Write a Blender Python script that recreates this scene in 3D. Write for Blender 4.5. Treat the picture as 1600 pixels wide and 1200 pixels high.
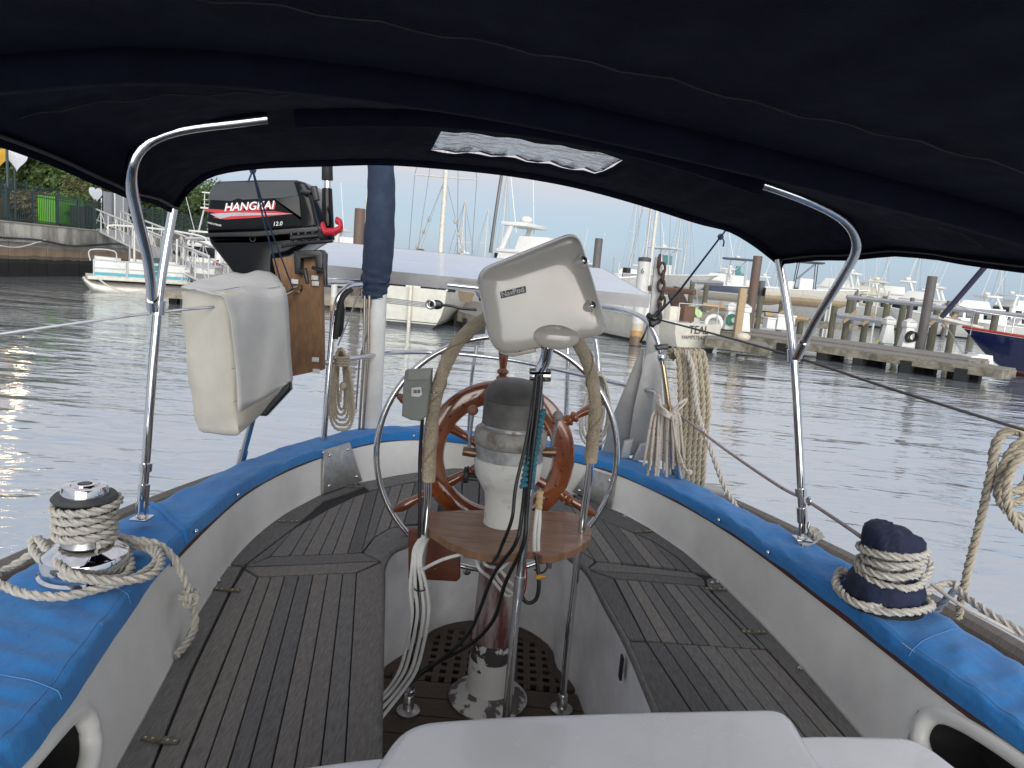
import bpy, bmesh, math, random
from mathutils import Vector as V, Matrix, noise as mnoise
rnd = random.Random(7)
sc = bpy.context.scene
C = sc.collection
for o in list(bpy.data.objects): bpy.data.objects.remove(o)
R = math.radians

# ------------------------------------------------------------------ camera
EYE = 2.15; FPX = 1100.0
pit, rol = R(9.0), R(5.0)
fwd = V((0, math.cos(pit), -math.sin(pit))); u0 = V((0, math.sin(pit), math.cos(pit))); r0 = V((1, 0, 0))
rgt = r0*math.cos(rol) + u0*math.sin(rol); upv = u0*math.cos(rol) - r0*math.sin(rol)
cd = bpy.data.cameras.new('camera'); cam = bpy.data.objects.new('camera', cd); C.objects.link(cam)
cd.sensor_width = 36; cd.lens = FPX/1600*36; cd.clip_start = 0.02; cd.clip_end = 6000
M4 = Matrix((rgt, upv, -fwd)).transposed().to_4x4(); M4.translation = (0, 0, EYE)
cam.matrix_world = M4; sc.camera = cam

# ------------------------------------------------------------------ sky, sun, exposure
SUN_EL, SUN_ROT = 18.0, 168.0
w = bpy.data.worlds.new('World'); sc.world = w; w.use_nodes = True
nt = w.node_tree; N = nt.nodes; Lk = nt.links; N.clear()
out = N.new('ShaderNodeOutputWorld'); bg = N.new('ShaderNodeBackground'); bg.inputs[1].default_value = 0.056
sky = N.new('ShaderNodeTexSky'); sky.sky_type = 'NISHITA'; sky.sun_disc = False
sky.sun_elevation = R(SUN_EL); sky.sun_rotation = R(SUN_ROT); sky.air_density = 1.0; sky.dust_density = 1.2; sky.ozone_density = 1.6
tc = N.new('ShaderNodeTexCoord'); sep = N.new('ShaderNodeSeparateXYZ'); Lk.new(tc.outputs['Generated'], sep.inputs[0])
mp = N.new('ShaderNodeMapping'); mp.inputs['Scale'].default_value = (1.0, 1.0, 4.5); Lk.new(tc.outputs['Generated'], mp.inputs[0])
nz = N.new('ShaderNodeTexNoise'); nz.inputs['Scale'].default_value = 2.3; nz.inputs['Detail'].default_value = 7; nz.inputs['Roughness'].default_value = .55
Lk.new(mp.outputs[0], nz.inputs[0])
cr = N.new('ShaderNodeValToRGB'); cr.color_ramp.elements[0].position = .26; cr.color_ramp.elements[1].position = .56; Lk.new(nz.outputs[0], cr.inputs[0])
el = N.new('ShaderNodeMapRange'); el.inputs[1].default_value = .07; el.inputs[2].default_value = .135; Lk.new(sep.outputs[2], el.inputs[0])
mul = N.new('ShaderNodeMath'); mul.operation = 'MULTIPLY'; Lk.new(cr.outputs[0], mul.inputs[0]); Lk.new(el.outputs[0], mul.inputs[1])
sc8 = N.new('ShaderNodeMath'); sc8.operation = 'MULTIPLY'; sc8.inputs[1].default_value = .95; Lk.new(mul.outputs[0], sc8.inputs[0])
mx = N.new('ShaderNodeMix'); mx.data_type = 'RGBA'; Lk.new(sc8.outputs[0], mx.inputs[0])
mx.inputs[7].default_value = (5.85, 5.55, 5.75, 1)
# thin even veil of evening haze over the whole sky
vl = N.new('ShaderNodeMix'); vl.data_type = 'RGBA'; vl.inputs[0].default_value = .72; Lk.new(sky.outputs[0], vl.inputs[6]); Lk.new(vl.outputs[2], mx.inputs[6]); vl.inputs[7].default_value = (3.55, 4.65, 6.2, 1)
Lk.new(mx.outputs[2], bg.inputs[0]); Lk.new(bg.outputs[0], out.inputs[0])
sd = bpy.data.lights.new('sun', 'SUN'); sd.energy = 1.4; sd.angle = R(55); sd.color = (1, .99, .96)
so = bpy.data.objects.new('sun', sd); C.objects.link(so)
az = R(SUN_ROT); sdir = V((math.sin(az)*math.cos(R(SUN_EL)), math.cos(az)*math.cos(R(SUN_EL)), math.sin(R(SUN_EL))))
so.rotation_euler = sdir.to_track_quat('Z', 'Y').to_euler(); so.location = (-5, -5, 12)
sc.view_settings.view_transform = 'Standard'; sc.view_settings.look = 'None'; sc.view_settings.gamma = 1; sc.view_settings.exposure = 1.2
sc.view_settings.use_curve_mapping = False
sc.cycles.max_bounces = 7; sc.cycles.glossy_bounces = 4; sc.cycles.diffuse_bounces = 4; sc.cycles.transmission_bounces = 5

# ------------------------------------------------------------------ pixel rays of the photograph (1600 x 1200) to places in the world
O3 = V((0, 0, EYE))
def ray(x, y): return fwd*FPX + rgt*(x-800) - upv*(y-600)
def PZ(x, y, z): d = ray(x, y); return O3 + d*((z-EYE)/d.z)
def PY(x, y, Y, m=0.0): d = ray(x, y); return O3 + d*(Y/(d.y-m*d.x))        # vertical plane y = Y + m x
def PX(x, y, X): d = ray(x, y); return O3 + d*(X/d.x)
def pxm(y): return y/FPX                                                      # metres per photo pixel at distance y

# ------------------------------------------------------------------ materials
MATS = {}
def M(name, col, rough=.5, metal=0.0, var=.12, scale=8, bump=0.0, bs=60, stretch=(1, 1, 1), col2=None, lo=.42, hi=.62, coat=0.0, em=0.0, trans=0.0, sheen=0.0, rvar=.12):
    if name in MATS: return MATS[name]
    m = bpy.data.materials.new(name); m.use_nodes = True; n = m.node_tree.nodes; l = m.node_tree.links
    b = n['Principled BSDF']; b.inputs['Metallic'].default_value = metal; b.inputs['Roughness'].default_value = rough
    b.inputs['Coat Weight'].default_value = coat; b.inputs['Transmission Weight'].default_value = trans; b.inputs['Sheen Weight'].default_value = sheen
    t = n.new('ShaderNodeTexCoord'); mpg = n.new('ShaderNodeMapping'); mpg.inputs['Scale'].default_value = stretch; l.new(t.outputs['Object'], mpg.inputs[0])
    nzz = n.new('ShaderNodeTexNoise'); nzz.inputs['Scale'].default_value = scale; nzz.inputs['Detail'].default_value = 6; nzz.inputs['Roughness'].default_value = .6
    l.new(mpg.outputs[0], nzz.inputs[0])
    ramp = n.new('ShaderNodeValToRGB'); e = ramp.color_ramp.elements
    c = tuple(col)
    if col2 is None:
        e[0].position, e[1].position = .3, .7
        e[0].color = tuple(max(0, k*(1-var)) for k in c) + (1,); e[1].color = tuple(min(1, k*(1+var)) for k in c) + (1,)
    else:
        e[0].position, e[1].position = lo, hi
        e[0].color = c + (1,); e[1].color = tuple(col2) + (1,)
    l.new(nzz.outputs[0], ramp.inputs[0]); l.new(ramp.outputs[0], b.inputs['Base Color'])
    if rvar:
        mr = n.new('ShaderNodeMapRange'); mr.inputs[1].default_value = .3; mr.inputs[2].default_value = .7
        mr.inputs[3].default_value = max(.02, rough-rvar*rough); mr.inputs[4].default_value = min(1, rough+rvar*rough)
        n3 = n.new('ShaderNodeTexNoise'); n3.inputs['Scale'].default_value = scale*2.7; n3.inputs['Detail'].default_value = 4; l.new(mpg.outputs[0], n3.inputs[0])
        l.new(n3.outputs[0], mr.inputs[0]); l.new(mr.outputs[0], b.inputs['Roughness'])
    if bump:
        n2 = n.new('ShaderNodeTexNoise'); n2.inputs['Scale'].default_value = bs; n2.inputs['Detail'].default_value = 5; l.new(mpg.outputs[0], n2.inputs[0])
        bp = n.new('ShaderNodeBump'); bp.inputs['Strength'].default_value = min(1, bump); bp.inputs['Distance'].default_value = .01; l.new(n2.outputs[0], bp.inputs['Height']); l.new(bp.outputs[0], b.inputs['Normal'])
    if em: b.inputs['Emission Color'].default_value = c + (1,); b.inputs['Emission Strength'].default_value = em
    MATS[name] = m; return m
def zbands(name, bands, rough=.35, metal=0, noise=.02, nscale=3, coat=0, dirt=None):
    """paint in bands by height above the object's origin: [(z, colour), ...] lowest first"""
    if name in MATS: return MATS[name]
    m = M(name, (1, 1, 1), rough, metal, coat=coat); n = m.node_tree.nodes; l = m.node_tree.links; b = n['Principled BSDF']
    t = n.new('ShaderNodeTexCoord'); s = n.new('ShaderNodeSeparateXYZ'); l.new(t.outputs['Object'], s.inputs[0])
    nn = n.new('ShaderNodeTexNoise'); nn.inputs['Scale'].default_value = nscale; nn.inputs['Detail'].default_value = 5; l.new(t.outputs['Object'], nn.inputs[0])
    ma = n.new('ShaderNodeMath'); ma.operation = 'MULTIPLY_ADD'; l.new(nn.outputs[0], ma.inputs[0]); ma.inputs[1].default_value = noise*2; l.new(s.outputs[2], ma.inputs[2])
    z0 = bands[0][0]; z1 = bands[-1][0]; span = max(z1-z0, .001)*1.2
    mr = n.new('ShaderNodeMapRange'); mr.inputs[1].default_value = z0+noise; mr.inputs[2].default_value = z0+span+noise; l.new(ma.outputs[0], mr.inputs[0])
    rp = n.new('ShaderNodeValToRGB'); rp.color_ramp.interpolation = 'LINEAR'; el_ = rp.color_ramp.elements
    pts = []
    for i, (z, c) in enumerate(bands):
        p = (z-z0)/span
        if i: pts.append((max(0, p-.002), bands[i-1][1]))
        pts.append((p, c))
    for p, c in pts: e = el_.new(min(1, p)); e.color = tuple(c)+(1,)
    el_.remove(el_[0]) if el_[0].position == 0 and len(el_) > len(pts) else None
    for e in list(el_):
        if e.position >= .9999 and len(el_) > len(pts): el_.remove(e); break
    l.new(mr.outputs[0], rp.inputs[0])
    mx_ = n.new('ShaderNodeMix'); mx_.data_type = 'RGBA'; mx_.blend_type = 'MULTIPLY'; mx_.inputs[0].default_value = .35 if dirt is None else dirt
    n5 = n.new('ShaderNodeTexNoise'); n5.inputs['Scale'].default_value = nscale*1.5; n5.inputs['Detail'].default_value = 8; l.new(t.outputs['Object'], n5.inputs[0])
    l.new(rp.outputs[0], mx_.inputs[6]); l.new(n5.outputs[0], mx_.inputs[7]); l.new(mx_.outputs[2], b.inputs['Base Color'])
    return m

gel    = M('gelcoat', (.52, .51, .46), .3, var=.10, scale=5, coat=.3, rvar=.5)
gelw   = M('white_gelcoat', (.82, .83, .84), .22, var=.05, scale=5, coat=.4, rvar=.5)
coamM  = M('coaming_paint', (.77, .77, .735), .42, var=.12, scale=3.5, bump=.08, bs=30)
wellM  = M('footwell_paint', (.84, .85, .86), .4, var=.14, scale=6, bump=.05, bs=30)
caulk  = M('black_caulk', (.014, .014, .016), .75)
canvas = M('blue_canvas', (.010, .16, .46), .85, scale=4.5, col2=(.022, .215, .53), lo=.35, hi=.72, bump=.5, bs=30, sheen=.15, stretch=(1, 1, 1))
navy   = M('navy_canvas', (.0045, .005, .013), .95, var=.25, scale=10, bump=.2, bs=300)
navy.node_tree.nodes['Principled BSDF'].inputs['Specular IOR Level'].default_value = .12
navy2  = M('navy_cover', (.012, .018, .05), .85, var=.3, scale=8, bump=.4, bs=90)
steel  = M('stainless', (.62, .62, .63), .17, 1.0, var=.06, scale=30, rvar=.5)
chrome = M('chrome', (.72, .72, .73), .07, 1.0, var=.04, scale=20, rvar=.5)
dull   = M('dull_aluminium', (.52, .52, .51), .36, 1.0, var=.12, scale=25, rvar=.4)
alu    = M('grey_aluminium', (.42, .43, .43), .42, .6, var=.12, scale=20)
black  = M('black_plastic', (.008, .008, .009), .35, var=.2, coat=.1)
gblack = M('gloss_black', (.004, .004, .005), .12, var=.1)
gblack.node_tree.nodes['Principled BSDF'].inputs['Specular IOR Level'].default_value = .28
rubber = M('black_rubber', (.012, .012, .012), .6)
cable_w= M('white_cable', (.66, .66, .63), .4)
maho   = M('varnished_mahogany', (.23, .066, .020), .16, var=.5, scale=5, stretch=(1, 1, 1), col2=(.13, .032, .010), coat=.8, bump=.02)
ropeW  = M('white_rope', (.60, .57, .51), .9, var=.14, scale=40, bump=.5, bs=500)
ropeT  = M('tan_rope', (.50, .44, .34), .9, var=.16, scale=30, bump=.5, bs=500)
ropeG  = M('grey_rope', (.36, .37, .38), .9, var=.14, scale=40, bump=.4, bs=500)
vinyl  = M('cream_vinyl', (.60, .565, .48), .55, var=.10, scale=7, bump=.15, bs=14)
glassD = M('dark_glass', (.012, .016, .018), .06, var=.1, coat=.3)
brass  = M('weathered_bronze', (.17, .155, .115), .5, .75, var=.35, scale=60)

# ------------------------------------------------------------------ mesh helpers
def cat(pts, n=12, closed=False):
    P = [V(p) for p in pts]; out_ = []; k = len(P); segs = k if closed else k-1
    for i in range(segs):
        if closed: p0, p1, p2, p3 = P[(i-1) % k], P[i], P[(i+1) % k], P[(i+2) % k]
        else: p0, p1, p2, p3 = P[max(i-1, 0)], P[i], P[i+1], P[min(i+2, k-1)]
        for j in range(n):
            t = j/n; t2 = t*t; t3 = t2*t
            out_.append(.5*((2*p1)+(p2-p0)*t+(2*p0-5*p1+4*p2-p3)*t2+(3*p1-p0-3*p2+p3)*t3))
    if not closed: out_.append(P[-1].copy())
    return out_
def resamp(P, step):
    out_ = [P[0].copy()]; acc = 0.0
    for a, b in zip(P, P[1:]):
        L = (b-a).length
        if L < 1e-9: continue
        while acc + L >= step:
            t = (step-acc)/L; a = a.lerp(b, t); out_.append(a.copy()); L = (b-a).length; acc = 0.0
            if L < 1e-9: break
        acc += L
    if (out_[-1]-P[-1]).length > step*.3: out_.append(P[-1].copy())
    return out_
def frames(P, closed=False):
    T = []
    k = len(P)
    for i in range(k):
        a = P[(i-1) % k] if (closed or i) else P[0]; b = P[(i+1) % k] if (closed or i < k-1) else P[-1]
        d = (b-a); T.append(d.normalized() if d.length > 1e-9 else (T[-1] if T else V((0, 0, 1))))
    n = T[0].cross(V((0, 0, 1)));  n = n if n.length > .1 else T[0].cross(V((1, 0, 0))); n.normalize()
    F = []
    for t in T:
        n = n - t*n.dot(t); n = n.normalized() if n.length > 1e-6 else t.orthogonal().normalized()
        F.append((t, n, t.cross(n)))
    return F
def off2(poly, d):
    """inset a 2-D polygon by d"""
    k = len(poly); A = sum(poly[i][0]*poly[(i+1) % k][1]-poly[(i+1) % k][0]*poly[i][1] for i in range(k))
    s = 1 if A > 0 else -1; res = []
    for i in range(k):
        p0, p1, p2 = poly[i-1], poly[i], poly[(i+1) % k]
        e1 = (p1[0]-p0[0], p1[1]-p0[1]); e2 = (p2[0]-p1[0], p2[1]-p1[1])
        l1 = math.hypot(*e1) or 1e-9; l2 = math.hypot(*e2) or 1e-9
        n1 = (-e1[1]/l1*s, e1[0]/l1*s); n2 = (-e2[1]/l2*s, e2[0]/l2*s)
        q = 1+n1[0]*n2[0]+n1[1]*n2[1]; q = max(q, .35)
        res.append((p1[0]+(n1[0]+n2[0])*d/q, p1[1]+(n1[1]+n2[1])*d/q))
    return res
def smoothp(P, n=10, it=8, step=.02):
    D = resamp(cat(P, n), step)
    for _ in range(it): D = [D[0]]+[(D[k-1]+D[k]*2+D[k+1])/4 for k in range(1, len(D)-1)]+[D[-1]]
    return D
def roundpoly(P, r_, n=5):
    out_ = []; k = len(P)
    for i in range(k):
        p, a, b = P[i], P[i-1], P[(i+1) % k]; da, db = (a-p), (b-p); ra = min(r_, da.length*.45, db.length*.45); s, e = p+da.normalized()*ra, p+db.normalized()*ra
        for j in range(n+1): t = j/n; out_.append((s*(1-t)+p*t)*(1-t)+(p*(1-t)+e*t)*t)
    return out_
class G:
    def __init__(s): s.v = []; s.f = []
    def add(s, vs, fs):
        o = len(s.v); s.v += [V(p) for p in vs]; s.f += [tuple(i+o for i in f) for f in fs]; return s
    def box(s, c, d, rot=None):
        c = V(c); h = V(d)*.5; vs = []
        for x in (-1, 1):
            for y in (-1, 1):
                for z in (-1, 1):
                    p = V((x*h.x, y*h.y, z*h.z)); vs.append(c+(rot @ p if rot else p))
        return s.add(vs, [(0, 1, 3, 2), (4, 6, 7, 5), (0, 4, 5, 1), (2, 3, 7, 6), (0, 2, 6, 4), (1, 5, 7, 3)])
    def ring(s, rings, caps=True, closed=False):
        n = len(rings[0]); vs = [p for r_ in rings for p in r_]; fs = []; k = len(rings)
        for i in range(k if closed else k-1):
            a = i*n; b = ((i+1) % k)*n
            for j in range(n): fs.append((a+j, a+(j+1) % n, b+(j+1) % n, b+j))
        if caps and not closed: fs.append(tuple(range(n-1, -1, -1))); fs.append(tuple((k-1)*n+j for j in range(n)))
        return s.add(vs, fs)
    def grid(s, rows):
        n = len(rows[0]); vs = [p for r_ in rows for p in r_]; fs = []
        for i in range(len(rows)-1):
            for j in range(n-1): fs.append((i*n+j, i*n+j+1, (i+1)*n+j+1, (i+1)*n+j))
        return s.add(vs, fs)
    def tube(s, P, r_, n=8, closed=False, caps=True, flat=1.0):
        P = [V(p) for p in P]; F = frames(P, closed); rings = []
        for i, (t, a, b) in enumerate(F):
            rr = r_[i] if isinstance(r_, (list, tuple)) else r_
            rings.append([P[i]+(a*math.cos(2*math.pi*j/n)+b*math.sin(2*math.pi*j/n)*flat)*rr for j in range(n)])
        return s.ring(rings, caps, closed)
    def cyl(s, p0, p1, ra, rb=None, n=14): return s.tube([p0, p1], [ra, ra if rb is None else rb], n)
    def lathe(s, prof, o=(0, 0, 0), ax=(0, 0, 1), n=24):
        o = V(o); ax = V(ax).normalized(); a = ax.orthogonal().normalized(); b = ax.cross(a)
        return s.ring([[o+ax*z+(a*math.cos(2*math.pi*j/n)+b*math.sin(2*math.pi*j/n))*max(r_, .0004) for j in range(n)] for r_, z in prof])
    def prism(s, P, vec):
        P = [V(p) for p in P]; return s.ring([P, [p+V(vec) for p in P]])
    def sph(s, c, r_, n=12, sq=(1, 1, 1)):
        c = V(c); rings = []
        for i in range(n//2+1):
            th = math.pi*i/(n//2); rr = max(math.sin(th), .002)
            rings.append([c+V((math.cos(2*math.pi*j/n)*rr*r_*sq[0], math.sin(2*math.pi*j/n)*rr*r_*sq[1], -math.cos(th)*r_*sq[2])) for j in range(n)])
        return s.ring(rings)
    def torus(s, c, ra, rb, ax=(0, 0, 1), n=32, m=10, flat=1.0):
        c = V(c); ax = V(ax).normalized(); a = ax.orthogonal().normalized(); b = ax.cross(a); rings = []
        for i in range(n):
            d = a*math.cos(2*math.pi*i/n)+b*math.sin(2*math.pi*i/n)
            rings.append([c+d*(ra+rb*math.cos(2*math.pi*j/m))+ax*(rb*flat*math.sin(2*math.pi*j/m)) for j in range(m)])
        return s.ring(rings, closed=True)
    def puff(s, P, nrm, depth, r_, k=4):
        """solid from a planar outline P: extruded along nrm by depth, both rims rounded by r_"""
        P = [V(p) for p in P]; nrm = V(nrm).normalized(); o = P[0]; ex = (P[1]-P[0]); ex = (ex-nrm*ex.dot(nrm)).normalized(); ey = nrm.cross(ex)
        q = [((p-o).dot(ex), (p-o).dot(ey)) for p in P]; rings = []
        def rg(d, h): return [o+ex*x+ey*y+nrm*h for x, y in off2(q, d)]
        for i in range(k+1): a = math.pi/2*i/k; rings.append(rg(r_*(1-math.sin(a)), r_*(1-math.cos(a))))
        for i in range(k, -1, -1): a = math.pi/2*i/k; rings.append(rg(r_*(1-math.sin(a)), depth-r_*(1-math.cos(a))))
        return s.ring(rings)
    def rope(s, P, r_, pitch=None, n=5, closed=False):
        """three-strand laid rope"""
        pitch = pitch or r_*7; P = resamp([V(p) for p in P], pitch/7); F = frames(P)
        for k in range(3):
            rings = []
            for i, (t, a, b) in enumerate(F):
                ph = 2*math.pi*(i/7+k/3); c = P[i]+(a*math.cos(ph)+b*math.sin(ph))*r_*.5
                rings.append([c+(a*math.cos(ph+2*math.pi*j/n)+b*math.sin(ph+2*math.pi*j/n))*r_*.56 for j in range(n)])
            s.ring(rings)
        return s
OFF = {}
def obj(g, name, mat, parent=None, bevel=0, smooth=40, bseg=2):
    vs = g.v
    if parent is not None: off = OFF[parent.name]
    else:
        mnx, mxx = min(p.x for p in vs), max(p.x for p in vs); mny, mxy = min(p.y for p in vs), max(p.y for p in vs)
        off = V(((mnx+mxx)/2, (mny+mxy)/2, min(p.z for p in vs)))
    me = bpy.data.meshes.new(name); me.from_pydata([p-off for p in vs], [], g.f)
    bm = bmesh.new(); bm.from_mesh(me)
    bmesh.ops.recalc_face_normals(bm, faces=bm.faces)
    if bevel:
        ed = [e for e in bm.edges if len(e.link_faces) == 2 and e.calc_face_angle(0) > R(30)]
        bmesh.ops.bevel(bm, geom=ed, offset=bevel, segments=bseg, profile=.5, affect='EDGES', clamp_overlap=True)
    bm.to_mesh(me); bm.free()
    if smooth: me.shade_smooth(); me.set_sharp_from_angle(angle=R(smooth))
    me.materials.append(mat)
    o = bpy.data.objects.new(name, me); C.objects.link(o)
    if parent is not None: o.parent = parent; OFF[o.name] = off
    else: o.location = off; OFF[o.name] = off
    return o
def thing(name, loc, label, cat_, group=None):
    o = bpy.data.objects.new(name, None); C.objects.link(o); o.location = V(loc); o.empty_display_size = .1
    o['label'] = label; o['category'] = cat_; OFF[o.name] = V(loc)
    if group: o['group'] = group
    return o
def tag(o, label, cat_, group=None):
    o['label'] = label; o['category'] = cat_
    if group: o['group'] = group
    return o
def struct(o): o['kind'] = 'structure'; return o
def clone(o, parent=None):
    c = o.copy(); C.objects.link(c); c.parent = parent
    for ch in list(o.children): clone(ch, c)
    return c
def rope(name, P, r_, mat, label, cat_='rope', group=None, n=8, pitch=None, parent=None):
    o = obj(G().rope(cat(P, n), r_, pitch), name, mat, parent, smooth=60)
    return o if parent else tag(o, label, cat_, group)
def text(body, p0, p1, mat, parent, name='lettering', shear=0.0, bold=0.0, up=(0, 0, 1), nrm=None, thick=.0015, lift=.002):
    """flat lettering whose baseline runs from p0 to p1"""
    cu = bpy.data.curves.new('t', 'FONT'); cu.body = body; cu.shear = shear; cu.offset = bold; cu.resolution_u = 3
    t = bpy.data.objects.new('t', cu); C.objects.link(t); bpy.context.view_layer.update()
    me = t.evaluated_get(bpy.context.evaluated_depsgraph_get()).to_mesh()
    vs = [v.co.copy() for v in me.vertices]; fs = [tuple(p.vertices) for p in me.polygons]
    x0 = min(v.x for v in vs); x1 = max(v.x for v in vs)
    bpy.data.objects.remove(t); p0 = V(p0); p1 = V(p1); ex = p1-p0; L = ex.length; ex.normalize(); k = L/(x1-x0)
    ey = V(up); ey = (ey-ex*ey.dot(ex)).normalized(); nn = ex.cross(ey)
    if nrm is not None and nn.dot(V(nrm)) < 0: nn = -nn
    g = G(); g.add([p0+ex*(v.x-x0)*k+ey*v.y*k+nn*lift for v in vs], fs)
    return obj(g, name, mat, parent, smooth=0)

# ------------------------------------------------------------------ water
def water_mat():
    m = bpy.data.materials.new('harbour_water'); m.use_nodes = True; n = m.node_tree.nodes; l = m.node_tree.links; b = n['Principled BSDF']
    b.inputs['Base Color'].default_value = (.57, .63, .67, 1); b.inputs['Metallic'].default_value = .72; b.inputs['Roughness'].default_value = .03; b.inputs['IOR'].default_value = 1.6
    t = n.new('ShaderNodeTexCoord')
    def nz_(sx, sy, s, det, dis=.5, rot=14):
        mp_ = n.new('ShaderNodeMapping'); mp_.inputs['Scale'].default_value = (sx, sy, 1); mp_.inputs['Rotation'].default_value = (0, 0, R(rot)); l.new(t.outputs['Object'], mp_.inputs[0])
        z = n.new('ShaderNodeTexNoise'); z.inputs['Scale'].default_value = s; z.inputs['Detail'].default_value = det; z.inputs['Distortion'].default_value = dis; l.new(mp_.outputs[0], z.inputs[0]); return z.outputs[0]
    def mth(op, a, b_):
        k = n.new('ShaderNodeMath'); k.operation = op
        for i, q in enumerate((a, b_)):
            if isinstance(q, (int, float)): k.inputs[i].default_value = q
            else: l.new(q, k.inputs[i])
        return k.outputs[0]
    calm = n.new('ShaderNodeMapRange'); calm.inputs[1].default_value = .38; calm.inputs[2].default_value = .62; calm.inputs[3].default_value = .25; l.new(nz_(.5, 1.2, .22, 2, .8, -8), calm.inputs[0])
    h = mth('ADD', mth('MULTIPLY', nz_(.6, 1.4, .42, 2), .090), mth('MULTIPLY', nz_(.7, 2.0, 1.4, 2, .8), .024))
    rip = mth('MULTIPLY', mth('ADD', mth('MULTIPLY', nz_(1.0, 2.2, 4.2, 3, .4, 22), .0062), mth('MULTIPLY', nz_(1, 1.8, 11, 2), .0016)), calm.outputs[0])
    bp = n.new('ShaderNodeBump'); bp.inputs['Strength'].default_value = 1; bp.inputs['Distance'].default_value = 1.0; l.new(mth('ADD', h, rip), bp.inputs['Height'])
    l.new(bp.outputs[0], b.inputs['Normal']); return m
g = G(); g.add([(-3000, -800, 0), (3000, -800, 0), (3000, 5000, 0), (-3000, 5000, 0)], [(0, 1, 2, 3)])
wt = obj(g, 'water', water_mat(), smooth=0); struct(wt)

# ------------------------------------------------------------------ our own boat: hull, coaming, seats
boat = thing('sailboat', (0, 2.5, 0), 'sailboat with grey teak cockpit seats and cream coaming that the picture is taken from', 'sailboat')
ZS = 1.05
def q1(x, y, z=ZS): return PZ(180+x*.4667, 640+y*.4667, z)
def q2(x, y, z=ZS): return PZ(860+x*.4667, 640+y*.4667, z)
bpx = [(717, 726), (651, 733), (553, 752), (502, 768), (441, 801), (390, 841), (350, 883), (329, 929), (297, 976), (269, 1037), (222, 1125), (185, 1191)][::-1]
bpr = [(911, 772), (949, 789), (972, 799), (1014, 822), (1070, 859), (1121, 901), (1196, 976), (1257, 1041), (1345, 1144)]
base = [PZ(x, y, ZS) for x, y in bpx] + [V((0, 3.82, ZS))] + [PZ(x, y, ZS) for x, y in bpr]
base = [V((-.56, .3, ZS)), V((-.63, .75, ZS))] + base + [V((1.06, 1.2, ZS)), V((1.12, .7, ZS)), V((1.16, .3, ZS))]
def topz(y): return 1.30 if y < 2.3 else 1.30 - .055*min(1, (y-2.3)/1.0)
def PT(x, y):
    p = PZ(x, y, 1.30)
    for _ in range(4): p = PZ(x, y, topz(p.y))
    return p
tpl = [(75, 1110), (105, 1062), (147, 1007), (175, 967), (245, 872), (285, 836), (367, 763), (404, 737), (502, 701), (549, 686), (640, 670)]
tpr = [(902, 708), (967, 726), (1014, 748), (1070, 775), (1121, 801), (1187, 843), (1280, 910), (1345, 956), (1420, 1011), (1500, 1072), (1600, 1140)]
top = [V((-.70, .3, 1.3)), V((-.755, .75, 1.3))] + [PT(*p) for p in tpl] + [V((0.03, 3.62, 1.245))] + [PT(*p) for p in tpr] + [V((1.19, 1.0, 1.3)), V((1.24, .7, 1.3)), V((1.3, .3, 1.3))]
opl = [(0, 905), (100, 855), (215, 800), (350, 738), (470, 690), (640, 660)]
opr = [(930, 697), (1040, 735), (1130, 780), (1250, 840), (1500, 980), (1600, 1040)]
outr = [V((-1.12, .3, 1.3)), V((-1.2, .9, 1.3))] + [PT(*p) for p in opl] + [V((0.0, 3.80, 1.245))] + [PT(*p) for p in opr] + [V((1.4, 1.1, 1.3)), V((1.5, .3, 1.3))]
CEN = V((.03, 1.0, 0))
def ang(p): a = math.atan2(p.y-CEN.y, p.x-CEN.x); return a if a > -math.pi/2-.3 else a+2*math.pi
A0, A1 = ang(V((-.62, .55, 0))), ang(V((1.1, .5, 0)))
NS = 150
def byang(P):
    D = cat(P, 14); a = [ang(p) for p in D]; res = []
    for i in range(NS+1):
        t = A0+(A1-A0)*i/NS; best = None
        for j in range(len(D)-1):
            if (a[j]-t)*(a[j+1]-t) <= 0 and abs(a[j]-a[j+1]) < 1: best = D[j].lerp(D[j+1], (t-a[j])/((a[j+1]-a[j]) or 1e-9)); break
        res.append(best or (D[0] if i < NS/2 else D[-1]).copy())
    for _ in range(14): res = [res[0]]+[(res[k-1]+res[k]*2+res[k+1])/4 for k in range(1, NS)]+[res[-1]]
    return res
BA, TO, OU = byang(base), byang(top), byang(outr)
for i in range(NS+1):
    BA[i].z = ZS-.012
    d = OU[i]-TO[i]; d.z = 0
    if d.length < .10: OU[i] = TO[i]+d.normalized()*.10 if d.length > 1e-4 else OU[i]
# coaming inner wall with the two locker openings
NR = 22
def wall(i, t):
    p = BA[i].lerp(TO[i], t); inw = (CEN+V((0, 1.2, 0))-p); inw.z = 0; inw.normalize()
    return p + inw*(.004*max(0, 1-t/.12)**2)
def inhole(p):
    if p.x < 0: y0, y1 = .2, 1.30
    else: y0, y1 = .3, 1.56
    u = (p.y-(y0+y1)/2)/((y1-y0)/2); v_ = (p.z-1.163)/.084
    return abs(u)**5+abs(v_)**3 < 1
g = G(); rows = [[wall(i, k/NR) for i in range(NS+1)] for k in range(NR+1)]
n_ = NS+1; vs = [p for r_ in rows for p in r_]; fs = []
for k in range(NR):
    for i in range(NS):
        q = (k*n_+i, k*n_+i+1, (k+1)*n_+i+1, (k+1)*n_+i); c = sum((vs[j] for j in q), V())/4
        if not inhole(c): fs.append(q)
g.add(vs, fs); obj(g, 'coaming', coamM, boat, smooth=60)
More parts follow.
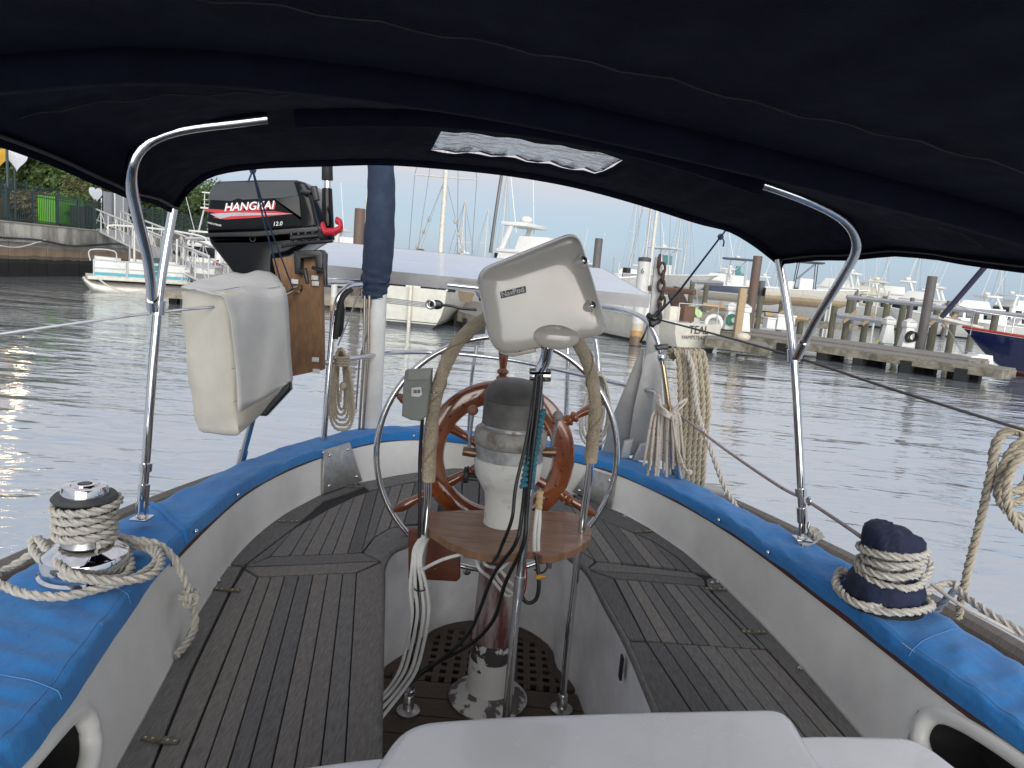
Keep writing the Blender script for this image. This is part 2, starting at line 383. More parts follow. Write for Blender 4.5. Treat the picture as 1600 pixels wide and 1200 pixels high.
# top of coaming and outer side
g = G(); dzt = V((0, 0, -.014)); g.grid([[p+dzt for p in TO], [p+dzt for p in OU]]); g.grid([[p+dzt for p in OU], [p+V((0, 0, -.25)) for p in OU]]); obj(g, 'coaming_top', M('brown_teak_trim', (.07, .025, .015), .5), boat)
obj(G().grid([[wall(i, .825)+(CEN+V((0, 1.2, 0))-wall(i, .825)).normalized()*.0035 for i in range(48, NS+1)], [wall(i, .885)+(CEN+V((0, 1.2, 0))-wall(i, .885)).normalized()*.0035 for i in range(48, NS+1)]]), 'teak_trim', M('dark_teak_trim', (.075, .026, .016), .5, var=.3), boat)
lipM = coamM
for sx in (-1, 1):
    y0, y1 = ((.2, 1.30) if sx < 0 else (.3, 1.56)); P = []; IN = []
    for j in range(72):
        a = 2*math.pi*j/72; u = math.copysign(abs(math.cos(a))**.4, math.cos(a)); v_ = math.copysign(abs(math.sin(a))**(2/3), math.sin(a))
        y = (y0+y1)/2+u*(y1-y0)/2; z = 1.163+.084*v_
        best = min((i for i in range(NS) if (BA[i].x > .03) == (sx > 0)), key=lambda i: abs(BA[i].lerp(TO[i], .5).y-y))
        p = BA[best].lerp(TO[best], (z-BA[best].z)/(TO[best].z-BA[best].z)); P.append(V((p.x+sx*.016, y, z))); IN.append(V((p.x+sx*.16, y, z)))
    for _ in range(4): P = [(P[j-1]+P[j]*2+P[(j+1) % 72])/4 for j in range(72)]
    o = obj(G().tube(P, .021, 14, True), 'locker_rim', lipM, boat, smooth=70)
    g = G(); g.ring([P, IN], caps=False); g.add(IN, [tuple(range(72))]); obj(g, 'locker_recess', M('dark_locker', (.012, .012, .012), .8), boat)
# blue canvas cover over the coaming (broken by the winch bases)
def wr(i, k): return .004*math.sin(i*.9+k*1.7)*math.sin(i*.37+1.3*k)+.003*math.sin(i*2.3+k)
rowsC = []
SEC = [(-.0, -.034, .9), (-.004, -.012, 1), (0, .004, 1), (.15, .007, 1), (.4, .009, 1), (.7, .008, 1), (.95, .004, 1), (1.02, -.02, 1), (1.03, -.07, 1)]
for k, (t, dz, _) in enumerate(SEC):
    row = []
    for i in range(NS+1):
        d = OU[i]-TO[i]; dn = V((d.x, d.y, 0)).normalized(); p = TO[i]+d*t
        if k < 2: p = BA[i].lerp(TO[i], 1+dz/(TO[i].z-BA[i].z))-dn*(.0065+.0015*math.sin(i*.8)); p.z = TO[i].z
        amp = 1.0 if 0 < k < 8 else .5
        drape = .002*math.sin(i*.31)+.002*math.sin(i*1.1+2) if k == 0 else 0
        row.append(p+V((0, 0, dz+wr(i, k)*amp*(1.2 if k > 2 else .5)+drape)))
    rowsC.append(row)
fine = []
for k in range(len(rowsC)-1):
    for s in range(3): fine.append([rowsC[k][i].lerp(rowsC[k+1][i], s/3) for i in range(NS+1)])
fine.append(rowsC[-1])
def crease(p, i, k, nk):
    e = min(1, k/5)*min(1, (nk-k)/4)
    d = mnoise.noise(V((p.x*9, p.y*9, 3)))*.006+mnoise.noise(V((i*.16, k*.10, 1.7)))*.006+(1-abs(mnoise.noise(V((i*.22+k*.12, k*.05, 9.1)))))**6*.006
    return V((0, 0, d*e))
up = []
for k, r_ in enumerate(fine):
    row = []
    for i in range(NS):
        for s in range(4): p = r_[i].lerp(r_[i+1], s/4); row.append(p+crease(p, i+s/4, k, len(fine)-1))
    row.append(r_[NS]); up.append(row)
cov = obj(G().grid(up), 'coaming_cover', canvas, boat, smooth=80); cov['label'] = 'bright blue canvas cover laced along the coaming top'
# stitching along the inner hem and across, snaps
g = G(); g.tube([up[7][i]+V((0, 0, .0012)) for i in range(6, NS*4-4)], .0009, 4)
for f_ in (.1, .2, .285, .66, .76, .87):
    i = int(NS*f_); g.tube([up[k][i*4]+V((0, 0, .0012)) for k in range(3, len(fine)-3)], .0009, 4)
obj(g, 'stitching', M('pale_blue_thread', (.12, .30, .58), .8), cov)
snapM = chrome
for px, py in ((291, 827), (367, 762), (549, 694), (640, 675), (1121, 803), (1196, 853), (497, 706)):
    p = PT(px, py); i = min(range(NS+1), key=lambda k: (TO[k]-p).length); n3 = (CEN+V((0, 1.2, 0))-TO[i]); n3.z = 0; n3.normalize()
    obj(G().sph(TO[i]+n3*.013+V((0, 0, -.014)), .0075, 10), 'snap', snapM, cov)
# seam flap by the left pole
i = min(range(NS//2), key=lambda k: (TO[k]-PT(285, 836)).length)
obj(G().tube([up[k][i*4]+V((0, 0, .003)) for k in range(1, len(fine)-2)], .007, 6), 'cover_seam', canvas, cov)
# aluminium backing plates bolted on the coaming
for quad in ([(497, 702), (550, 686), (553, 751), (505, 767)], [(922, 729), (957, 741), (947, 790), (908, 772)]):
    P = []
    for k, (px, py) in enumerate(quad):
        d = ray(px, py); best = None
        for i in range(NS):
            for t in (.08, .25, .5, .75, .97):
                c = wall(i, t)-O3; e = (c.normalized()-d.normalized()).length
                if best is None or e < best[0]: best = (e, wall(i, t))
        P.append(best[1])
    c = sum(P, V())/4; n3 = (P[1]-P[0]).cross(P[3]-P[0]).normalized(); n3 = n3 if n3.dot(O3-c) > 0 else -n3
    pl = obj(G().prism([p+n3*.004+(p-c)*.03 for p in P], n3*.012), 'backing_plate', M('plate_metal', (.42, .42, .41), .35, .85, var=.2, scale=40), boat, bevel=.003)
    for p in P: obj(G().sph(c+(p-c)*.72+n3*.018, .0085, 10), 'bolt', chrome, pl)

# side deck, toe rail, topsides
dk = [(-1.62, -.5), (-1.60, 1.0), (-1.58, 1.6), (-1.54, 2.06), (-1.41, 2.74), (-1.25, 3.26), (-1.0, 3.8), (-.6, 4.2), (-.1, 4.32), (.4, 4.2), (.8, 3.95), (1.06, 3.6), (1.36, 3.0), (1.66, 2.24), (1.76, 1.6), (1.82, 1.0), (1.85, -.5)]
DK = cat([V((x, y, 1.06)) for x, y in dk], 8)
g = G(); cc = V((.08, 1.8, 1.06)); inn = [OU[0]*1]; 
g.grid([DK, [(lambda q: V((q.x, q.y, 1.06)))(OU[min(range(NS+1), key=lambda i: abs(ang(OU[i])-ang(p)))]) for p in DK]])
g.grid([DK, [V((p.x*.97, 1.6+(p.y-1.6)*.97, .5)) for p in DK], [V((p.x*.9, 1.6+(p.y-1.6)*.88, -.4)) for p in DK]])
obj(g, 'hull', M('hull_white', (.55, .55, .52), .3), boat)
obj(G().tube([p+V((0, 0, .035)) for p in DK], .036, 8, flat=.9), 'toe_rail', M('weathered_teak_rail', (.16, .145, .13), .75, var=.3, scale=30, stretch=(1, 8, 1), bump=.3), boat)

# seats: caulk bed and one object for each teak board
WELL = [V(p) for p in [(-.10, .5, 0), (-.19, 1.2, 0)]]
WELL += [q1(x, y) for x, y in [(872, 1330), (876, 1170), (885, 860), (893, 590), (896, 520)]]
WELL += [q1(925, 468), q1(985, 438), V((-.25, 2.93, 0)), V((-.12, 3.03, 0)), V((.02, 3.05, 0)), V((.16, 3.0, 0)), V((.27, 2.86, 0))]
WELL += [q2(x, y) for x, y in [(62, 482), (125, 533), (190, 650), (258, 772), (350, 985), (466, 1250)]] + [V((.52, 1.1, 0)), V((.58, .5, 0))]
for p in WELL: p.z = ZS
WL = cat(WELL, 6)
def nearest_base(p): return min(range(NS+1), key=lambda i: abs(ang(BA[i])-ang(p)))
g = G(); g.grid([[V((p.x, p.y, ZS-.010)) for p in WL], [V((BA[nearest_base(p)].x, BA[nearest_base(p)].y, ZS-.010)) for p in WL]])
seat = obj(g, 'seat', caulk, boat)
def teak(i):
    tones = [(.130, .128, .126), (.160, .156, .150), (.105, .104, .103), (.138, .135, .132), (.178, .166, .152)]
    c = tones[i % 5]; m = M('weathered_teak_%d' % (i % 5), c, .72, var=.34, scale=20, stretch=(9, 1.2, 4), bump=.5, bs=90, rvar=.25); return m
PN = [0]
def board(P, par=None, thick=.016, inset=.0017, name='plank', mat=None, z=None):
    q = [(p.x, p.y) for p in P]; q = off2(q, inset); z = ZS if z is None else z
    h = rnd.uniform(-.0008, .0008)
    g_ = G().prism([V((x, y, z-thick)) for x, y in q], (0, 0, thick+h)); PN[0] += 1
    return obj(g_, name, mat or teak(rnd.randrange(5)), par or seat, bevel=.0016, bseg=1, smooth=0)
# left seat
board([q1(*p) for p in [(-80, 1345), (12, 1180), (92, 1040), (192, 850), (252, 720), (322, 615), (370, 522), (425, 525), (385, 600), (250, 880), (120, 1200), (55, 1345)]])
board([q1(*p) for p in [(374, 516), (452, 432), (562, 350), (690, 282), (800, 248), (832, 258), (702, 302), (600, 392), (432, 520)]])
board([q1(*p) for p in [(432, 535), (477, 561), (226, 1180), (160, 1345), (62, 1345), (126, 1200), (257, 880), (392, 600)]])
T1 = [478, 522, 568, 615, 663, 712, 762, 808]; B1 = [235, 310, 385, 455, 530, 605, 690, 770]
ext = [t+(b-t)*(1345-560)/610 for t, b in zip(T1, B1)]
def ty(x): return 560-(x-478)*.042
for k in range(7): board([q1(T1[k], ty(T1[k])), q1(T1[k+1], ty(T1[k+1])), q1(ext[k+1], 1345), q1(ext[k], 1345)])
board([q1(*p) for p in [(808, 547), (890, 512), (896, 560), (879, 1170), (875, 1345), (ext[7], 1345)]])
board([q1(*p) for p in [(433, 528), (640, 520), (887, 508), (806, 544), (478, 558)]])
board([q1(*p) for p in [(436, 523), (520, 493), (826, 480), (886, 505), (640, 517)]])
TA = [(600, 396), (660, 365), (712, 335), (760, 312), (800, 292), (840, 278), (880, 268), (922, 258), (962, 250), (1005, 243), (1050, 238), (1100, 234)]
BB = [(520, 490), (585, 487), (630, 485), (682, 483), (728, 482), (778, 481), (826, 476), (868, 425), (918, 396), (965, 385), (1012, 383), (1070, 383)]
board([q1(*p) for p in [(438, 521), (598, 399), (520, 490)]])
for k in range(11): board([q1(*TA[k]), q1(*TA[k+1]), q1(*BB[k+1]), q1(*BB[k])])
board([q1(*p) for p in [(830, 478), (868, 428), (918, 398), (985, 388), (1060, 386), (1060, 425), (985, 436), (925, 468), (895, 508)]])
board([q1(*p) for p in [(806, 246), (1010, 210), (1160, 193), (1300, 200), (1300, 235), (1160, 226), (1000, 240), (850, 270), (834, 257)]])
# aft deck behind the wheel
for k in range(7):
    x0 = 1105+k*58; board([q1(x0, 232+k*4), q1(x0+56, 236+k*4), q1(x0+50, 400), q1(x0-6, 400)])
# right seat
RA = [(20, 310), (70, 325), (120, 345), (170, 365), (225, 390), (280, 415), (340, 440), (430, 500)]
RB = [(150, 505), (195, 508), (240, 512), (285, 516), (330, 520), (375, 526), (420, 532), (470, 542)]
for k in range(7): board([q2(*RA[k]), q2(*RA[k+1]), q2(*RB[k+1]), q2(*RB[k])])
board([q2(*p) for p in [(-40, 292), (20, 308), (148, 503), (110, 480), (60, 440), (-40, 400)]])
board([q2(*p) for p in [(92, 282), (190, 326), (242, 346), (332, 396), (452, 478), (536, 552), (472, 540), (432, 498), (342, 437), (200, 378), (60, 316)]])
board([q2(*p) for p in [(60, 440), (110, 480), (148, 506), (122, 531), (62, 484)]])
board([q2(*p) for p in [(128, 531), (156, 509), (476, 545), (512, 566), (330, 548), (180, 540)]])
board([q2(*p) for p in [(130, 534), (180, 543), (330, 551), (514, 569), (520, 590), (212, 563)]])
RT = [(215, 566), (255, 570), (295, 573), (335, 576), (375, 580), (415, 583), (455, 586), (495, 590)]
RM = [(320, 772), (372, 776), (425, 780), (478, 784), (532, 788), (585, 792), (640, 795), (700, 799)]
for k in range(7): board([q2(*RT[k]), q2(*RT[k+1]), q2(*RM[k+1]), q2(*RM[k])])
board([q2(*p) for p in [(127, 537), (211, 566), (318, 771), (262, 769), (190, 645)]])
board([q2(*p) for p in [(498, 590), (520, 593), (724, 800), (703, 799)]])
RE = [(630+k*71, 1250) for k in range(8)]
for k in range(7):
    a, b = (322+k*57.3, 778+k*3.6), (322+(k+1)*57.3, 778+(k+1)*3.6); board([q2(*a), q2(*b), q2(*RE[k+1]), q2(*RE[k])])
board([q2(*p) for p in [(263, 776), (322, 778), (628, 1250), (470, 1250), (352, 985)]])
board([q2(*p) for p in [(526, 590), (522, 566), (548, 560), (562, 572), (720, 728), (850, 868), (1040, 1088), (1180, 1250), (1130, 1250), (727, 802)]])
# butt hinges on the lids
def hinge(px, py, ang_, L=.085):
    c = PZ(px, py, ZS+.001); d = V((math.cos(ang_), math.sin(ang_), 0)); n2 = V((-d.y, d.x, 0))
    g_ = G(); 
    for s in (-1, 1): g_.prism([c+d*s*.004+n2*.011, c+d*s*L/2+n2*.006, c+d*s*L/2-n2*.006, c+d*s*.004-n2*.011], (0, 0, .004))
    g_.tube([c-n2*.012+V((0, 0, .004)), c+n2*.012+V((0, 0, .004))], .0045, 8)
    h = obj(g_, 'hinge', brass, boat)
    gs = G()
    for s in (-.8, -.4, .4, .8): gs.sph(c+d*s*L/2+V((0, 0, .004)), .0035, 8, (1, 1, .4))
    obj(gs, 'hinge_screws', dull, h)
for a in [(355, 922, 0), (250, 1157, -.05), (450, 815, .25), (553, 761, .2), (1118, 921, .1), (1178, 988, .12), (1005, 831, .3)]: hinge(*a)
for px, py in ((342, 900), (341, 908), (277, 1028), (1113, 911), (1122, 910), (1250, 1045), (976, 807)): obj(G().lathe([(.008, 0), (.008, .003), (.004, .007), (.0, .008)], PZ(px, py, ZS+.001), n=10), 'seat_screw', dull, boat)
# footwell
g = G(); lo_ = [V((p.x, p.y, .545)) for p in WL]; hi_ = [V((p.x, p.y, ZS-.012)) for p in WL]
g.grid([lo_, [l.lerp(h, .04)-(h-l).normalized()*0 for l, h in zip(lo_, hi_)], hi_]); obj(g, 'footwell_wall', wellM, boat, smooth=60)
nose = []
g = G().tube([V((p.x, p.y, ZS-.013)) for p in WL], .0125, 8); obj(g, 'seat_nosing', teak(1), boat, smooth=70)
obj(G().add([V((p.x, p.y, .53)) for p in WL], [tuple(range(len(WL)))]), 'bilge', M('bilge_black', (.01, .008, .007), .8), boat, smooth=0)
soleM = M('brown_teak', (.085, .060, .045), .6, var=.35, scale=25, stretch=(1.2, 8, 4), bump=.4)
sole = obj(G().box((.1, 1.2, .538), (.1, .1, .01)), 'cockpit_sole', soleM, boat)
def wellx(y):
    xs = []
    for a, b in zip(WL, WL[1:]):
        if (a.y-y)*(b.y-y) <= 0 and a.y != b.y: xs.append(a.x+(b.x-a.x)*(y-a.y)/(b.y-a.y))
    return (min(xs), max(xs)) if len(xs) >= 2 else None
for k in range(11):                                       # solid boards forward
    y0 = 1.35+k*.107; a, b = wellx(y0+.01), wellx(y0+.1)
    board([V((a[0]+.003, y0, 0)), V((a[1]-.003, y0, 0)), V((b[1]-.003, y0+.105, 0)), V((b[0]+.003, y0+.105, 0))], sole, .014, .0015, 'sole_board', soleM, .552)
yg0, yg1 = 2.53, 2.96
inner = []
for k in range(25):
    t = math.pi*k/24; inner.append(V((-.045-.40*math.cos(t), 2.56+.40*math.sin(t)**.9, 0)))
outerA = [V((p.x, p.y, 0)) for p in WL if p.y > 2.5]
o2 = [];
for k in range(25):
    d = (inner[k]-V((-.045, 2.45, 0))).normalized(); best = None
    for a, b in zip(WL, WL[1:]):
        den = d.x*(b.y-a.y)-d.y*(b.x-a.x)
        if abs(den) < 1e-9: continue
        ax, ay = a.x+.045, a.y-2.45; t = (ax*(b.y-a.y)-ay*(b.x-a.x))/den; s = (ax*d.y-ay*d.x)/den
        if t > 0 and -1e-6 <= s <= 1+1e-6 and (best is None or t < best): best = t
    o2.append(V((-.045, 2.45, 0))+d*(best or .5)*.995)
ii = [p.lerp(q, -.0) if (p-V((-.045, 2.45, 0))).length < (q-V((-.045, 2.45, 0))).length-.03 else V((-.045, 2.45, 0)).lerp(q, .9) for p, q in zip(inner, o2)]
g = G(); g.ring([[V((a.x, a.y, .552)), V((b.x, b.y, .552)), V((b.x, b.y, .53)), V((a.x, a.y, .53))] for a, b in zip(ii, o2)]); obj(g, 'grating_margin', soleM, sole, smooth=30)
pitch = .052
def iny(x):
    ys = [a.y+(b.y-a.y)*(x-a.x)/(b.x-a.x) for a, b in zip(ii, ii[1:]) if (a.x-x)*(b.x-x) <= 0 and a.x != b.x]; return max(ys) if ys else None
for k in range(15):
    x = -.41+k*pitch
    y1 = iny(x)
    if y1 and y1 > yg0+.03: obj(G().box((x, (yg0+y1)/2+.004, .541), (.027, y1-yg0+.008, .02)), 'grating_slat', soleM, sole, bevel=.001, bseg=1, smooth=0)
for k in range(9):
    y = yg0+k*pitch+.0
    xs = [a.x+(b.x-a.x)*(y-a.y)/(b.y-a.y) for a, b in zip(ii, ii[1:]) if (a.y-y)*(b.y-y) <= 0 and a.y != b.y]
    if len(xs) >= 2: obj(G().box(((min(xs)+max(xs))/2, y, .5405), (max(xs)-min(xs)+.006, .026, .02)), 'grating_slat', soleM, sole, bevel=.001, bseg=1, smooth=0)
# small fittings on the aft footwell wall
p = V((-.13, 3.015, .80)); obj(G().lathe([(.018, 0), (.018, .006), (.009, .01), (.008, .02)], p, (0, -1, 0)), 'drain_fitting', chrome, boat)
obj(G().box((-.125, 3.012, .87), (.04, .006, .012)), 'name_plate', M('plate_cream', (.45, .42, .34), .5), boat)
for px, py in ((630, 868), (860, 878)):
    p = PY(px, py, 2.86); obj(G().box(p, (.016, .008, .06)), 'latch', dull, boat, bevel=.002)
p = PY(977, 1020, 2.02, .1); obj(G().box(V((.415, 2.03, .97)), (.008, .03, .075)), 'locker_hinge_strap', rubber, boat, bevel=.002)
# bridge deck moulding nearest the camera
def shell(rings, name, mat, bevel=0): return obj(G().ring(rings), name, mat, boat, bevel=bevel, smooth=50)
zt, zb = 1.385, 1.30
lowP = [PZ(340, 1210, zb), PZ(570, 1178, zb), PZ(900, 1160, zb), PZ(1280, 1143, zb), PZ(1432, 1146, zb), PZ(1520, 1212, zb)]
lowP = [V((lowP[0].x-.02, .55, zb)), *lowP, V((.98, .55, zb))]
def rr(P, d, z): return [V((x, y, z)) for x, y in off2([(p.x, p.y) for p in P], d)]
def dome(P, z0, z1, r_, name, base=0.0):
    P = roundpoly(P, .055, 6); st = [(-base, z0), (-base*.3, z0+.012), (0, z1-r_)]
    for i in range(1, 7): a_ = math.pi/2*i/6; st.append((r_*(1-math.cos(a_)), z1-r_*(1-math.sin(a_))))
    return shell([rr(P, d, z) for d, z in st], name, gelw)
dome(lowP, .9, zb, .022, 'bridge_deck')
upP = [PZ(575, 1203, zt), PZ(632, 1122, zt), PZ(780, 1111, zt), PZ(1000, 1104, zt), PZ(1232, 1100, zt), PZ(1278, 1180, zt)]
upP = [V((upP[0].x-.12, .45, zt)), *upP, V((upP[-1].x+.14, .45, zt))]
dome(upP, zb-.004, zt, .026, 'hatch_moulding', .012)

# ------------------------------------------------------------------ bimini
YA, YB, YC, MS = 2.14, 1.60, 1.0, .18
aft = [PY(x, y, YA, MS) for x, y in [(272, 325), (290, 296), (330, 268), (400, 256), (500, 252), (600, 250), (700, 257), (800, 268), (900, 286), (1000, 313), (1090, 342), (1140, 355), (1180, 378), (1216, 406)]]
midb = [PY(170, 285, YB, MS), PY(215, 235, YB, MS), PY(340, 188, YB, MS)] + [PY(x, y, YB, MS) for x, y in [(500, 171), (750, 178), (1000, 222), (1230, 296)]] + [PY(1330, 345, YB+.05, MS), PY(1400, 391, YB+.05, MS)]
fwdb = [V((-.80, .86, 2.31))] + [PY(x, y, YC, MS) for x, y in [(0, 95), (300, 84), (750, 138), (1200, 238), (1600, 345)]] + [V((1.0, 1.17, 2.235))]
rear = [V((p.x+.32, p.y-1.9, p.z-.02)) for p in fwdb]
rear2 = [V((p.x+.16, p.y-.9, p.z+.015)) for p in fwdb]
NC = 60
def uni(P): D = cat(P, 16); L = sum((b-a).length for a, b in zip(D, D[1:])); D = resamp(D, L/NC*.9999); return (D+[D[-1]]*3)[:NC+1]
rowsB = [uni(aft), uni(midb), uni(fwdb), uni(rear2), uni(rear)]
bim = thing('bimini_top', (0, 1.6, 1.05), 'dark navy canvas bimini stretched over the cockpit on steel bows', 'bimini')
rows = []
for a, b in zip(rowsB, rowsB[1:]):
    for k in range(8):
        t = k/8; rows.append([a[j].lerp(b[j], t)+V((0, 0, -.014*math.sin(math.pi*t)*math.sin(math.pi*j/NC)**.5+.0035*math.sin(j*1.9+t*5)*math.sin(math.pi*t)+.006*mnoise.noise(a[j].lerp(b[j], t)*6)*math.sin(math.pi*t))) for j in range(NC+1)])
rows.append(rowsB[-1])
# the clear window is a gap in the canvas between the two after bows
WJ0, WJ1, WR0, WR1 = 27, 44, 3, 6
wj = []
for c in ((683, 215), (950, 238)):
    wj.append(min(range(NC+1), key=lambda j: (lambda d: (d-ray(*c).normalized()).length)((rows[4][j]-O3).normalized())))
WJ0, WJ1 = wj
vs = [p for r_ in rows for p in r_]; fs = []; win = []
for i in range(len(rows)-1):
    for j in range(NC):
        q = (i*(NC+1)+j, i*(NC+1)+j+1, (i+1)*(NC+1)+j+1, (i+1)*(NC+1)+j)
        (win if (WR0 <= i < WR1 and WJ0 <= j < WJ1) else fs).append(q)
g = G().add(vs, fs)
can = obj(g, 'canopy', navy, bim, smooth=80)
sm = can.modifiers.new('thickness', 'SOLIDIFY'); sm.thickness = .003; sm.offset = 1
vinylM = M('clear_vinyl', (.62, .67, .72), .12, trans=1.0, var=.03, scale=14, bump=.9, bs=12, stretch=(1, 3, 1))
g = G(); g.add([p+V((0, 0, .006+.003*math.sin(k*2.1))) for k, p in enumerate(vs)], win); obj(g, 'clear_window', vinylM, bim, smooth=80)
# hems, side valances, bow sleeves
obj(G().tube([p+V((0, 0, -.006)) for p in rowsB[0]], .009, 8), 'aft_hem', navy, bim, smooth=70)
hemM = M('hem_webbing', (.018, .018, .020), .7, var=.3, scale=60)
for jj in (0, NC):
    P = [r_[jj] for r_ in rows]
    g = G(); g.grid([P, [p+V((0, 0, -.016)) for p in P]]); v_ = obj(g, 'side_valance', navy, bim, smooth=70)
    obj(G().tube([p+V((0, 0, -.006))+V((.012 if jj == 0 else -.012, 0, .004)) for p in P], .006, 6, flat=.6), 'valance_webbing', hemM, v_, smooth=70)
sl = cat(midb, 10)
obj(G().tube([p+V((0, 0, -.012)) for p in uni(midb)[13:47]], .024, 10, flat=1.0), 'bow_sleeve', navy, bim, smooth=70)
sv = obj(G().tube([p+V((0, 0, -.012)) for p in uni(fwdb)], .026, 10), 'bow_sleeve', navy, bim, smooth=70)
obj(G().tube([p+V((0, .045, -.012+.0012*math.sin(j*1.3))) for j, p in enumerate(uni(fwdb))], .0022, 5), 'seam_piping', M('seam_thread', (.11, .11, .115), .9), sv)
for rr_, dz in ((13, 0), (18, 0)):
    obj(G().tube([rows[rr_][j]+V((0, 0, -.0045)) for j in range(2, NC-1) if not (WR0 <= rr_ < WR1 and WJ0-1 <= j <= WJ1)][:(WJ0-3 if rr_ < 8 else 99)], .0016, 5), 'canopy_seam', M('canopy_thread', (.010, .010, .015), .9), can)
# stainless frame
g1 = uni(midb)
lpole = [PY(222, 798, 2.02, .04), PY(247, 480, 2.02, .06), PY(271, 325, 2.02, .07)]
rpole = [PY(1255, 832, 2.12, .08), PY(1240, 555, 2.12, .1), PY(1217, 405, 2.12, .14)]
def pole(P, lab):
    o = obj(G().tube(cat(P, 4), .0125, 14), 'support_pole', chrome, bim, smooth=60)
    d = (P[1]-P[0]).normalized()
    obj(G().cyl(P[0]+d*.035, P[0]+d*.085, .0165), 'end_ferrule', chrome, o); obj(G().cyl(P[0]+d*.125, P[0]+d*.15, .018), 'clamp_collar', chrome, o)
    g_ = G(); 
    for s in (-1, 1): g_.box(P[0]+V((s*.012, 0, .01)), (.005, .02, .055))
    g_.box(P[0]+V((0, 0, -.022)), (.05, .05, .006)); obj(g_, 'deck_hinge', steel, o, bevel=.001)
    c = P[1]; obj(G().cyl(c-d*.02, c+d*.02, .019), 'pole_clamp', steel, o); obj(G().box(c+V((0, -.02, .0)), (.018, .035, .026)), 'clamp_knob', M('rusty_steel', (.25, .13, .08), .5, .7, var=.4, scale=60), o, bevel=.003)
    return o
pole(lpole, 'l'); pole(rpole, 'r')
lb = [lpole[1]+V((0, -.03, 0)), PY(232, 410, 1.82, 0.1), PY(214, 335, 1.68, .12), PY(201, 265, YB-.02, MS), PY(216, 222, YB-.02, MS), PY(250, 208, YB-.02, MS), PY(295, 197, YB-.02, MS), PY(350, 192, YB-.02, MS), PY(420, 183, YB-.01, MS)]
rb = [rpole[1]+V((0, -.03, 0)), PY(1275, 498, 2.0, 0.1), PY(1312, 440, 1.86, .12), PY(1342, 382, YB+.04, MS), PY(1328, 347, YB+.02, MS), PY(1300, 330, YB+.01, MS), PY(1265, 313, YB, MS), PY(1228, 299, YB, MS), PY(1180, 283, YB, MS)]
for P in (lb, rb):
    o = obj(G().tube(smoothp(P), .0125, 14), 'middle_bow', steel, bim, smooth=60)
    d = (P[1]-P[0]).normalized(); obj(G().cyl(P[0], P[0]+d*.06, .0155), 'bow_end', steel, o)
# aft bow inside the hem
obj(G().tube([p+V((0, -.012, .0)) for p in rowsB[0]][2:-2], .0115, 8), 'aft_bow', navy, bim, smooth=60)
# tie lines at the after edge
blueL = M('blue_cord', (.02, .045, .10), .8); darkL = M('dark_line', (.03, .03, .045), .8)
def line(name, P, r_, mat, label, cat_='rope', n=10, sides=6, knots=()):
    g_ = G(); g_.tube(cat(P, n) if len(P) > 2 else [V(p) for p in P], r_, sides)
    for k in knots: g_.sph(k, r_*2.6, 8)
    return tag(obj(g_, name, mat, smooth=60), label, cat_)
a0 = PY(388, 250, YA, MS); kn = PY(395, 266, 2.3); e1 = PY(458, 452, 3.0)
g_ = G(); g_.tube([a0, kn], .003, 6); g_.sph(kn, .012, 8); g_.tube(cat([kn, PY(387, 286, 2.3)], 4), .0028, 6)
g_.tube([kn, PY(418, 345, 2.65), e1], .0032, 6); g_.tube([kn, PY(412, 345, 2.62), PY(440, 445, 2.98), PY(445, 460, 3.0)], .0032, 6)
tag(obj(g_, 'tie_line', blueL), 'thin blue line knotted from bimini edge down past the outboard motor', 'rope')
a0 = PY(1141, 351, YA, MS); kn = PY(1126, 370, 2.55, .1)
g_ = G(); g_.tube([a0, kn], .0032, 6); g_.sph(kn, .012, 8); g_.tube(cat([kn, PY(1131, 376, 2.5), PY(1130, 385, 2.5)], 4), .0028, 6)
g_.tube([kn, PY(1062, 455, 3.1), PY(1028, 492, 3.45)], .0035, 6); g_.tube([kn, PY(1058, 458, 3.1), PY(1024, 495, 3.45)], .0035, 6)
tag(obj(g_, 'tie_line', blueL), 'dark blue line knotted from bimini corner down to the stern rail by the chain', 'rope')

# ------------------------------------------------------------------ binnacle pedestal
PB = V((.012, 2.45, 0)); D = 2.45
def zc(px, py): return PY(px, py, D).z
def rad(wpx, py=700): 
    a, b = PY(800-wpx/2, py, D), PY(800+wpx/2, py, D); return (b-a).length/2
ped = thing('binnacle', (PB.x, PB.y, .555), 'chipped white and bare metal steering pedestal with dull domed compass hood', 'pedestal')
z_tab = 1.25
paintW = M('chipped_white_paint', (.60, .60, .57), .5, scale=13, col2=(.055, .035, .032), lo=.62, hi=.65, bump=.5, bs=16)
bare = M('stripped_column', (.40, .345, .335), .38, .25, scale=9, stretch=(2, 2, .35), col2=(.13, .045, .045), lo=.42, hi=.6, bump=.1)
obj(G().lathe([(.145, .553), (.15, .562), (.135, .575), (.105, .588), (.088, .60)], PB, n=40), 'base_flange', M('flaking_paint', (.60, .60, .57), .5, scale=15, col2=(.12, .10, .10), lo=.5, hi=.54, bump=.5, bs=16), ped)
obj(G().lathe([(.088, .60), (.084, .62), (.082, .70), (.081, .725)], PB, n=40), 'lower_sleeve', paintW, ped)
fl = M('flaked_edge', (.62, .62, .59), .5, scale=17, col2=(.055, .045, .046), lo=.47, hi=.49, bump=.4, bs=18)
obj(G().lathe([(.079, .725), (.0785, .80)], PB, n=40), 'flaked_band', fl, ped)
obj(G().lathe([(.0785, .80), (.073, 1.05), (.070, 1.13)], PB, n=40), 'column', bare, ped)
obj(G().lathe([(.0695, 1.13), (.068, z_tab-.02)], PB, n=40), 'upper_column', fl, ped)
tz = [zc(802, y) for y in (812, 790, 770, 755, 742, 722, 715)]
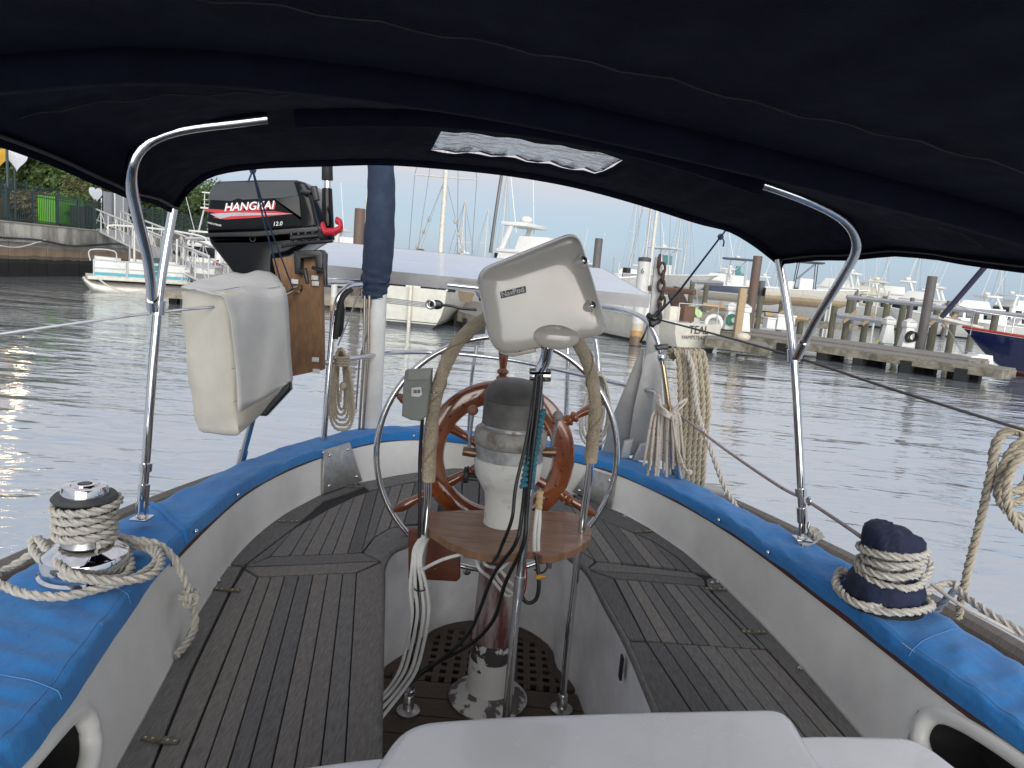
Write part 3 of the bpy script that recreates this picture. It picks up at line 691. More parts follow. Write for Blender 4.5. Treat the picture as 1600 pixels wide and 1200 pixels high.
obj(G().lathe([(.075, z_tab-.03), (.072, tz[0]), (.072, tz[1]), (.078, tz[2]), (.100, tz[3]), (.118, tz[4]), (.124, tz[5]), (.124, tz[6])], PB, n=44), 'goblet_neck', M('old_white_paint', (.66, .66, .63), .45, scale=16, col2=(.42, .40, .36), lo=.55, hi=.75, bump=.3, bs=40), ped, smooth=60)
dirty = M('dirty_grey_ring', (.36, .35, .32), .6, .3, scale=20, col2=(.16, .13, .10), lo=.45, hi=.7, bump=.4, bs=40)
z1, z2, z3 = zc(802, 715), zc(802, 690), zc(802, 672)
obj(G().lathe([(.122, z1), (.123, z2-.012)], PB, n=44), 'binnacle_collar', M('scuffed_aluminium', (.40, .40, .40), .5, .6, var=.3, scale=30), ped)
obj(G().lathe([(.123, z2-.012), (.130, z2-.006), (.132, z2+.01), (.128, z3), (.118, z3+.008), (.108, z3+.01)], PB, n=44), 'collar_ring', dirty, ped, smooth=60)
hoodM = M('oxidised_hood', (.155, .150, .140), .55, .5, var=.25, scale=18, bump=.1)
z4, z5, z6 = zc(802, 668), zc(802, 625), zc(802, 588)
obj(G().lathe([(.108, z3+.004), (.109, z4+.01), (.107, z4+.012)], PB, n=44), 'hood_band', dull, ped)
hz_ = (z6-z5)*.86
obj(G().lathe([(.107, z4+.01), (.106, z5-.004), (.107, z5)], PB, n=44), 'hood_cylinder', hoodM, ped, smooth=60)
rings = []
for k_ in range(9):
    a_ = math.pi/2*k_/8; rings.append([PB+V((math.cos(2*math.pi*j/44)*.106*max(math.cos(a_), .01)**.55, math.sin(2*math.pi*j/44)*.106*max(math.cos(a_), .01)**.55+.02*math.sin(a_), z5+.001+hz_*math.sin(a_))) for j in range(44)])
obj(G().ring(rings), 'hood_dome', M('dark_hood', (.085, .084, .080), .5, .4, var=.25, scale=18), ped, smooth=60)
# engine levers on both sides of the head
for sx, px, kn_, kc in ((-1, 742, 641, (.22, .10, .07)), (1, 868, 650, (.28, .25, .22))):
    y_ = zc(px, 706); a = V((PB.x+sx*.10, D-.02, y_)); b = V((PB.x+sx*.165, D-.02, y_+.005))
    bs_ = obj(G().cyl(a, b, .017), 'lever_shaft', M('worn_bronze', (.20, .13, .09), .4, .8), ped, bevel=.002)
    t = PY(px+(-3 if sx < 0 else 4), kn_, D-.03); obj(G().cyl(b-V((sx*.02, 0, 0)), t, .006), 'lever_rod', steel, ped)
    obj(G().sph(t, .019, 16), 'lever_knob', M('knob_%d' % sx, kc, .5), ped)
kb = PY(727, 742, D-.02); obj(G().cyl(kb+V((-.006, 0, 0)), kb+V((.012, 0, 0)), .03, n=10).cyl(kb, kb+V((.07, 0, 0)), .008), 'brake_knob', rubber, ped, bevel=.004)

# ------------------------------------------------------------------ steering wheel
WC = PY(779, 713, 2.78); whl = thing('steering_wheel', WC, 'varnished mahogany ship wheel with turned spokes inside a steel hoop', 'wheel')
wn = V((.10, -1, .0)).normalized(); we = V((1, .10, 0)).normalized(); wz = V((0, 0, 1))
rs = .49; 
def wp(a, r_): return WC+(we*math.cos(a)+wz*math.sin(a))*r_
obj(G().torus(WC, rs, .0125, wn, 72, 12), 'steel_hoop', steel, whl, smooth=70)
prof = [(.222, -.012), (.226, -.022), (.245, -.026), (.285, -.026), (.304, -.020), (.312, -.008), (.312, .010), (.30, .022), (.235, .022), (.222, .012)]
rim = obj(G().ring([[wp(2*math.pi*i/72, r_)-wn*z for r_, z in prof] for i in range(72)], closed=True), 'rim', maho, whl, smooth=35)
for i in range(24): obj(G().sph(wp(2*math.pi*(i+.5)/24, .262)+wn*.026, .006, 8, (1, .3, 1)), 'rim_plug', M('dark_plug', (.05, .012, .006), .3), rim)
g = G(); 
obj(G().torus(WC, .232, .006, wn, 60, 6).torus(WC, .296, .006, wn, 60, 6), 'rim_bead', M('dark_mahogany', (.06, .012, .005), .15, coat=.7), rim)
hub = obj(G().lathe([(.0, -.05), (.07, -.045), (.085, -.02), (.085, .02), (.06, .04), (.03, .07), (.0, .07)], WC, -wn, 28), 'hub', maho, whl)
for k in range(6):
    a = R(92+60*k); d = (we*math.cos(a)+wz*math.sin(a))
    pr = [(.017, .05), (.022, .09), (.017, .12), (.024, .125), (.024, .132), (.016, .14), (.019, .19), (.022, .225)]
    obj(G().lathe(pr, WC, d, 14), 'spoke', maho, whl, smooth=50)
    pr = [(.022, .30), (.022, .315), (.026, .32), (.026, .327), (.015, .335), (.024, .345), (.024, .352), (.014, .362), (.016, .38), (.021, .42), (.020, .45), (.012, .472), (.006, .478)]
    obj(G().lathe(pr, WC, d, 14), 'handle', maho, whl, smooth=50)

# ------------------------------------------------------------------ pedestal guard with cord wrapping, tray, switch box
GY, GM = 2.37, .16
gp = [(637, 1120), (640, 1090), (655, 930), (667, 800), (670, 740), (675, 660), (683, 610), (700, 562), (725, 524), (760, 498), (800, 488), (850, 492), (890, 520), (910, 548), (925, 590), (930, 640), (926, 690), (918, 760), (904, 860), (890, 980), (878, 1098), (877, 1110)]
gpts = [PY(x, y, GY, GM) for x, y in gp]
gx = cat(gpts, 10); grd = thing('pedestal_guard', (0, 2.37, .555), 'steel pedestal guard hoop wrapped in tan cord around the compass head', 'guard rail')
obj(G().tube(gx, .0135, 14), 'guard_tube', chrome, grd, smooth=60)
iw0, iw1 = 10*4-2, 10*16+6
wrapM = M('tan_cord_wrap', (.50, .42, .31), .8, var=.22, scale=14, bump=.9, bs=230)
wrp = gx[iw0:iw1]; ws = resamp(wrp, .0030)
obj(G().tube(ws, [.0215+.0022*(i % 2)+.0008*math.sin(i*.14) for i in range(len(ws))], 14), 'cord_wrap', wrapM, grd, smooth=70)
F = frames(ws); hel = [ws[i]+(F[i][1]*math.cos(i*.097)+F[i][2]*math.sin(i*.097))*.024 for i in range(len(ws))]
obj(G().tube(hel, .0026, 5), 'wrap_seam', M('wrap_seam', (.27, .215, .14), .9), grd)
for p in (gpts[0], gpts[-1]): obj(G().lathe([(.042, 0), (.042, .006), (.02, .012), (.018, .06), (.0165, .065)], V((p.x, p.y, .554)), n=20), 'foot_socket', dull, grd)
for p in (gpts[1], gpts[-2]): obj(G().torus(p+V((0, 0, .03)), .0145, .0035, n=18, m=6), 'tube_ring', steel, grd)
tray = thing('teak_tray', (0.05, 2.3, z_tab-.03), 'worn brown teak tray with cracked front edge around the pedestal', 'tray')
tw = M('worn_teak_tray', (.17, .085, .045), .42, scale=7, stretch=(1, 6, 1), col2=(.27, .16, .10), lo=.35, hi=.75, bump=.25, bs=40, coat=.15)
tp = [(668, 800), (720, 797), (800, 797), (890, 799), (908, 806), (925, 828), (922, 842), (898, 858), (868, 867), (848, 869), (832, 861), (812, 862), (790, 868), (762, 866), (735, 860), (700, 846), (672, 828), (664, 813)]
tpt = [PZ(x, y, z_tab) for x, y in tp]
cutx = [tpt[0].lerp(tpt[-1], 0)]
# four boards side by side
ys0, ys1 = min(p.y for p in tpt), max(p.y for p in tpt)
def clip(poly, y0, y1):
    def half(P, f):
        r_ = []
        for i in range(len(P)):
            a, b = P[i-1], P[i]; fa, fb = f(a), f(b)
            if fa*fb < 0: r_.append(a.lerp(b, fa/(fa-fb)))
            if fb >= 0: r_.append(b)
        return r_
    return half(half(poly, lambda p: p.y-y0), lambda p: y1-p.y)
for k in range(4):
    a = ys0+(ys1-ys0)*k/4; b = ys0+(ys1-ys0)*(k+1)/4; q = clip(tpt, a+.0011, b-.0011)
    if len(q) > 2: obj(G().prism([V((p.x, p.y, z_tab-.028)) for p in q], (0, 0, .028+rnd.uniform(-.0006, .0006))), 'tray_board', tw, tray, bevel=.002, bseg=1, smooth=30)
# teak backing block below the left end
blk = [PY(x, y, 2.50) for x, y in [(640, 822), (720, 835), (720, 898), (715, 903), (640, 899)]]
o = tag(obj(G().puff(blk, (0, -1, 0), .035, .006), 'teak_block', M('oiled_teak_block', (.13, .038, .02), .4, var=.3, scale=8, stretch=(1, 1, 6)), smooth=50), 'reddish teak mounting block below the left end of the tray', 'block')
obj(G().sph(PY(680, 888, 2.47), .006, 8), 'screw', dull, o)
jb = thing('switch_box', PY(655, 650, 2.33), 'small grey weatherproof switch box with white barcode sticker on the guard', 'switch box')
gm = M('grey_box', (.20, .215, .19), .5, var=.08); gm2 = M('grey_box_top', (.25, .265, .235), .45, var=.08)
bp_ = [PY(x, y, 2.34) for x, y in [(637, 576), (677, 574), (676, 600), (671, 645), (660, 653), (645, 651), (632, 645), (634, 600)]]
obj(G().puff(bp_, (0, -1, 0), .06, .008), 'housing', gm, jb, smooth=40)
obj(G().puff([PY(x, y, 2.275) for x, y in [(639, 577), (675, 576), (673, 593), (637, 594)]], (0, -1, 0), .012, .004), 'lid', gm2, jb)
obj(G().prism([PY(x, y, 2.272) for x, y in [(643, 606), (658, 604), (660, 616), (655, 620), (643, 619)]], (0, -.002, 0)), 'sticker', M('white_sticker', (.7, .7, .68), .6), jb, smooth=0)
g = G()
for k in range(6): a = PY(646+k*1.9, 608, 2.268); g.box(a+V((0, 0, -.008)), (.0012+.0008*(k % 3), .001, .012))
obj(g, 'barcode', M('ink', (.02, .02, .02), .6), jb, smooth=0)
obj(G().torus(PY(677, 611, GY, GM), .026, .0025, (0, 0, 1), 20, 6), 'hose_clip', steel, jb)

# ------------------------------------------------------------------ instrument pod on its pole
podc = PY(848, 458, 2.12); pod = thing('instrument_pod', PY(848, 560, 2.12), 'glossy beige instrument pod tilted on chrome swivel with three screws', 'instrument pod')
podM = M('beige_plastic', (.56, .515, .455), .14, var=.03, scale=6, coat=.6, rvar=.3)
cor = [(744, 424), (902, 361), (950, 519), (771, 557)]
PC = [PY(x, y, 2.12) for x, y in cor]; pe = (PC[1]-PC[0]).normalized(); pn = pe.cross(PC[3]-PC[0]).normalized(); pn = pn if pn.y < 0 else -pn
def rquad(c4, rads, n=7):
    out_ = []
    for i in range(4):
        p, a, b = c4[i], c4[i-1], c4[(i+1) % 4]; da, db = (a-p).normalized(), (b-p).normalized(); r_ = rads[i]
        s, e = p+da*r_, p+db*r_
        for k in range(n+1): t = k/n; out_.append((s*(1-t)+p*t)*(1-t)+(p*(1-t)+e*t)*t)
    return out_
def pring(d, h, sh=V((0, 0, 0))):
    ex = pe; ey = pn.cross(ex); o = PC[0]; base_ = rquad(PC, [.05, .05, .045, .075])
    q = [((p-o).dot(ex), (p-o).dot(ey)) for p in base_]; return [o+ex*x+ey*y+pn*h+sh for x, y in off2(q, d)]
cen = sum(PC, V())/4
def pscale(s, h, sh=V((0, 0, 0))): return [cen+(p-cen)*s+pn*h+sh for p in rquad(PC, [.05, .05, .045, .075])]
rings = [pscale(1.0, -.01), pscale(1.0, .03), pscale(.995, .045), pscale(.982, .058), pscale(.962, .067), pscale(.93, .0745), pscale(.88, .080), pscale(.80, .0838), pscale(.68, .0860), pscale(.5, .0869), pscale(.3, .0872), pscale(.1, .0873)]
body = obj(G().ring(rings), 'pod_back', podM, pod, smooth=70)
obj(G().ring([pscale(1.015, -.014), pscale(1.015, -.009)]), 'gasket', rubber, pod)
obj(G().ring([pscale(.9, -.07), pscale(.98, -.06), pscale(1.03, -.035), pscale(1.03, -.02), pscale(1.015, -.013)]), 'pod_bezel', podM, pod, smooth=70)
def onface(px, py, h): d = ray(px, py); c_ = cen+pn*h; return O3+d*((c_-O3).dot(pn)/d.dot(pn))
for px, py in ((911, 407), (924, 477)):
    p = onface(px, py, .074); b_ = [p+pn*.006-pe*t*.07 for t in (0, .3, .6, 1)]
    obj(G().tube(cat([b_[0]-pn*.0, b_[1]-pn*.012, b_[2]-pn*.026, b_[3]-pn*.045], 6), [.019]*6+[.018]*6+[.016]*7, 14), 'screw_boss', podM, body, smooth=80)
    obj(G().lathe([(.012, -.002), (.012, .002), (.006, .0022)], p+pn*.006, pn, 16), 'screw_recess', rubber, body); obj(G().sph(p+pn*.009, .007, 10), 'screw', chrome, body)
p = PY(812, 546, 2.055); obj(G().sph(p, .008, 10), 'screw', chrome, body)
lob = [(778, 530), (835, 528), (838, 548), (800, 556), (782, 550)]
obj(G().puff([PY(x, y, 2.11) for x, y in lob], (0, -1, 0), .045, .012), 'lower_lobe', podM, body, smooth=60)
bc_ = PY(866, 523, 2.10); obj(G().sph(bc_+pn*.055, .064, 24, (1.1, .42, .6)), 'mount_boss', podM, body, smooth=80)
lab = obj(G().puff([cen+(PY(x, y, 2.12)-cen)+pn*.0872 for x, y in [(783, 455), (821, 446), (822, 456), (784, 465)]], pn, .003, .001), 'badge', M('badge_grey', (.05, .05, .055), .4), pod)
bq = [PY(x, y, 2.12)+pn*.0905 for x, y in [(786, 462.5), (819, 454)]]
text('NavPod', bq[0], bq[1], M('badge_text', (.6, .6, .6), .4), lab, 'badge_lettering', bold=.012, up=wz, nrm=pn, lift=.0008)
npole = V((.086, 2.10, 0))
el_ = [PY(856, 541, 2.06), PY(852, 562, 2.08), PY(843, 582, 2.09), PY(842, 600, 2.10)]
sw = obj(G().lathe([(.032, .0), (.033, .006), (.026, .012), (.018, .02)], el_[0]+V((0, 0, .012)), (0, 0, -1), 24), 'swivel_flange', chrome, pod, smooth=60)
obj(G().tube(cat(el_, 6), [.0175]*19, 16), 'swivel_neck', chrome, pod, smooth=60)
obj(G().cyl(el_[2]+V((-.03, 0, -.01)), el_[2]+V((.035, 0, -.004)), .021, n=18), 'swivel_knuckle', chrome, pod, bevel=.004)
ppath = [PY(842, 598, 2.10), PY(833, 720, 2.09), PY(817, 862, 2.07), PY(806, 960, 2.06)]
b0 = ppath[-1]; ppath.append(V((b0.x, b0.y, .56)))
obj(G().tube(ppath, .0135, 14), 'pole', steel, pod, smooth=60)
obj(G().cyl(PY(812, 900, 2.065), PY(809, 935, 2.065), .016), 'pole_joint', dull, pod)
# braided teal cord sleeve on the pole
teal = M('teal_cord', (.04, .18, .24), .8, var=.3, scale=60); g = G()
A, B = PY(843, 640, 2.06), PY(822, 762, 2.04)
for k in range(4):
    P = []
    for i in range(90):
        t = i/89; c = A.lerp(B, t); s = 1 if k < 2 else -1; ph = s*i*.5+k*math.pi; P.append(c+V((math.cos(ph)*.016, math.sin(ph)*.010, 0)))
    g.tube(P, .0055, 5)
tag(obj(g, 'cord_lashing', teal, smooth=60), 'teal braided cord lashing the cables to the pod pole', 'cord')
def cable(P, r_, mat, label, name='cable', n=10, grp=None):
    return tag(obj(G().tube(cat(P, n), r_, 8), name, mat, smooth=70), label, 'cable', grp)
bk = M('black_cable', (.010, .010, .011), .45)
c1 = lambda dx, y=2.05: [PY(843+dx, 585, y), PY(838+dx, 640, y), PY(828+dx, 720, y), PY(820+dx, 800, y)]
cable(c1(-4, 2.04)+[PY(805, 850, 2.02), PY(770, 900, 2.15), PY(735, 985, 2.2), PY(690, 1030, 2.22), PY(650, 1060, 2.25), PY(600, 1110, 2.1), PY(575, 1150, 1.95)], .0062, bk, 'upper thick black cable swinging from pod pole across the pedestal')
cable(c1(3, 2.03)+[PY(818, 850, 2.02), PY(790, 910, 2.1), PY(770, 970, 2.15), PY(730, 1010, 2.2), PY(660, 1048, 2.24), PY(610, 1100, 2.1), PY(585, 1140, 1.95)], .0066, bk, 'lower thick black cable swinging from pod pole across the pedestal')
cable([PY(838, 585, 2.06), PY(824, 680, 2.03), PY(806, 760, 2.0), PY(800, 810, 1.98), PY(785, 850, 2.02), PY(775, 872, 2.12), PY(760, 885, 2.25)], .0055, bk, 'black cable leaving the pod pole and tucking under the tray')
cable([PY(660, 655, 2.3), PY(656, 720, 2.32), PY(656, 800, 2.31), PY(653, 900, 2.31), PY(646, 970, 2.3), PY(640, 1060, 2.28)], .006, bk, 'black cable running down from the grey switch box')
for k, dx in enumerate((-13, -5, 5, 13)):
    cable([PY(666+dx*.2, 838+dx*.3, 2.33), PY(655+dx*.5, 855, 2.28), PY(651+dx*.5, 880, 2.25), PY(654+dx, 920, 2.24), PY(657+dx, 960, 2.24), PY(648+dx, 1010, 2.24), PY(636+dx, 1050, 2.22), PY(612+dx, 1085, 2.12), PY(575+dx, 1118+dx, 2.0)], .0064, cable_w, ['leftmost white cable', 'second white cable from the left', 'third white cable from the left', 'rightmost white cable'][k]+' in the bundle hanging left of the pedestal', grp='white cables')
cable([PY(660, 890, 2.23), PY(690, 875, 2.2), PY(722, 866, 2.22), PY(745, 864, 2.3)], .0058, cable_w, 'white cable crossing in front of the teak block')
for k, (a, b) in enumerate((((742, 864), (768, 905)), ((752, 868), (780, 890)), ((800, 872), (775, 900)))):
    cable([PY(*a, 2.25), PY((a[0]+b[0])/2-6, (a[1]+b[1])/2+4, 2.2), PY(*b, 2.24), PY(b[0]+25, b[1]+26, 2.26), PY(b[0]+40, b[1]+10, 2.3)], .006, cable_w, ['white cable looping lowest below the tray front', 'white cable looping in the middle below the tray front', 'white cable crossing rightwards below the tray front'][k])
cable([PY(838, 868, 2.16), PY(842, 910, 2.14), PY(838, 935, 2.14), PY(825, 942, 2.14), PY(815, 930, 2.14), PY(818, 905, 2.16)], .0066, bk, 'thick black cable loop hanging under the right of the tray')
cable([PY(850, 868, 2.2), PY(855, 885, 2.18), PY(847, 895, 2.18), PY(835, 890, 2.2)], .003, bk, 'thin black wire loop under the right of the tray')
cable([PY(820, 870, 2.2), PY(823, 900, 2.18), PY(818, 928, 2.18), PY(808, 920, 2.18)], .0026, M('red_wire', (.30, .02, .02), .5), 'thin red wire hanging under the tray')
tag(obj(G().lathe([(.008, 0), (.009, .012), (.005, .016), (.005, .03)], PY(838, 902, 2.14), (1, 0, .2), 12), 'wire_connector', M('yellow_plastic', (.55, .28, .02), .4)), 'small yellow wire connector under the tray', 'connector')
for px, py, r_ in ((656, 920, .018), (634, 1065, .017)): tag(obj(G().torus(PY(px, py, 2.235), r_, .0022, (0, 0, 1), 20, 6), 'cable_tie', rubber), 'black cable tie round the white bundle, %s one' % ('upper' if py < 1000 else 'lower'), 'cable tie')
# two white cables through the tray, bound at the top
g = G(); 
for dx in (-3, 3): g.tube(cat([PY(842+dx*.4, 786, 2.16), PY(840+dx, 815, 2.16), PY(838+dx, 840, 2.16), PY(838+dx, 860, 2.17)], 6), .0065, 8)
o = tag(obj(g, 'cable_pair', cable_w, smooth=60), 'pair of white cables rising through a hole in the tray', 'cable')
obj(G().tube(cat([PY(844, 767, 2.16), PY(843, 780, 2.16), PY(842, 795, 2.16)], 6), [.010+.0012*(i % 3) for i in range(13)], 10), 'tape_binding', M('yellow_tape', (.50, .38, .20), .6, var=.25, scale=80), o, smooth=60)

# ------------------------------------------------------------------ winches and their lines
def ctop(px, py): p = PZ(px, py, 1.315); return p
wl = ctop(134, 893); wl.z = 1.315
win1 = thing('winch', wl, 'chrome sheet winch wrapped with thick white rope, uncovered, on the left coaming', 'winch')
obj(G().lathe([(.105, -.01), (.105, .002), (.098, .008), (.098, .05), (.094, .056), (.075, .068), (.062, .078)], wl, n=40), 'base', chrome, win1, smooth=40)
obj(G().lathe([(.056, .07), (.052, .09), (.050, .12), (.052, .15), (.056, .165)], wl, n=40), 'drum', dull, win1, smooth=60)
rubG = M('dark_grey_rubber', (.05, .052, .055), .6)
obj(G().lathe([(.045, .163), (.072, .166), (.076, .170), (.072, .175), (.045, .176)], wl, n=40), 'self_tailer_jaw', rubG, win1, smooth=40)
obj(G().lathe([(.045, .190), (.072, .192), (.074, .196), (.068, .204), (.045, .205)], wl, n=40), 'upper_jaw', rubG, win1, smooth=40)
cap = obj(G().lathe([(.053, .2), (.053, .214), (.049, .226), (.032, .228), (.030, .232), (.022, .233), (.016, .231), (.015, .218), (.0, .218)], wl, n=40), 'cap', chrome, win1, smooth=40)
obj(G().lathe([(.014, 0), (.014, .0145), (0, .0145)], wl+V((0, 0, .2178)), n=8), 'handle_socket', black, cap)
RW = .0115
P = []
for i in range(150):
    t = i/150; turns = 4.3; a = -.6+2*math.pi*turns*t; z = .088+t*.098; r_ = .064 if t < .8 else .064+.012*(t-.8)/.2
    P.append(wl+V((math.cos(a)*r_, math.sin(a)*r_, z)))
head = [PZ(-40, 925, 1.36), PZ(-5, 912, 1.34), PZ(40, 928, 1.335), PZ(100, 932, 1.33), PZ(150, 921, 1.33), PZ(205, 905, 1.33), PZ(238, 885, 1.33), PZ(245, 868, 1.335), PZ(225, 855, 1.335), PZ(200, 858, 1.335), PZ(205, 885, 1.33), PZ(190, 903, 1.33), PZ(140, 905, 1.35), PZ(100, 898, 1.35), PZ(60, 870, 1.35), PZ(50, 848, 1.36), PZ(62, 843, 1.37), PZ(80, 868, 1.37), PZ(110, 895, 1.37), PZ(160, 908, 1.35), PZ(225, 903, 1.335), PZ(250, 885, 1.335), PZ(248, 862, 1.34), PZ(225, 848, 1.345), PZ(190, 842, 1.37)]
rope('rope', head[:1]+head[1:], RW, ropeW, 'white three strand rope looped round the base of the left chrome winch', n=8)
tail = [P[8], P[4], PZ(175, 838, 1.385), PZ(205, 843, 1.36), PZ(245, 850, 1.345), PZ(270, 870, 1.32), PZ(285, 900, 1.27), PZ(295, 922, 1.22)]
knc = PZ(297, 932, 1.19)
g = G(); g.rope([p for p in P[::1]], RW); g.rope(cat(tail, 8), RW)
for k in range(3):
    a0 = k*2.1; kp = []
    for i in range(26):
        a = 2*math.pi*i/25; kp.append(knc+Matrix.Rotation(a0, 3, V((.3, 1, .4)).normalized()) @ V((math.cos(a)*.019, math.sin(a)*.010, math.sin(a)*.017+.006*math.cos(2*a))))
    g.rope(kp, RW*.95)
g.rope(cat([knc+V((0, 0, -.015)), PZ(304, 962, 1.12), PZ(303, 985, 1.085), PZ(290, 1008, 1.072), PZ(277, 1022, 1.065)], 8), RW)
tag(obj(g, 'rope', ropeW, smooth=60), 'white rope wound round the left winch drum, knotted tail drooping onto the seat', 'rope')
rope('rope', [PZ(-30, 910, 1.25), PZ(10, 890, 1.25), PZ(45, 868, 1.28), PZ(66, 852, 1.30)], RW, ropeW, 'white rope end running off behind the left winch to the left')
wr_ = PZ(1378, 938, 1.315); wr_.z = 1.315
win2 = thing('winch', wr_, 'sheet winch under navy fabric covers, tied with white rope, on the right coaming', 'winch')
def soft(prof, nm, mat, o, n=36, amp=.006, tilt=0):
    rings = []
    for k, (r_, z) in enumerate(prof):
        rings.append([o+V((math.cos(2*math.pi*j/n)*(r_+amp*math.sin(j*1.7+k*.8)*math.sin(j*.6+1)), math.sin(2*math.pi*j/n)*(r_+amp*math.sin(j*1.7+k*.8)), z+amp*.8*math.sin(j*.9+k)+tilt*math.cos(2*math.pi*j/n))) for j in range(n)])
    return obj(G().ring(rings), nm, mat, win2, smooth=70)
soft([(.098, .0), (.102, .02), (.100, .05), (.090, .070), (.07, .078), (.05, .08)], 'lower_cover', navy2, wr_)
obj(G().lathe([(.06, .07), (.058, .16)], wr_, n=30), 'drum', dull, win2)
soft([(.055, .150), (.078, .155), (.080, .175), (.078, .20), (.066, .215), (.035, .222), (.01, .220)], 'upper_cover', navy2, wr_, amp=.005, tilt=-.01)
obj(G().lathe([(.108, -.012), (.108, .004), (.1, .006)], wr_, n=36), 'base', rubber, win2)
P = []
for i in range(150):
    t = i/150; a = 2.6+2*math.pi*3.6*t; z = .075+t*.09+.008*math.sin(a*1.0+t*3); r_ = .078+.008*math.sin(t*9)+.006*math.cos(a); P.append(wr_+V((math.cos(a)*r_, math.sin(a)*r_, z)))
g = G(); g.rope(P, RW)
lp = []
for i in range(60):
    a = 2*math.pi*i/59*1.0; lp.append(wr_+V((math.cos(a+1.2)*(.125+.02*math.cos(a)), math.sin(a+1.2)*(.118), .016+.01*math.sin(a*2))))
g.rope(lp, RW)
kc = PZ(1358, 925, 1.345)
for k in range(3):
    kp = []
    for i in range(26):
        a = 2*math.pi*i/25; kp.append(kc+Matrix.Rotation(k*2.1, 3, V((.3, 1, .4)).normalized()) @ V((math.cos(a)*.021, math.sin(a)*.010, math.sin(a)*.016+.006*math.cos(2*a))))
    g.rope(kp, RW)
g.rope(cat([kc, PZ(1400, 925, 1.35), PZ(1440, 912, 1.37), PZ(1455, 885, 1.40), PZ(1440, 870, 1.42), PZ(1420, 880, 1.43)], 8), RW)
g.rope(cat([kc+V((-.01, 0, -.01)), PZ(1330, 905, 1.335), PZ(1318, 890, 1.335), PZ(1308, 900, 1.33), PZ(1315, 925, 1.33), PZ(1345, 945, 1.33), PZ(1400, 948, 1.335), PZ(1430, 935, 1.35)], 8), RW)
g.rope(cat([PZ(1430, 935, 1.35), PZ(1470, 915, 1.37), PZ(1490, 912, 1.38), PZ(1500, 925, 1.37), PZ(1540, 955, 1.36), PZ(1580, 978, 1.35), PZ(1640, 1010, 1.33)], 8), RW)
tag(obj(g, 'rope', ropeW, smooth=60), 'white rope wound and knotted round the navy covered winch on the right', 'rope')
# red-flecked sheet from the stern bundle past the pole to the right winch and on
fleck = M('red_fleck_rope', (.52, .48, .42), .9, scale=90, col2=(.25, .04, .04), lo=.60, hi=.63, bump=.3, bs=400)
fg = M('red_fleck_grey_rope', (.33, .29, .28), .9, scale=70, col2=(.18, .03, .035), lo=.58, hi=.62)
line('sheet', [PY(1058, 645, 3.3), PY(1130, 700, 2.9), PY(1215, 758, 2.45), PY(1262, 783, 2.28), PY(1340, 835, 1.95), PZ(1352, 848, 1.45)], .006, fg, 'red flecked grey sheet line leading from stern bundle to the right winch', sides=8)
line('sheet', [PZ(1455, 912, 1.40), PZ(1500, 945, 1.38), PZ(1545, 968, 1.36), PZ(1640, 1018, 1.3)], .0055, fleck, 'red flecked white line trailing right from the covered winch', sides=8)
obj(G().torus(PY(1264, 783, 2.27), .012, .004, (1, 0, 0)), 'fairlead', steel)['label'] = 'small steel fairlead ring on the right bimini pole'
bpy.data.objects['fairlead']['category'] = 'fairlead'
# hanging coil at the right edge
cx = PY(1578, 740, 1.9); g = G()
for k in range(4):
    P = []
    for i in range(40):
        a = 2*math.pi*i/39; P.append(cx+V((.02+math.cos(a)*(.055+.012*k)+.01*k, math.sin(k*2+a)*.02-.03*k+.03, .03+math.sin(a)*(.085+.01*k)-(.02*k))))
    g.rope(P, .0125)
g.rope(cat([cx+V((.0, 0, .13)), PY(1562, 685, 1.9), PY(1548, 740, 1.9), PY(1530, 820, 1.92), PY(1512, 890, 1.95), PY(1497, 965, 1.98)], 8), .0125)
tag(obj(g, 'rope_coil', ropeT, smooth=60), 'tan dock line coiled and hanging at the right edge of the picture', 'rope')
rope('rope', [PY(1462, 955, 1.95), PY(1480, 935, 1.95), PY(1490, 925, 1.95), PY(1505, 918, 1.97)], .011, M('blue_grey_rope', (.16, .19, .25), .9), 'short blue grey rope tied below the hanging tan line')
g = G()
c = PY(1262, 842, 2.35)
for k in range(4):
    P = [c+V((math.cos(a/8*math.pi*2)*.035+.01*k, .03*math.sin(a)+.01*k, math.sin(a/8*math.pi*2)*.02)) for a in range(9)]; g.rope(cat(P, 6), .009)
tag(obj(g, 'rope_coil', ropeW, smooth=60), 'small white rope coil behind the foot of the right bimini pole', 'rope')
# lifelines
line('lifeline', [PY(-40, 528, 2.2), PY(120, 505, 2.3), PY(248, 488, 2.35), PY(362, 477, 2.4)], .005, M('grey_wire', (.33, .34, .36), .45, .4), 'grey wire lifeline entering from the left to the cream bag', 'lifeline')
line('lifeline', [PY(1016, 496, 3.5), PY(1120, 523, 3.0), PY(1240, 557, 2.4), PY(1400, 610, 2.1), PY(1660, 690, 1.8)], .0045, M('dark_wire', (.05, .045, .05), .5), 'dark wire lifeline running right from the stern rail', 'lifeline')

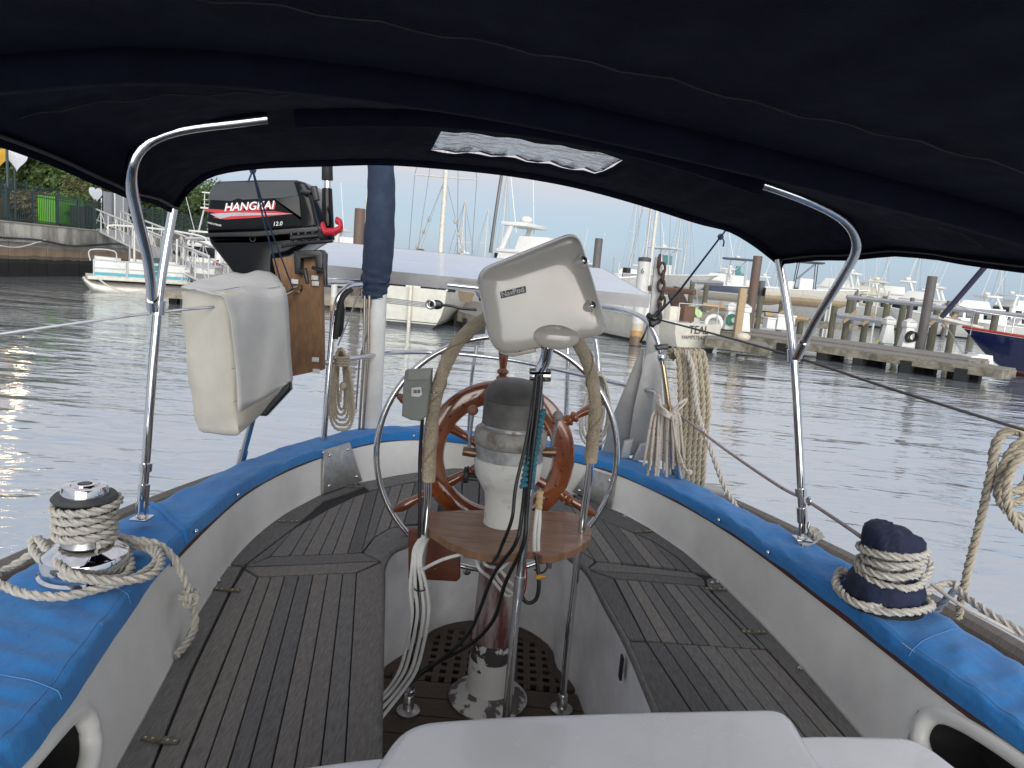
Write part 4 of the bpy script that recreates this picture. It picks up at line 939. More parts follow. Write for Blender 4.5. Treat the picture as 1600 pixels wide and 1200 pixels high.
# ------------------------------------------------------------------ stern rail
pul = thing('stern_rail', (-.1, 3.9, 1.06), 'bent stainless stern rail with two tiers of tube round the stern', 'rail')
def tb(P, r_=.0125, nm='rail_tube', mat=steel, n=8): return obj(G().tube(cat(P, n), r_, 12), nm, mat, pul, smooth=60)
tb([PY(420, 470, 2.8), PY(450, 458, 2.95), PY(480, 444, 3.1), PY(505, 441, 3.25), PY(540, 440, 3.4), PY(565, 441, 3.6), PY(590, 440, 3.8)])
tb([PY(700, 445, 4.1), PY(850, 462, 4.05), PY(955, 481, 3.8), PY(985, 488, 3.65), PY(1005, 497, 3.52), PY(1018, 512, 3.47), PY(1028, 535, 3.45), PY(1034, 562, 3.45), PY(1040, 600, 3.45), PY(1048, 690, 3.45), PY(1056, 770, 3.45)], .0135)
tb([PY(440, 583, 3.05), PY(500, 568, 3.3), PY(570, 557, 3.6), PY(620, 551, 3.9), PY(700, 552, 4.05), PY(800, 563, 4.05), PY(900, 584, 3.95), PY(970, 600, 3.75), PY(1025, 613, 3.5)])
tb([PY(565, 445, 3.5), PY(545, 448, 3.45), PY(530, 463, 3.4), PY(523, 490, 3.38), PY(517, 545, 3.36), PY(511, 620, 3.35), PY(505, 700, 3.35)], .0145)
obj(G().tube(cat([PY(549, 452, 3.42), PY(536, 465, 3.38), PY(529, 490, 3.36), PY(524, 530, 3.34)], 6), .012, 10), 'black_sleeve', rubber, pul, smooth=60)
tb([PY(888, 560, 4.0), PY(886, 600, 4.0), PY(884, 660, 4.0), PY(882, 720, 4.0)])
tb([PY(930, 530, 3.9), PY(934, 560, 3.88), PY(936, 600, 3.85), PY(938, 720, 3.8)], .016)
tb([PY(405, 610, 2.75), PY(398, 640, 2.78), PY(375, 727, 2.86)], .0135); obj(G().cyl(PY(381, 705, 2.85), PY(375, 727, 2.86), .018), 'stanchion_foot', steel, pul)
tb([PY(745, 540, 4.1), PY(740, 570, 4.1), PY(736, 602, 4.12), PY(732, 680, 4.15)], .010, 'thin_stanchion', dull)
for px, py, Y in ((470, 450, 3.05), (495, 442, 3.2), (498, 570, 3.28)):
    c = PY(px, py, Y-.0); obj(G().torus(c, .016, .005, (1, .5, 0), 16, 6), 'pipe_clamp', M('dark_clamp', (.06, .045, .04), .5, .5), pul)
line('whisker_line', [PY(562, 455, 3.6), PY(542, 505, 3.62), PY(528, 540, 3.64)], .004, ropeG, 'thin grey line slanting down from rail to rope coil')
# fender behind the padded tube
tag(obj(G().lathe([(.0, 0), (.02, .01), (.03, .03), (.03, .15), (.022, .19), (.008, .205), (.0, .21)], PY(527, 528, 3.7), (.02, 0, 1), 16), 'fender', rubber, smooth=60), 'small black fender hanging behind the stern rail bend', 'fender')

# ------------------------------------------------------------------ horseshoe buoy bag
bag = thing('buoy_bag', PY(375, 680, 2.45), 'cream vinyl horseshoe buoy bag hung on the left stern rail', 'bag')
side = [(277, 452), (300, 446), (335, 447), (360, 455), (372, 530), (376, 600), (374, 672), (352, 681), (310, 675), (295, 640), (285, 560)]
fr = [(348, 455), (395, 440), (430, 440), (444, 452), (448, 520), (452, 596), (455, 610), (432, 628), (408, 640), (372, 680), (366, 560)]
sd_ = [PY(x, y, 2.42) for x, y in side]
# body: swept slab, near face = left panel, far face = the right edge
rows = []
L_ = [(279, 455), (281, 490), (286, 540), (292, 600), (300, 645), (308, 672)]; Mi = [(350, 456), (353, 490), (358, 540), (362, 600), (366, 645), (372, 679)]
Rr = [(445, 462), (447, 490), (450, 540), (452, 590), (440, 612), (405, 650)]
ring_rows = []
for k in range(6):
    a, b, c = PY(*L_[k], 2.50), PY(*Mi[k], 2.36), PY(*Rr[k], 2.62); d = a+(c-b)
    q = []
    for (p, q_) in ((a, b), (b, c), (c, d), (d, a)):
        for t in (0.06, .3, .5, .7, .94):
            bul = math.sin(math.pi*t); m_ = p.lerp(q_, t); cc_ = (a+b+c+d)/4; q.append(m_+(m_-cc_)*.03*bul+V((0, .004*math.sin(k*2.3+t*9), 0)))
    ring_rows.append(q)
fine2 = []
for k in range(5):
    for s in range(4): fine2.append([ring_rows[k][j].lerp(ring_rows[k+1][j], s/4)+V((.0025*math.sin(j*2.1+k*4+s), .003*math.sin(k*4+s+j*.7), 0)) for j in range(20)])
fine2.append(ring_rows[-1])
cb = sum(fine2[-1], V())/20; fine2.append([cb+(p-cb)*.85+V((0, 0, -.012)) for p in fine2[-1]])
obj(G().ring(fine2), 'bag_body', vinyl, bag, smooth=70)
# flap: over the top and down the front
vin2 = M('cool_white_vinyl', (.56, .555, .53), .5, var=.08, scale=8, bump=.2, bs=10)
fl_rows = []
tl = [(274, 466), (284, 452), (312, 438), (345, 428), (380, 425), (410, 424), (425, 432)]
def frow(pl, pr, yl, yr, n=12): return [PY(pl[0]+(pr[0]-pl[0])*t/n, pl[1]+(pr[1]-pl[1])*t/n, yl+(yr-yl)*t/n) for t in range(n+1)]
fl_rows = [frow((352, 430), (422, 425), 2.78, 2.92), frow((312, 440), (432, 433), 2.60, 2.80), frow((283, 452), (442, 446), 2.44, 2.66), frow((330, 460), (446, 453), 2.345, 2.62),
           frow((350, 464), (447, 466), 2.335, 2.605), frow((360, 500), (449, 500), 2.33, 2.60), frow((364, 540), (452, 540), 2.325, 2.595), frow((368, 590), (456, 590), 2.32, 2.59), frow((371, 645), (456, 596), 2.315, 2.585)]
ff = []
for k in range(len(fl_rows)-1):
    for s in range(4): ff.append([fl_rows[k][j].lerp(fl_rows[k+1][j], s/4)+V((0, .006*math.sin(j*1.1+k*1.3+s*.3)+.005*math.sin(k*1.9+j*.5+s*.4), .005*math.sin(j*.9+k))) for j in range(13)])
ff.append(fl_rows[-1])
fo = obj(G().grid(ff), 'flap', vin2, bag, smooth=80); sm = fo.modifiers.new('t', 'SOLIDIFY'); sm.thickness = .006; sm.offset = 1
thr = M('grey_thread', (.25, .25, .24), .8); g = G()
for j in (1, 11): g.tube([ff[k][j]+V((-.007, -.014, .002)) for k in range(14, len(ff)-1)], .0012, 4)
for k in (10, 27, 31): g.tube([ff[k][j]+V((-.007, -.014, .004)) for j in range(0, 13)], .0012, 4)
obj(g, 'stitching', thr, bag)

# ------------------------------------------------------------------ outboard motor on a wooden pad
pad = thing('motor_pad', PY(468, 585, 3.05), 'brown plywood motor mounting board clamped to the stern rail', 'board')
pp = [PY(x, y, 3.04) for x, y in [(425, 404), (502, 396), (505, 578), (457, 588), (445, 500)]]
obj(G().prism(pp, (0, .04, 0)), 'board', M('stained_plywood', (.20, .105, .045), .6, var=.35, scale=14, stretch=(3, 3, 1), bump=.3, bs=120), pad, bevel=.003)
for px, py in ((493, 443), (463, 453), (461, 440), (492, 434), (493, 562), (494, 580)):
    obj(G().box(PY(px, py, 3.03), (.03, .008, .02)), 'clip_plate', M('clip_white', (.6, .6, .57), .5), pad, bevel=.002)
om = thing('outboard_motor', PY(420, 600, 3.25), 'black two stroke outboard motor with red stripe and white lettering', 'outboard motor')
YM = 3.12
cowl = [(321, 364), (320, 340), (324, 300), (330, 288), (338, 282), (400, 280), (460, 280), (474, 284), (482, 294), (490, 330), (496, 356), (495, 361)]
cp = [PY(x, y, YM) for x, y in cowl]
cw = obj(G().puff(cp, (0, 1, 0), .30, .03, 6), 'cowl', gblack, om, smooth=50)
obj(G().puff([PY(x, y, YM-.012) for x, y in [(319, 370), (320, 364), (400, 361), (494, 353), (499, 358), (495, 363), (400, 370)]], (0, 1, 0), .325, .006), 'cowl_seam', black, om, smooth=40)
obj(G().puff([PY(x, y, YM) for x, y in [(460, 284), (476, 287), (483, 300), (494, 352), (472, 356), (468, 310)]], (0, -1, 0), .010, .004), 'front_panel', gblack, cw, smooth=50)
tr = [PY(x, y, YM-.0015) for x, y in [(324, 312), (334, 290), (346, 285), (462, 283), (467, 305), (440, 309), (380, 312), (372, 310), (362, 314)]]
obj(G().prism(tr, (0, -.0015, 0)), 'smoked_panel', M('smoked_grey', (.05, .052, .055), .1, coat=.8), cw, smooth=0)
redM = M('decal_red', (.48, .03, .04), .3); whM = M('decal_white', (.75, .75, .75), .35); slM = M('decal_silver', (.42, .43, .44), .3, .5)
yf = YM-.002
obj(G().prism([PY(x, y, yf) for x, y in [(320, 326), (354, 328), (430, 330), (458, 334), (400, 340), (352, 343), (333, 340), (345, 334), (320, 330)]], (0, -.001, 0)), 'red_stripe', redM, cw, smooth=0)
obj(G().prism([PY(x, y, yf-.001) for x, y in [(328, 334), (370, 332), (458, 334), (360, 338), (344, 342)]], (0, -.001, 0)), 'silver_stripe', slM, cw, smooth=0)
text('HANGKAI', PY(353, 331, yf-.002), PY(432, 327, yf-.002), redM, cw, 'lettering_shadow', shear=.25, bold=.03, up=upv, nrm=(0, -1, 0), lift=.0005)
text('HANGKAI', PY(351, 330, yf-.002), PY(430, 326, yf-.002), whM, cw, 'lettering', shear=.25, bold=.018, up=upv, nrm=(0, -1, 0), lift=.002)
text('TWO STROKE', PY(324, 349, yf), PY(346, 354, yf), whM, cw, 'small_lettering', shear=.15, bold=.01, up=upv, nrm=(0, -1, 0), lift=.002)
text('12.0', PY(428, 353, yf), PY(442, 352, yf), whM, cw, 'small_lettering', shear=.2, bold=.01, up=upv, nrm=(0, -1, 0), lift=.002)
lowc = [(324, 370), (400, 370), (494, 363), (497, 372), (470, 388), (450, 400), (430, 402), (430, 436), (365, 430), (345, 404), (326, 380)]
obj(G().puff([PY(x, y, YM+.02) for x, y in lowc], (0, 1, 0), .26, .025, 4), 'lower_pan', gblack, om, smooth=50)
obj(G().torus(PY(395, 373, YM+.018), .012, .003, (0, 1, 0), 16, 6), 'drain_plug', black, om)
g = G()
g.puff([PY(x, y, 3.25) for x, y in [(372, 428), (425, 428), (432, 520), (440, 590), (380, 590)]], (0, 1, 0), .12, .02)
obj(g, 'leg_casing', black, om, smooth=50)
obj(G().puff([PY(x, y, 3.22) for x, y in [(398, 590), (452, 598), (453, 610), (415, 651), (400, 650), (392, 630)]], (0, 1, 0), .05, .01), 'skeg', black, om, smooth=40)
# clamp bracket with two screws
obj(G().puff([PY(x, y, 3.0) for x, y in [(458, 392), (500, 390), (505, 396), (504, 425), (494, 428), (492, 402), (470, 404), (470, 430), (460, 428)]], (0, 1, 0), .08, .006), 'clamp_bracket', black, om, smooth=40)
for (a, b, c) in (((468, 422), (477, 425), (481, 443)), ((488, 418), (508, 425), (509, 446))):
    p0, p1, p2 = PY(*a, 3.0), PY(*b, 2.97), PY(*c, 2.96); s_ = obj(G().tube([p0, p1], .008, 8).cyl(p1-(p2-p1)*.3, p2, .0095, n=10), 'clamp_screw', black, om, bevel=.002)
# linkage
g = G(); g.tube(cat([PY(440, 385, 3.02), PY(470, 380, 3.0), PY(500, 378, 2.98), PY(520, 376, 2.98)], 5), .008, 8); g.cyl(PY(455, 372, 3.05), PY(500, 368, 3.05), .012); g.sph(PY(508, 370, 3.0), .03, 12, (1, .7, .7))
for k in range(4): g.cyl(PY(455+k*11, 362, 3.06), PY(457+k*11, 382, 3.06), .007, n=8)
obj(g, 'shift_linkage', black, om, smooth=50)
g = G(); g.cyl(PY(513, 375, 3.0), PY(511, 294, 2.98), .027, .021, n=14); obj(g, 'tiller_arm', gblack, om, bevel=.003)
obj(G().cyl(PY(511.5, 294, 2.98), PY(511.5, 281, 2.98), .014), 'ferrule', chrome, om); obj(G().cyl(PY(511.5, 282, 2.98), PY(511, 240, 2.97), .023, .021, n=16), 'throttle_grip', rubber, om, bevel=.003)
ph = PY(490, 302, 3.0); obj(G().puff([PY(x, y, 3.0) for x, y in [(484, 291), (493, 290), (498, 312), (490, 315)]], (0, 1, 0), .03, .005), 'pull_handle', black, om, smooth=40); obj(G().cyl(PY(488, 302, 3.02), PY(472, 300, 3.08), .01), 'pull_cord_boss', black, om)
P = []
for i in range(220):
    t = i/219; c = [PY(504, 352, 2.94), PY(508, 362, 2.93), PY(522, 362, 2.93), PY(533, 357, 2.94), PY(532, 348, 2.95), PY(526, 344, 2.96)]
    k = min(4, int(t*5)); u = t*5-k; b_ = c[k].lerp(c[k+1], u); a = i*.75; P.append(b_+V((.2*math.cos(a)*.014, math.cos(a)*.012, math.sin(a)*.012)))
tag(obj(G().tube(P, .0042, 6), 'kill_cord', M('red_coil', (.5, .015, .04), .35), smooth=70), 'coiled red kill cord round the outboard tiller', 'cord')

# ------------------------------------------------------------------ covered flag pole, solar panel, tackle
fp = thing('covered_pole', PY(583, 670, 3.75), 'white pole with crumpled navy fabric cover on its upper half', 'pole')
wpM = M('white_pole_paint', (.68, .68, .66), .35)
a, b = PY(579, 700, 3.75), PY(590, 440, 3.72); obj(G().tube([a, b], .057*.92, 24), 'pole', wpM, fp, smooth=60)
ctr = [(595, 230, .066), (595, 260, .068), (596, 300, .070), (594, 340, .076), (592, 380, .079), (590, 410, .079), (588, 428, .073), (586, 440, .077), (586, 452, .066), (585, 463, .061), (585, 467, .055)]
P = cat([PY(x, y, 3.72) for x, y, _ in ctr], 5); rr_ = [r_ for *_x, r_ in ctr]; F = frames(P); rings = []
for i, (t, n1, n2) in enumerate(F):
    k = min(len(rr_)-2, i//5); u = i/5-k; r_ = rr_[k]*(1-u)+rr_[k+1]*u; wk = 1.0 if i > 28 else .35
    rings.append([P[i]+(n1*math.cos(2*math.pi*j/28)+n2*math.sin(2*math.pi*j/28))*(r_+wk*(.004*math.sin(i*1.3+j*.5)+.003*math.sin(i*.7-j*.9))) for j in range(28)])
obj(G().ring(rings), 'fabric_cover', M('navy_cover_matte', (.022, .036, .07), .9, var=.25, scale=9, bump=.25, bs=50), fp, smooth=70)
g = G()
for x0, x1 in ((568, 560), (575, 566)): g.tube([PY(x0+2, 462, 3.64), PY(x0, 560, 3.64), PY(x1, 690, 3.66)], .007, 8)
g.tube([PY(578, 470, 3.65), PY(576, 482, 3.65)], .012, 8); g.tube([PY(578, 510, 3.66), PY(562, 560, 3.66), PY(556, 640, 3.66)], .005, 6)
obj(g, 'side_tubes', M('bronze_tube', (.42, .36, .30), .3, .9), fp, smooth=60)
sp = thing('solar_panel', PY(760, 450, 4.35), 'solar panel coloured pale for its sky reflection, with aluminium frame tilted over the stern', 'solar panel')
fl_, fr_ = PY(490, 412, 4.25), PY(1016, 462, 4.25); bl_, br_ = PY(480, 374, 5.2), PY(943, 420, 5.2)
nr = (fr_-fl_).cross(bl_-fl_).normalized(); nr = nr if nr.z > 0 else -nr
cellM = M('panel_glass_sky_sheen', (.55, .60, .68), .16, var=.05, scale=2, coat=.5)  # pale base colour stands in for sky reflected on the glass
rows = 2
for k in range(2):
    t0, t1 = (0.0, .485) if k == 0 else (.495, 1.0)
    q = [fl_.lerp(bl_, t0), fr_.lerp(br_, t0), fr_.lerp(br_, t1), fl_.lerp(bl_, t1)]; obj(G().prism(q, -nr*.03), 'glass_pane', cellM, sp, smooth=0)
obj(G().prism([fl_-nr*.0, fr_-nr*.0, fr_-nr*.075+V((0, 0, 0)), fl_-nr*.075], (0, -.006, 0)), 'frame_front', M('panel_frame', (.46, .45, .45), .4, .7), sp, smooth=0)
for a, b in ((fl_, bl_), (fr_, br_), (bl_, br_)): obj(G().tube([a-nr*.02, b-nr*.02], .022, 4), 'frame_side', M('panel_frame', (.46, .45, .45), .4, .7), sp, smooth=0)
for t in (.2, .5, .8): obj(G().cyl((fl_.lerp(fr_, t)).lerp(bl_.lerp(br_, t), .3)-nr*.08, V((fl_.lerp(fr_, t).x, 4.25, 1.1)) if t != .5 else fl_.lerp(fr_, .5)-nr*.12, .012), 'strut', steel, sp)
obj(G().puff([PY(x, y, 4.22) for x, y in [(716, 454), (741, 458), (738, 468), (734, 473), (720, 471), (717, 464)]], (0, -1, 0), .02, .003), 'bracket', M('tan_bracket', (.33, .25, .17), .6), sp)
g = G()
for k in range(4): g.tube([PY(590, 464+k*2.5, 3.8), PY(672, 474+k*2.2, 3.9)], .003, 5)
tk = tag(obj(g, 'tackle', ropeG, smooth=60), 'grey four part tackle with black block stretched under the solar panel', 'tackle')
bb = PY(682, 476, 3.9); obj(G().sph(bb, .030, 14, (1.3, .5, .9)), 'block', black, tk); obj(G().torus(bb+V((-.03, -.015, -.0)), .022, .008, (0, 1, 0), 18, 8), 'sheave', dull, tk)
obj(G().tube(cat([bb, PY(705, 478, 3.9), PY(720, 482, 3.9), PY(745, 484, 3.9)], 5), .008, 8), 'shackle_strap', black, tk)
line('backstay', [PY(785.5, 262, 4.0), PY(775, 330, 4.0), PY(766, 395, 4.0)], .010, M('stay_grey', (.12, .12, .125), .4, .5), 'dark backstay wire rising behind the instrument pod into the bimini', 'stay')

# ------------------------------------------------------------------ anchor with rusty chain lashed to the rail
anc = thing('anchor', PY(1005, 715, 3.62), 'grey aluminium plate anchor stowed upright on the stern rail', 'anchor')
am = M('matte_anchor', (.33, .33, .325), .6, .15, var=.12, scale=12); am2 = M('bright_anchor', (.43, .43, .425), .5, .3, var=.1, scale=12)
obj(G().prism([PY(x, y, 3.58) for x, y in [(1024, 402), (1035, 398), (1037, 440), (1030, 520), (1028, 560), (1008, 560), (1014, 500)]], (0, .02, 0)), 'shank', am2, anc, bevel=.003)
obj(G().prism([PY(x, y, 3.57) for x, y in [(1009, 555), (1030, 548), (1012, 700), (980, 712), (990, 640)]], (0, .012, 0)), 'shank_plate', am2, anc, bevel=.002)
obj(G().prism([PY(1002, 545, 3.62), PY(1006, 545, 3.62), PY(992, 712, 3.60), PY(940, 712, 3.66), PY(952, 665, 3.66)], (0, .014, 0)), 'fluke', am, anc, bevel=.002)
obj(G().prism([PY(1010, 560, 3.60), PY(1032, 556, 3.66), PY(1040, 720, 3.7), PY(1000, 720, 3.62)], (0, .014, 0)), 'fluke', am, anc, bevel=.002)
for q in ([(976, 690), (990, 687), (983, 716), (970, 716)], [(1000, 695), (1012, 692), (1002, 720), (988, 720)]): obj(G().puff([PY(x, y, 3.52) for x, y in q], (0, 1, 0), .04, .004), 'crown_palm', M('palm_alu', (.55, .55, .54), .45, .4), anc)
rust = M('rusty_chain', (.10, .060, .045), .75, .5, scale=60, col2=(.05, .035, .03), bump=.5)
ch = thing('chain', PY(1035, 495, 3.56), 'rusty galvanised chain hanging from the top of the anchor shank', 'chain')
cpth = [(1030, 408), (1034, 420), (1036, 433), (1033, 446), (1035, 459), (1034, 472), (1031, 484), (1028, 496)]
for i, (x, y) in enumerate(cpth):
    c = PY(x, y, 3.55); P = []
    for j in range(20):
        a = 2*math.pi*j/20; P.append(c+(V((math.cos(a)*.016, 0, math.sin(a)*.030)) if i % 2 else V((math.cos(a)*.005, math.cos(a)*.016, math.sin(a)*.030))))
    obj(G().tube(P, .0068, 8, True), 'link', rust, ch, smooth=70)
g = G(); g.tube(cat([PY(1012, 492, 3.45), PY(1022, 498, 3.43), PY(1030, 492, 3.45), PY(1020, 500, 3.47)], 6), .014, 8); g.puff([PY(x, y, 3.5) for x, y in [(1010, 492), (1022, 490), (1030, 500), (1018, 512), (1012, 508)]], (0, -1, 0), .05, .012); g.tube(cat([PY(1012, 508, 3.46), PY(1006, 524, 3.46), PY(1000, 535, 3.48)], 6), .005, 6)
tag(obj(g, 'lashing', black, smooth=60), 'black strap lashing where the anchor shank crosses the rail', 'strap')

# ------------------------------------------------------------------ hanging coils at the stern
def coil(name, c, w_, h_, n, r_, mat, label, wrap=True, depth=.04, extra=()):
    g_ = G()
    for k in range(n):
        f = k/(max(1, n-1)); ww = w_*(.55+.45*rnd.random()); hh = h_*(.93+.09*rnd.random()); P = []; dy = (f-.5)*depth
        for i in range(49):
            a = 2*math.pi*i/48; sx = math.copysign(abs(math.cos(a))**.75, math.cos(a)); sz = math.sin(a)
            P.append(c+V((sx*ww/2*(1-.28*max(0, sz))+(f-.5)*w_*.12, dy+.012*math.sin(a*2+k), -h_/2+sz*hh/2)))
        g_.rope(cat(P, 3), r_)
    if wrap:
        for k in range(4):
            z = -h_*.1-k*r_*2.0; P = [c+V((math.cos(a/12*2*math.pi)*w_*.30, math.sin(a/12*2*math.pi)*depth*.8, z+r_*a/12)) for a in range(13)]; g_.rope(P, r_*.9)
    for e in extra: g_.rope(cat(e, 6), r_)
    return tag(obj(g_, name, mat, smooth=60), label, 'rope')
ccl = PY(533, 542, 3.5)
g_ = G()
def hangloop(cx_, w_, y0_, y1_, Y_, slant=0.0):
    P = []
    for i in range(25):
        a_ = 2*math.pi*i/24; sx = math.sin(a_); cy = -math.cos(a_); yy = (y0_+y1_)/2+cy*(y1_-y0_)/2; f = (yy-y0_)/(y1_-y0_)
        P.append(PY(cx_+slant*f+math.copysign(abs(sx)**.7, sx)*w_*(.45+.55*f), yy, Y_+.012*sx))
    return P
for k in range(5): g_.rope(cat(hangloop(532+rnd.uniform(-2, 2), 7+4.2*k, 546+rnd.uniform(-2, 3), 640+8*k, 3.47-.016*k, 2), 3), .0078)
for k in range(4): g_.rope([PY(532+math.cos(a_/10*2*math.pi)*13, 556+k*4+a_*.4, 3.44+.05*math.sin(a_/10*2*math.pi)) for a_ in range(11)], .0075)
g_.sph(PY(537, 603, 3.44), .022, 10); g_.rope(cat([PY(537, 600, 3.43), PY(533, 610, 3.43), PY(531, 628, 3.43)], 5), .008)
tag(obj(g_, 'rope_coil', ropeT, smooth=60), 'pale rope coil hanging on the stern rail left of the white pole', 'rope')
g_ = G()
for k in range(6): g_.rope(cat(hangloop(936+rnd.uniform(-2, 2), 8+4.4*k, 583+rnd.uniform(-2, 3), 660+7*k, 3.74-.016*k, -8), 3), .0078)
tag(obj(g_, 'rope_coil', ropeW, smooth=60), 'white rope coil hanging behind the right leg of the pedestal guard', 'rope')
g_ = G()
for k in range(6):
    x0 = 1050+k*8.2; P = [PY(x0+2, 560, 3.36), PY(x0-4, 552, 3.33), PY(x0+1, 546+k*.3, 3.30), PY(x0+8, 553, 3.28), PY(x0+12, 580, 3.27), PY(x0+13+k*.6, 640, 3.26), PY(x0+10, 700, 3.26), PY(x0+7, 752, 3.27), PY(x0+2, 762, 3.30)]; g_.rope(cat(P, 6), .0145)
for k in range(3):
    x0 = 1062+k*9; g_.rope(cat([PY(x0, 560, 3.38), PY(x0+4, 640, 3.36), PY(x0+2, 755, 3.36)], 8), .0145)
o = tag(obj(g_, 'rope_coil', ropeT, smooth=60), 'big coil of thick tan dock line hanging at the right of the stern', 'rope')
rope('rope', [PY(1072, 548, 3.24), PY(1082, 575, 3.22), PY(1086, 620, 3.2), PY(1094, 660, 3.18), PY(1110, 700, 3.14), PY(1130, 755, 3.08), PY(1152, 795, 3.0)], .0135, ropeW, 'single white rope leading from the big tan coil down outside the coaming')
g_ = G()
for k in range(18):
    x0 = 1012+k*3.1; sw_ = rnd.uniform(-4, 4); ln = rnd.uniform(715, 752); Yk = 3.22+rnd.uniform(-.04, .04)
    P = [PY(1034+k*.7, 633, Yk+.03), PY(1020+k*2.4, 648, Yk-.02), PY(x0+sw_, 690, Yk-.03), PY(x0-6+k*.5+sw_, ln, Yk)]; g_.tube(cat(P, 6), .0065, 6)
for k in range(5): g_.tube(cat([PY(1026, 628+k*3, 3.18), PY(1038, 640+k*2, 3.12), PY(1052, 648+k*1.5, 3.14), PY(1060, 640, 3.2)], 5), .0068, 6)
g_.tube(cat([PY(1034, 640, 3.14), PY(1030, 620, 3.18), PY(1026, 610, 3.3)], 5), .0068, 6); g_.tube(cat([PY(1050, 645, 3.13), PY(1062, 630, 3.13), PY(1073, 624, 3.15), PY(1066, 634, 3.14), PY(1052, 646, 3.13)], 5), .0068, 6)
g_.tube(cat([PY(1050, 650, 3.12), PY(1056, 690, 3.12), PY(1068, 728, 3.12), PY(1078, 740, 3.14)], 6), .0065, 6); g_.sph(PY(1077, 738, 3.13), .016, 8)
tag(obj(g_, 'rope_bundle', fleck, smooth=60), 'bundle of thin red flecked white line tied at the stern rail', 'rope')
br = thing('boathook', PY(1062, 750, 3.25), 'brass tube standing among the rope coils at the stern', 'pole')
brM = M('brass_tube', (.58, .45, .27), .22, .95, var=.1)
obj(G().tube([PY(1036, 570, 3.18), PY(1046, 640, 3.18), PY(1062, 745, 3.2)], .0105, 12), 'tube', brM, br, smooth=60); obj(G().cyl(PY(1059, 728, 3.2), PY(1063, 752, 3.2), .015), 'fork_end', steel, br)
obj(G().puff([PY(x, y, 3.2) for x, y in [(1024, 540), (1044, 538), (1046, 545), (1026, 548)]], (0, 1, 0), .05, .006), 'clamp', black, br); obj(G().sph(PY(1034, 558, 3.2), .022, 10), 'swivel', steel, br)
tag(obj(G().tube([PY(1078, 755, 3.32), PY(1115, 765, 3.3), PY(1132, 768, 3.28)], .022, 12), 'rail_end', M('grey_tube', (.34, .36, .37), .5), smooth=60), 'short grey tube lying on the deck edge beside the tan coil', 'tube')

# ------------------------------------------------------------------ left bank: seawall, fences, trees
def hor(x): return 426+.0875*(x-800)
XW = -23.0
bank = G(); prof_ = [(-23.25, 2.46), (-29.5, 2.5), (-31, 3.3), (-36, 3.5), (-60, 5), (-400, 8)]
bank.grid([[V((x, y, z)) for x, z in prof_] for y in (5, 30, 60, 100, 200, 600)])
struct(obj(bank, 'bank', M('bank_ground', (.10, .11, .05), .9, var=.4, scale=.6, col2=(.20, .17, .12)), smooth=80))
sw = thing('seawall', (XW, 40, 0), 'stained concrete seawall with heavy cap and brown sheet piles on the left', 'seawall')
capM = M('stained_concrete_cap', (.46, .44, .39), .85, scale=.9, stretch=(1, 1.2, .5), col2=(.22, .21, .18), lo=.42, hi=.6, bump=.5, bs=6)
rim_ = G().box((XW-.05, 52, 2.425), (.78, 74, .07)); obj(rim_, 'cap_lip', M('pale_cap', (.30, .28, .25), .85, var=.2, scale=1), sw, bevel=.01)
for k in range(8): obj(G().box((XW, 17.3+k*9.24, 1.98), (.6, 9.2, .82)), 'cap_section', capM, sw, bevel=.02)
pilM = zbands('sheet_pile', [(-.6, (.018, .016, .014)), (.62, (.035, .032, .026)), (.80, (.20, .165, .125)), (.95, (.42, .31, .21)), (1.35, (.48, .44, .38)), (1.7, (.44, .41, .36))], .85, noise=.10, nscale=1.3, dirt=.6)
for k in range(58): obj(G().box((XW-.1+.025*(k % 2), 13.2+k*1.28, .55), (.26, 1.255, 2.1)), 'sheet_pile', pilM, sw, bevel=.015, bseg=1)
def yof(px, X=XW): d = ray(px, 350); return X*d.y/d.x
def yz(px, py, X=XW): p = PX(px, py, X); return p.y, p.z
g = G()
hoses = [[(0, 371), (60, 375), (110, 384), (150, 383), (185, 381), (205, 384)], [(0, 384), (30, 386), (70, 375)]]
for k, h in enumerate(hoses):
    tag(obj(G().tube(cat([PX(x, y, XW+.34) for x, y in h], 8), .045 if k == 0 else .03, 6), 'hose', black if k == 0 else cable_w, smooth=60), ['black hose sagging along the seawall below the cap', 'white hose hanging on the seawall at the left edge'][k], 'hose')
greenM = M('dark_green_metal', (.022, .045, .042), .5, var=.15)
def fence(X, z0, pxs, h_, label, dz=0, step=.13, y_end=None, mesh=True):
    ys = [yof(p, X) for p in pxs]; f = thing('fence', (X, ys[0], z0), label, 'fence')
    for y in ys: 
        pst = obj(G().box((X, y, z0+h_/2+.04), (.10, .10, h_+.08)), 'post', greenM, f, bevel=.008, bseg=1); obj(G().sph((X, y, z0+h_+.1), .06, 8), 'finial', greenM, pst)
    for zz in (h_-.02, h_-.2, .12): obj(G().box((X, (ys[0]+ys[-1])/2, z0+zz), (.05, abs(ys[-1]-ys[0]), .045)), 'rail', greenM, f)
    g_ = G(); n_ = int(abs(ys[-1]-ys[0])/step)
    for k in range(n_): g_.box((X, ys[0]+(ys[-1]-ys[0])*(k+.5)/n_, z0+h_/2), (.022, .022, h_-.08))
    pk = obj(g_, 'pickets', greenM, f, smooth=0); pk['kind'] = 'stuff'
    return f
fence(XW-.2, 2.47, [-60, -25, 10, 52, 90, 122, 149, 161], 1.45, 'dark green picket fence on the seawall cap at the left')
fence(XW-.2, 2.75, [222, 238, 254, 270, 284, 298, 312, 326, 340], 1.3, 'dark green picket fence farther along the wall behind the gangway')
fence(-31.0, 3.35, [-30, 0, 20, 43, 64, 85, 101], 1.6, 'upper dark picket fence on the terrace behind the first fence')
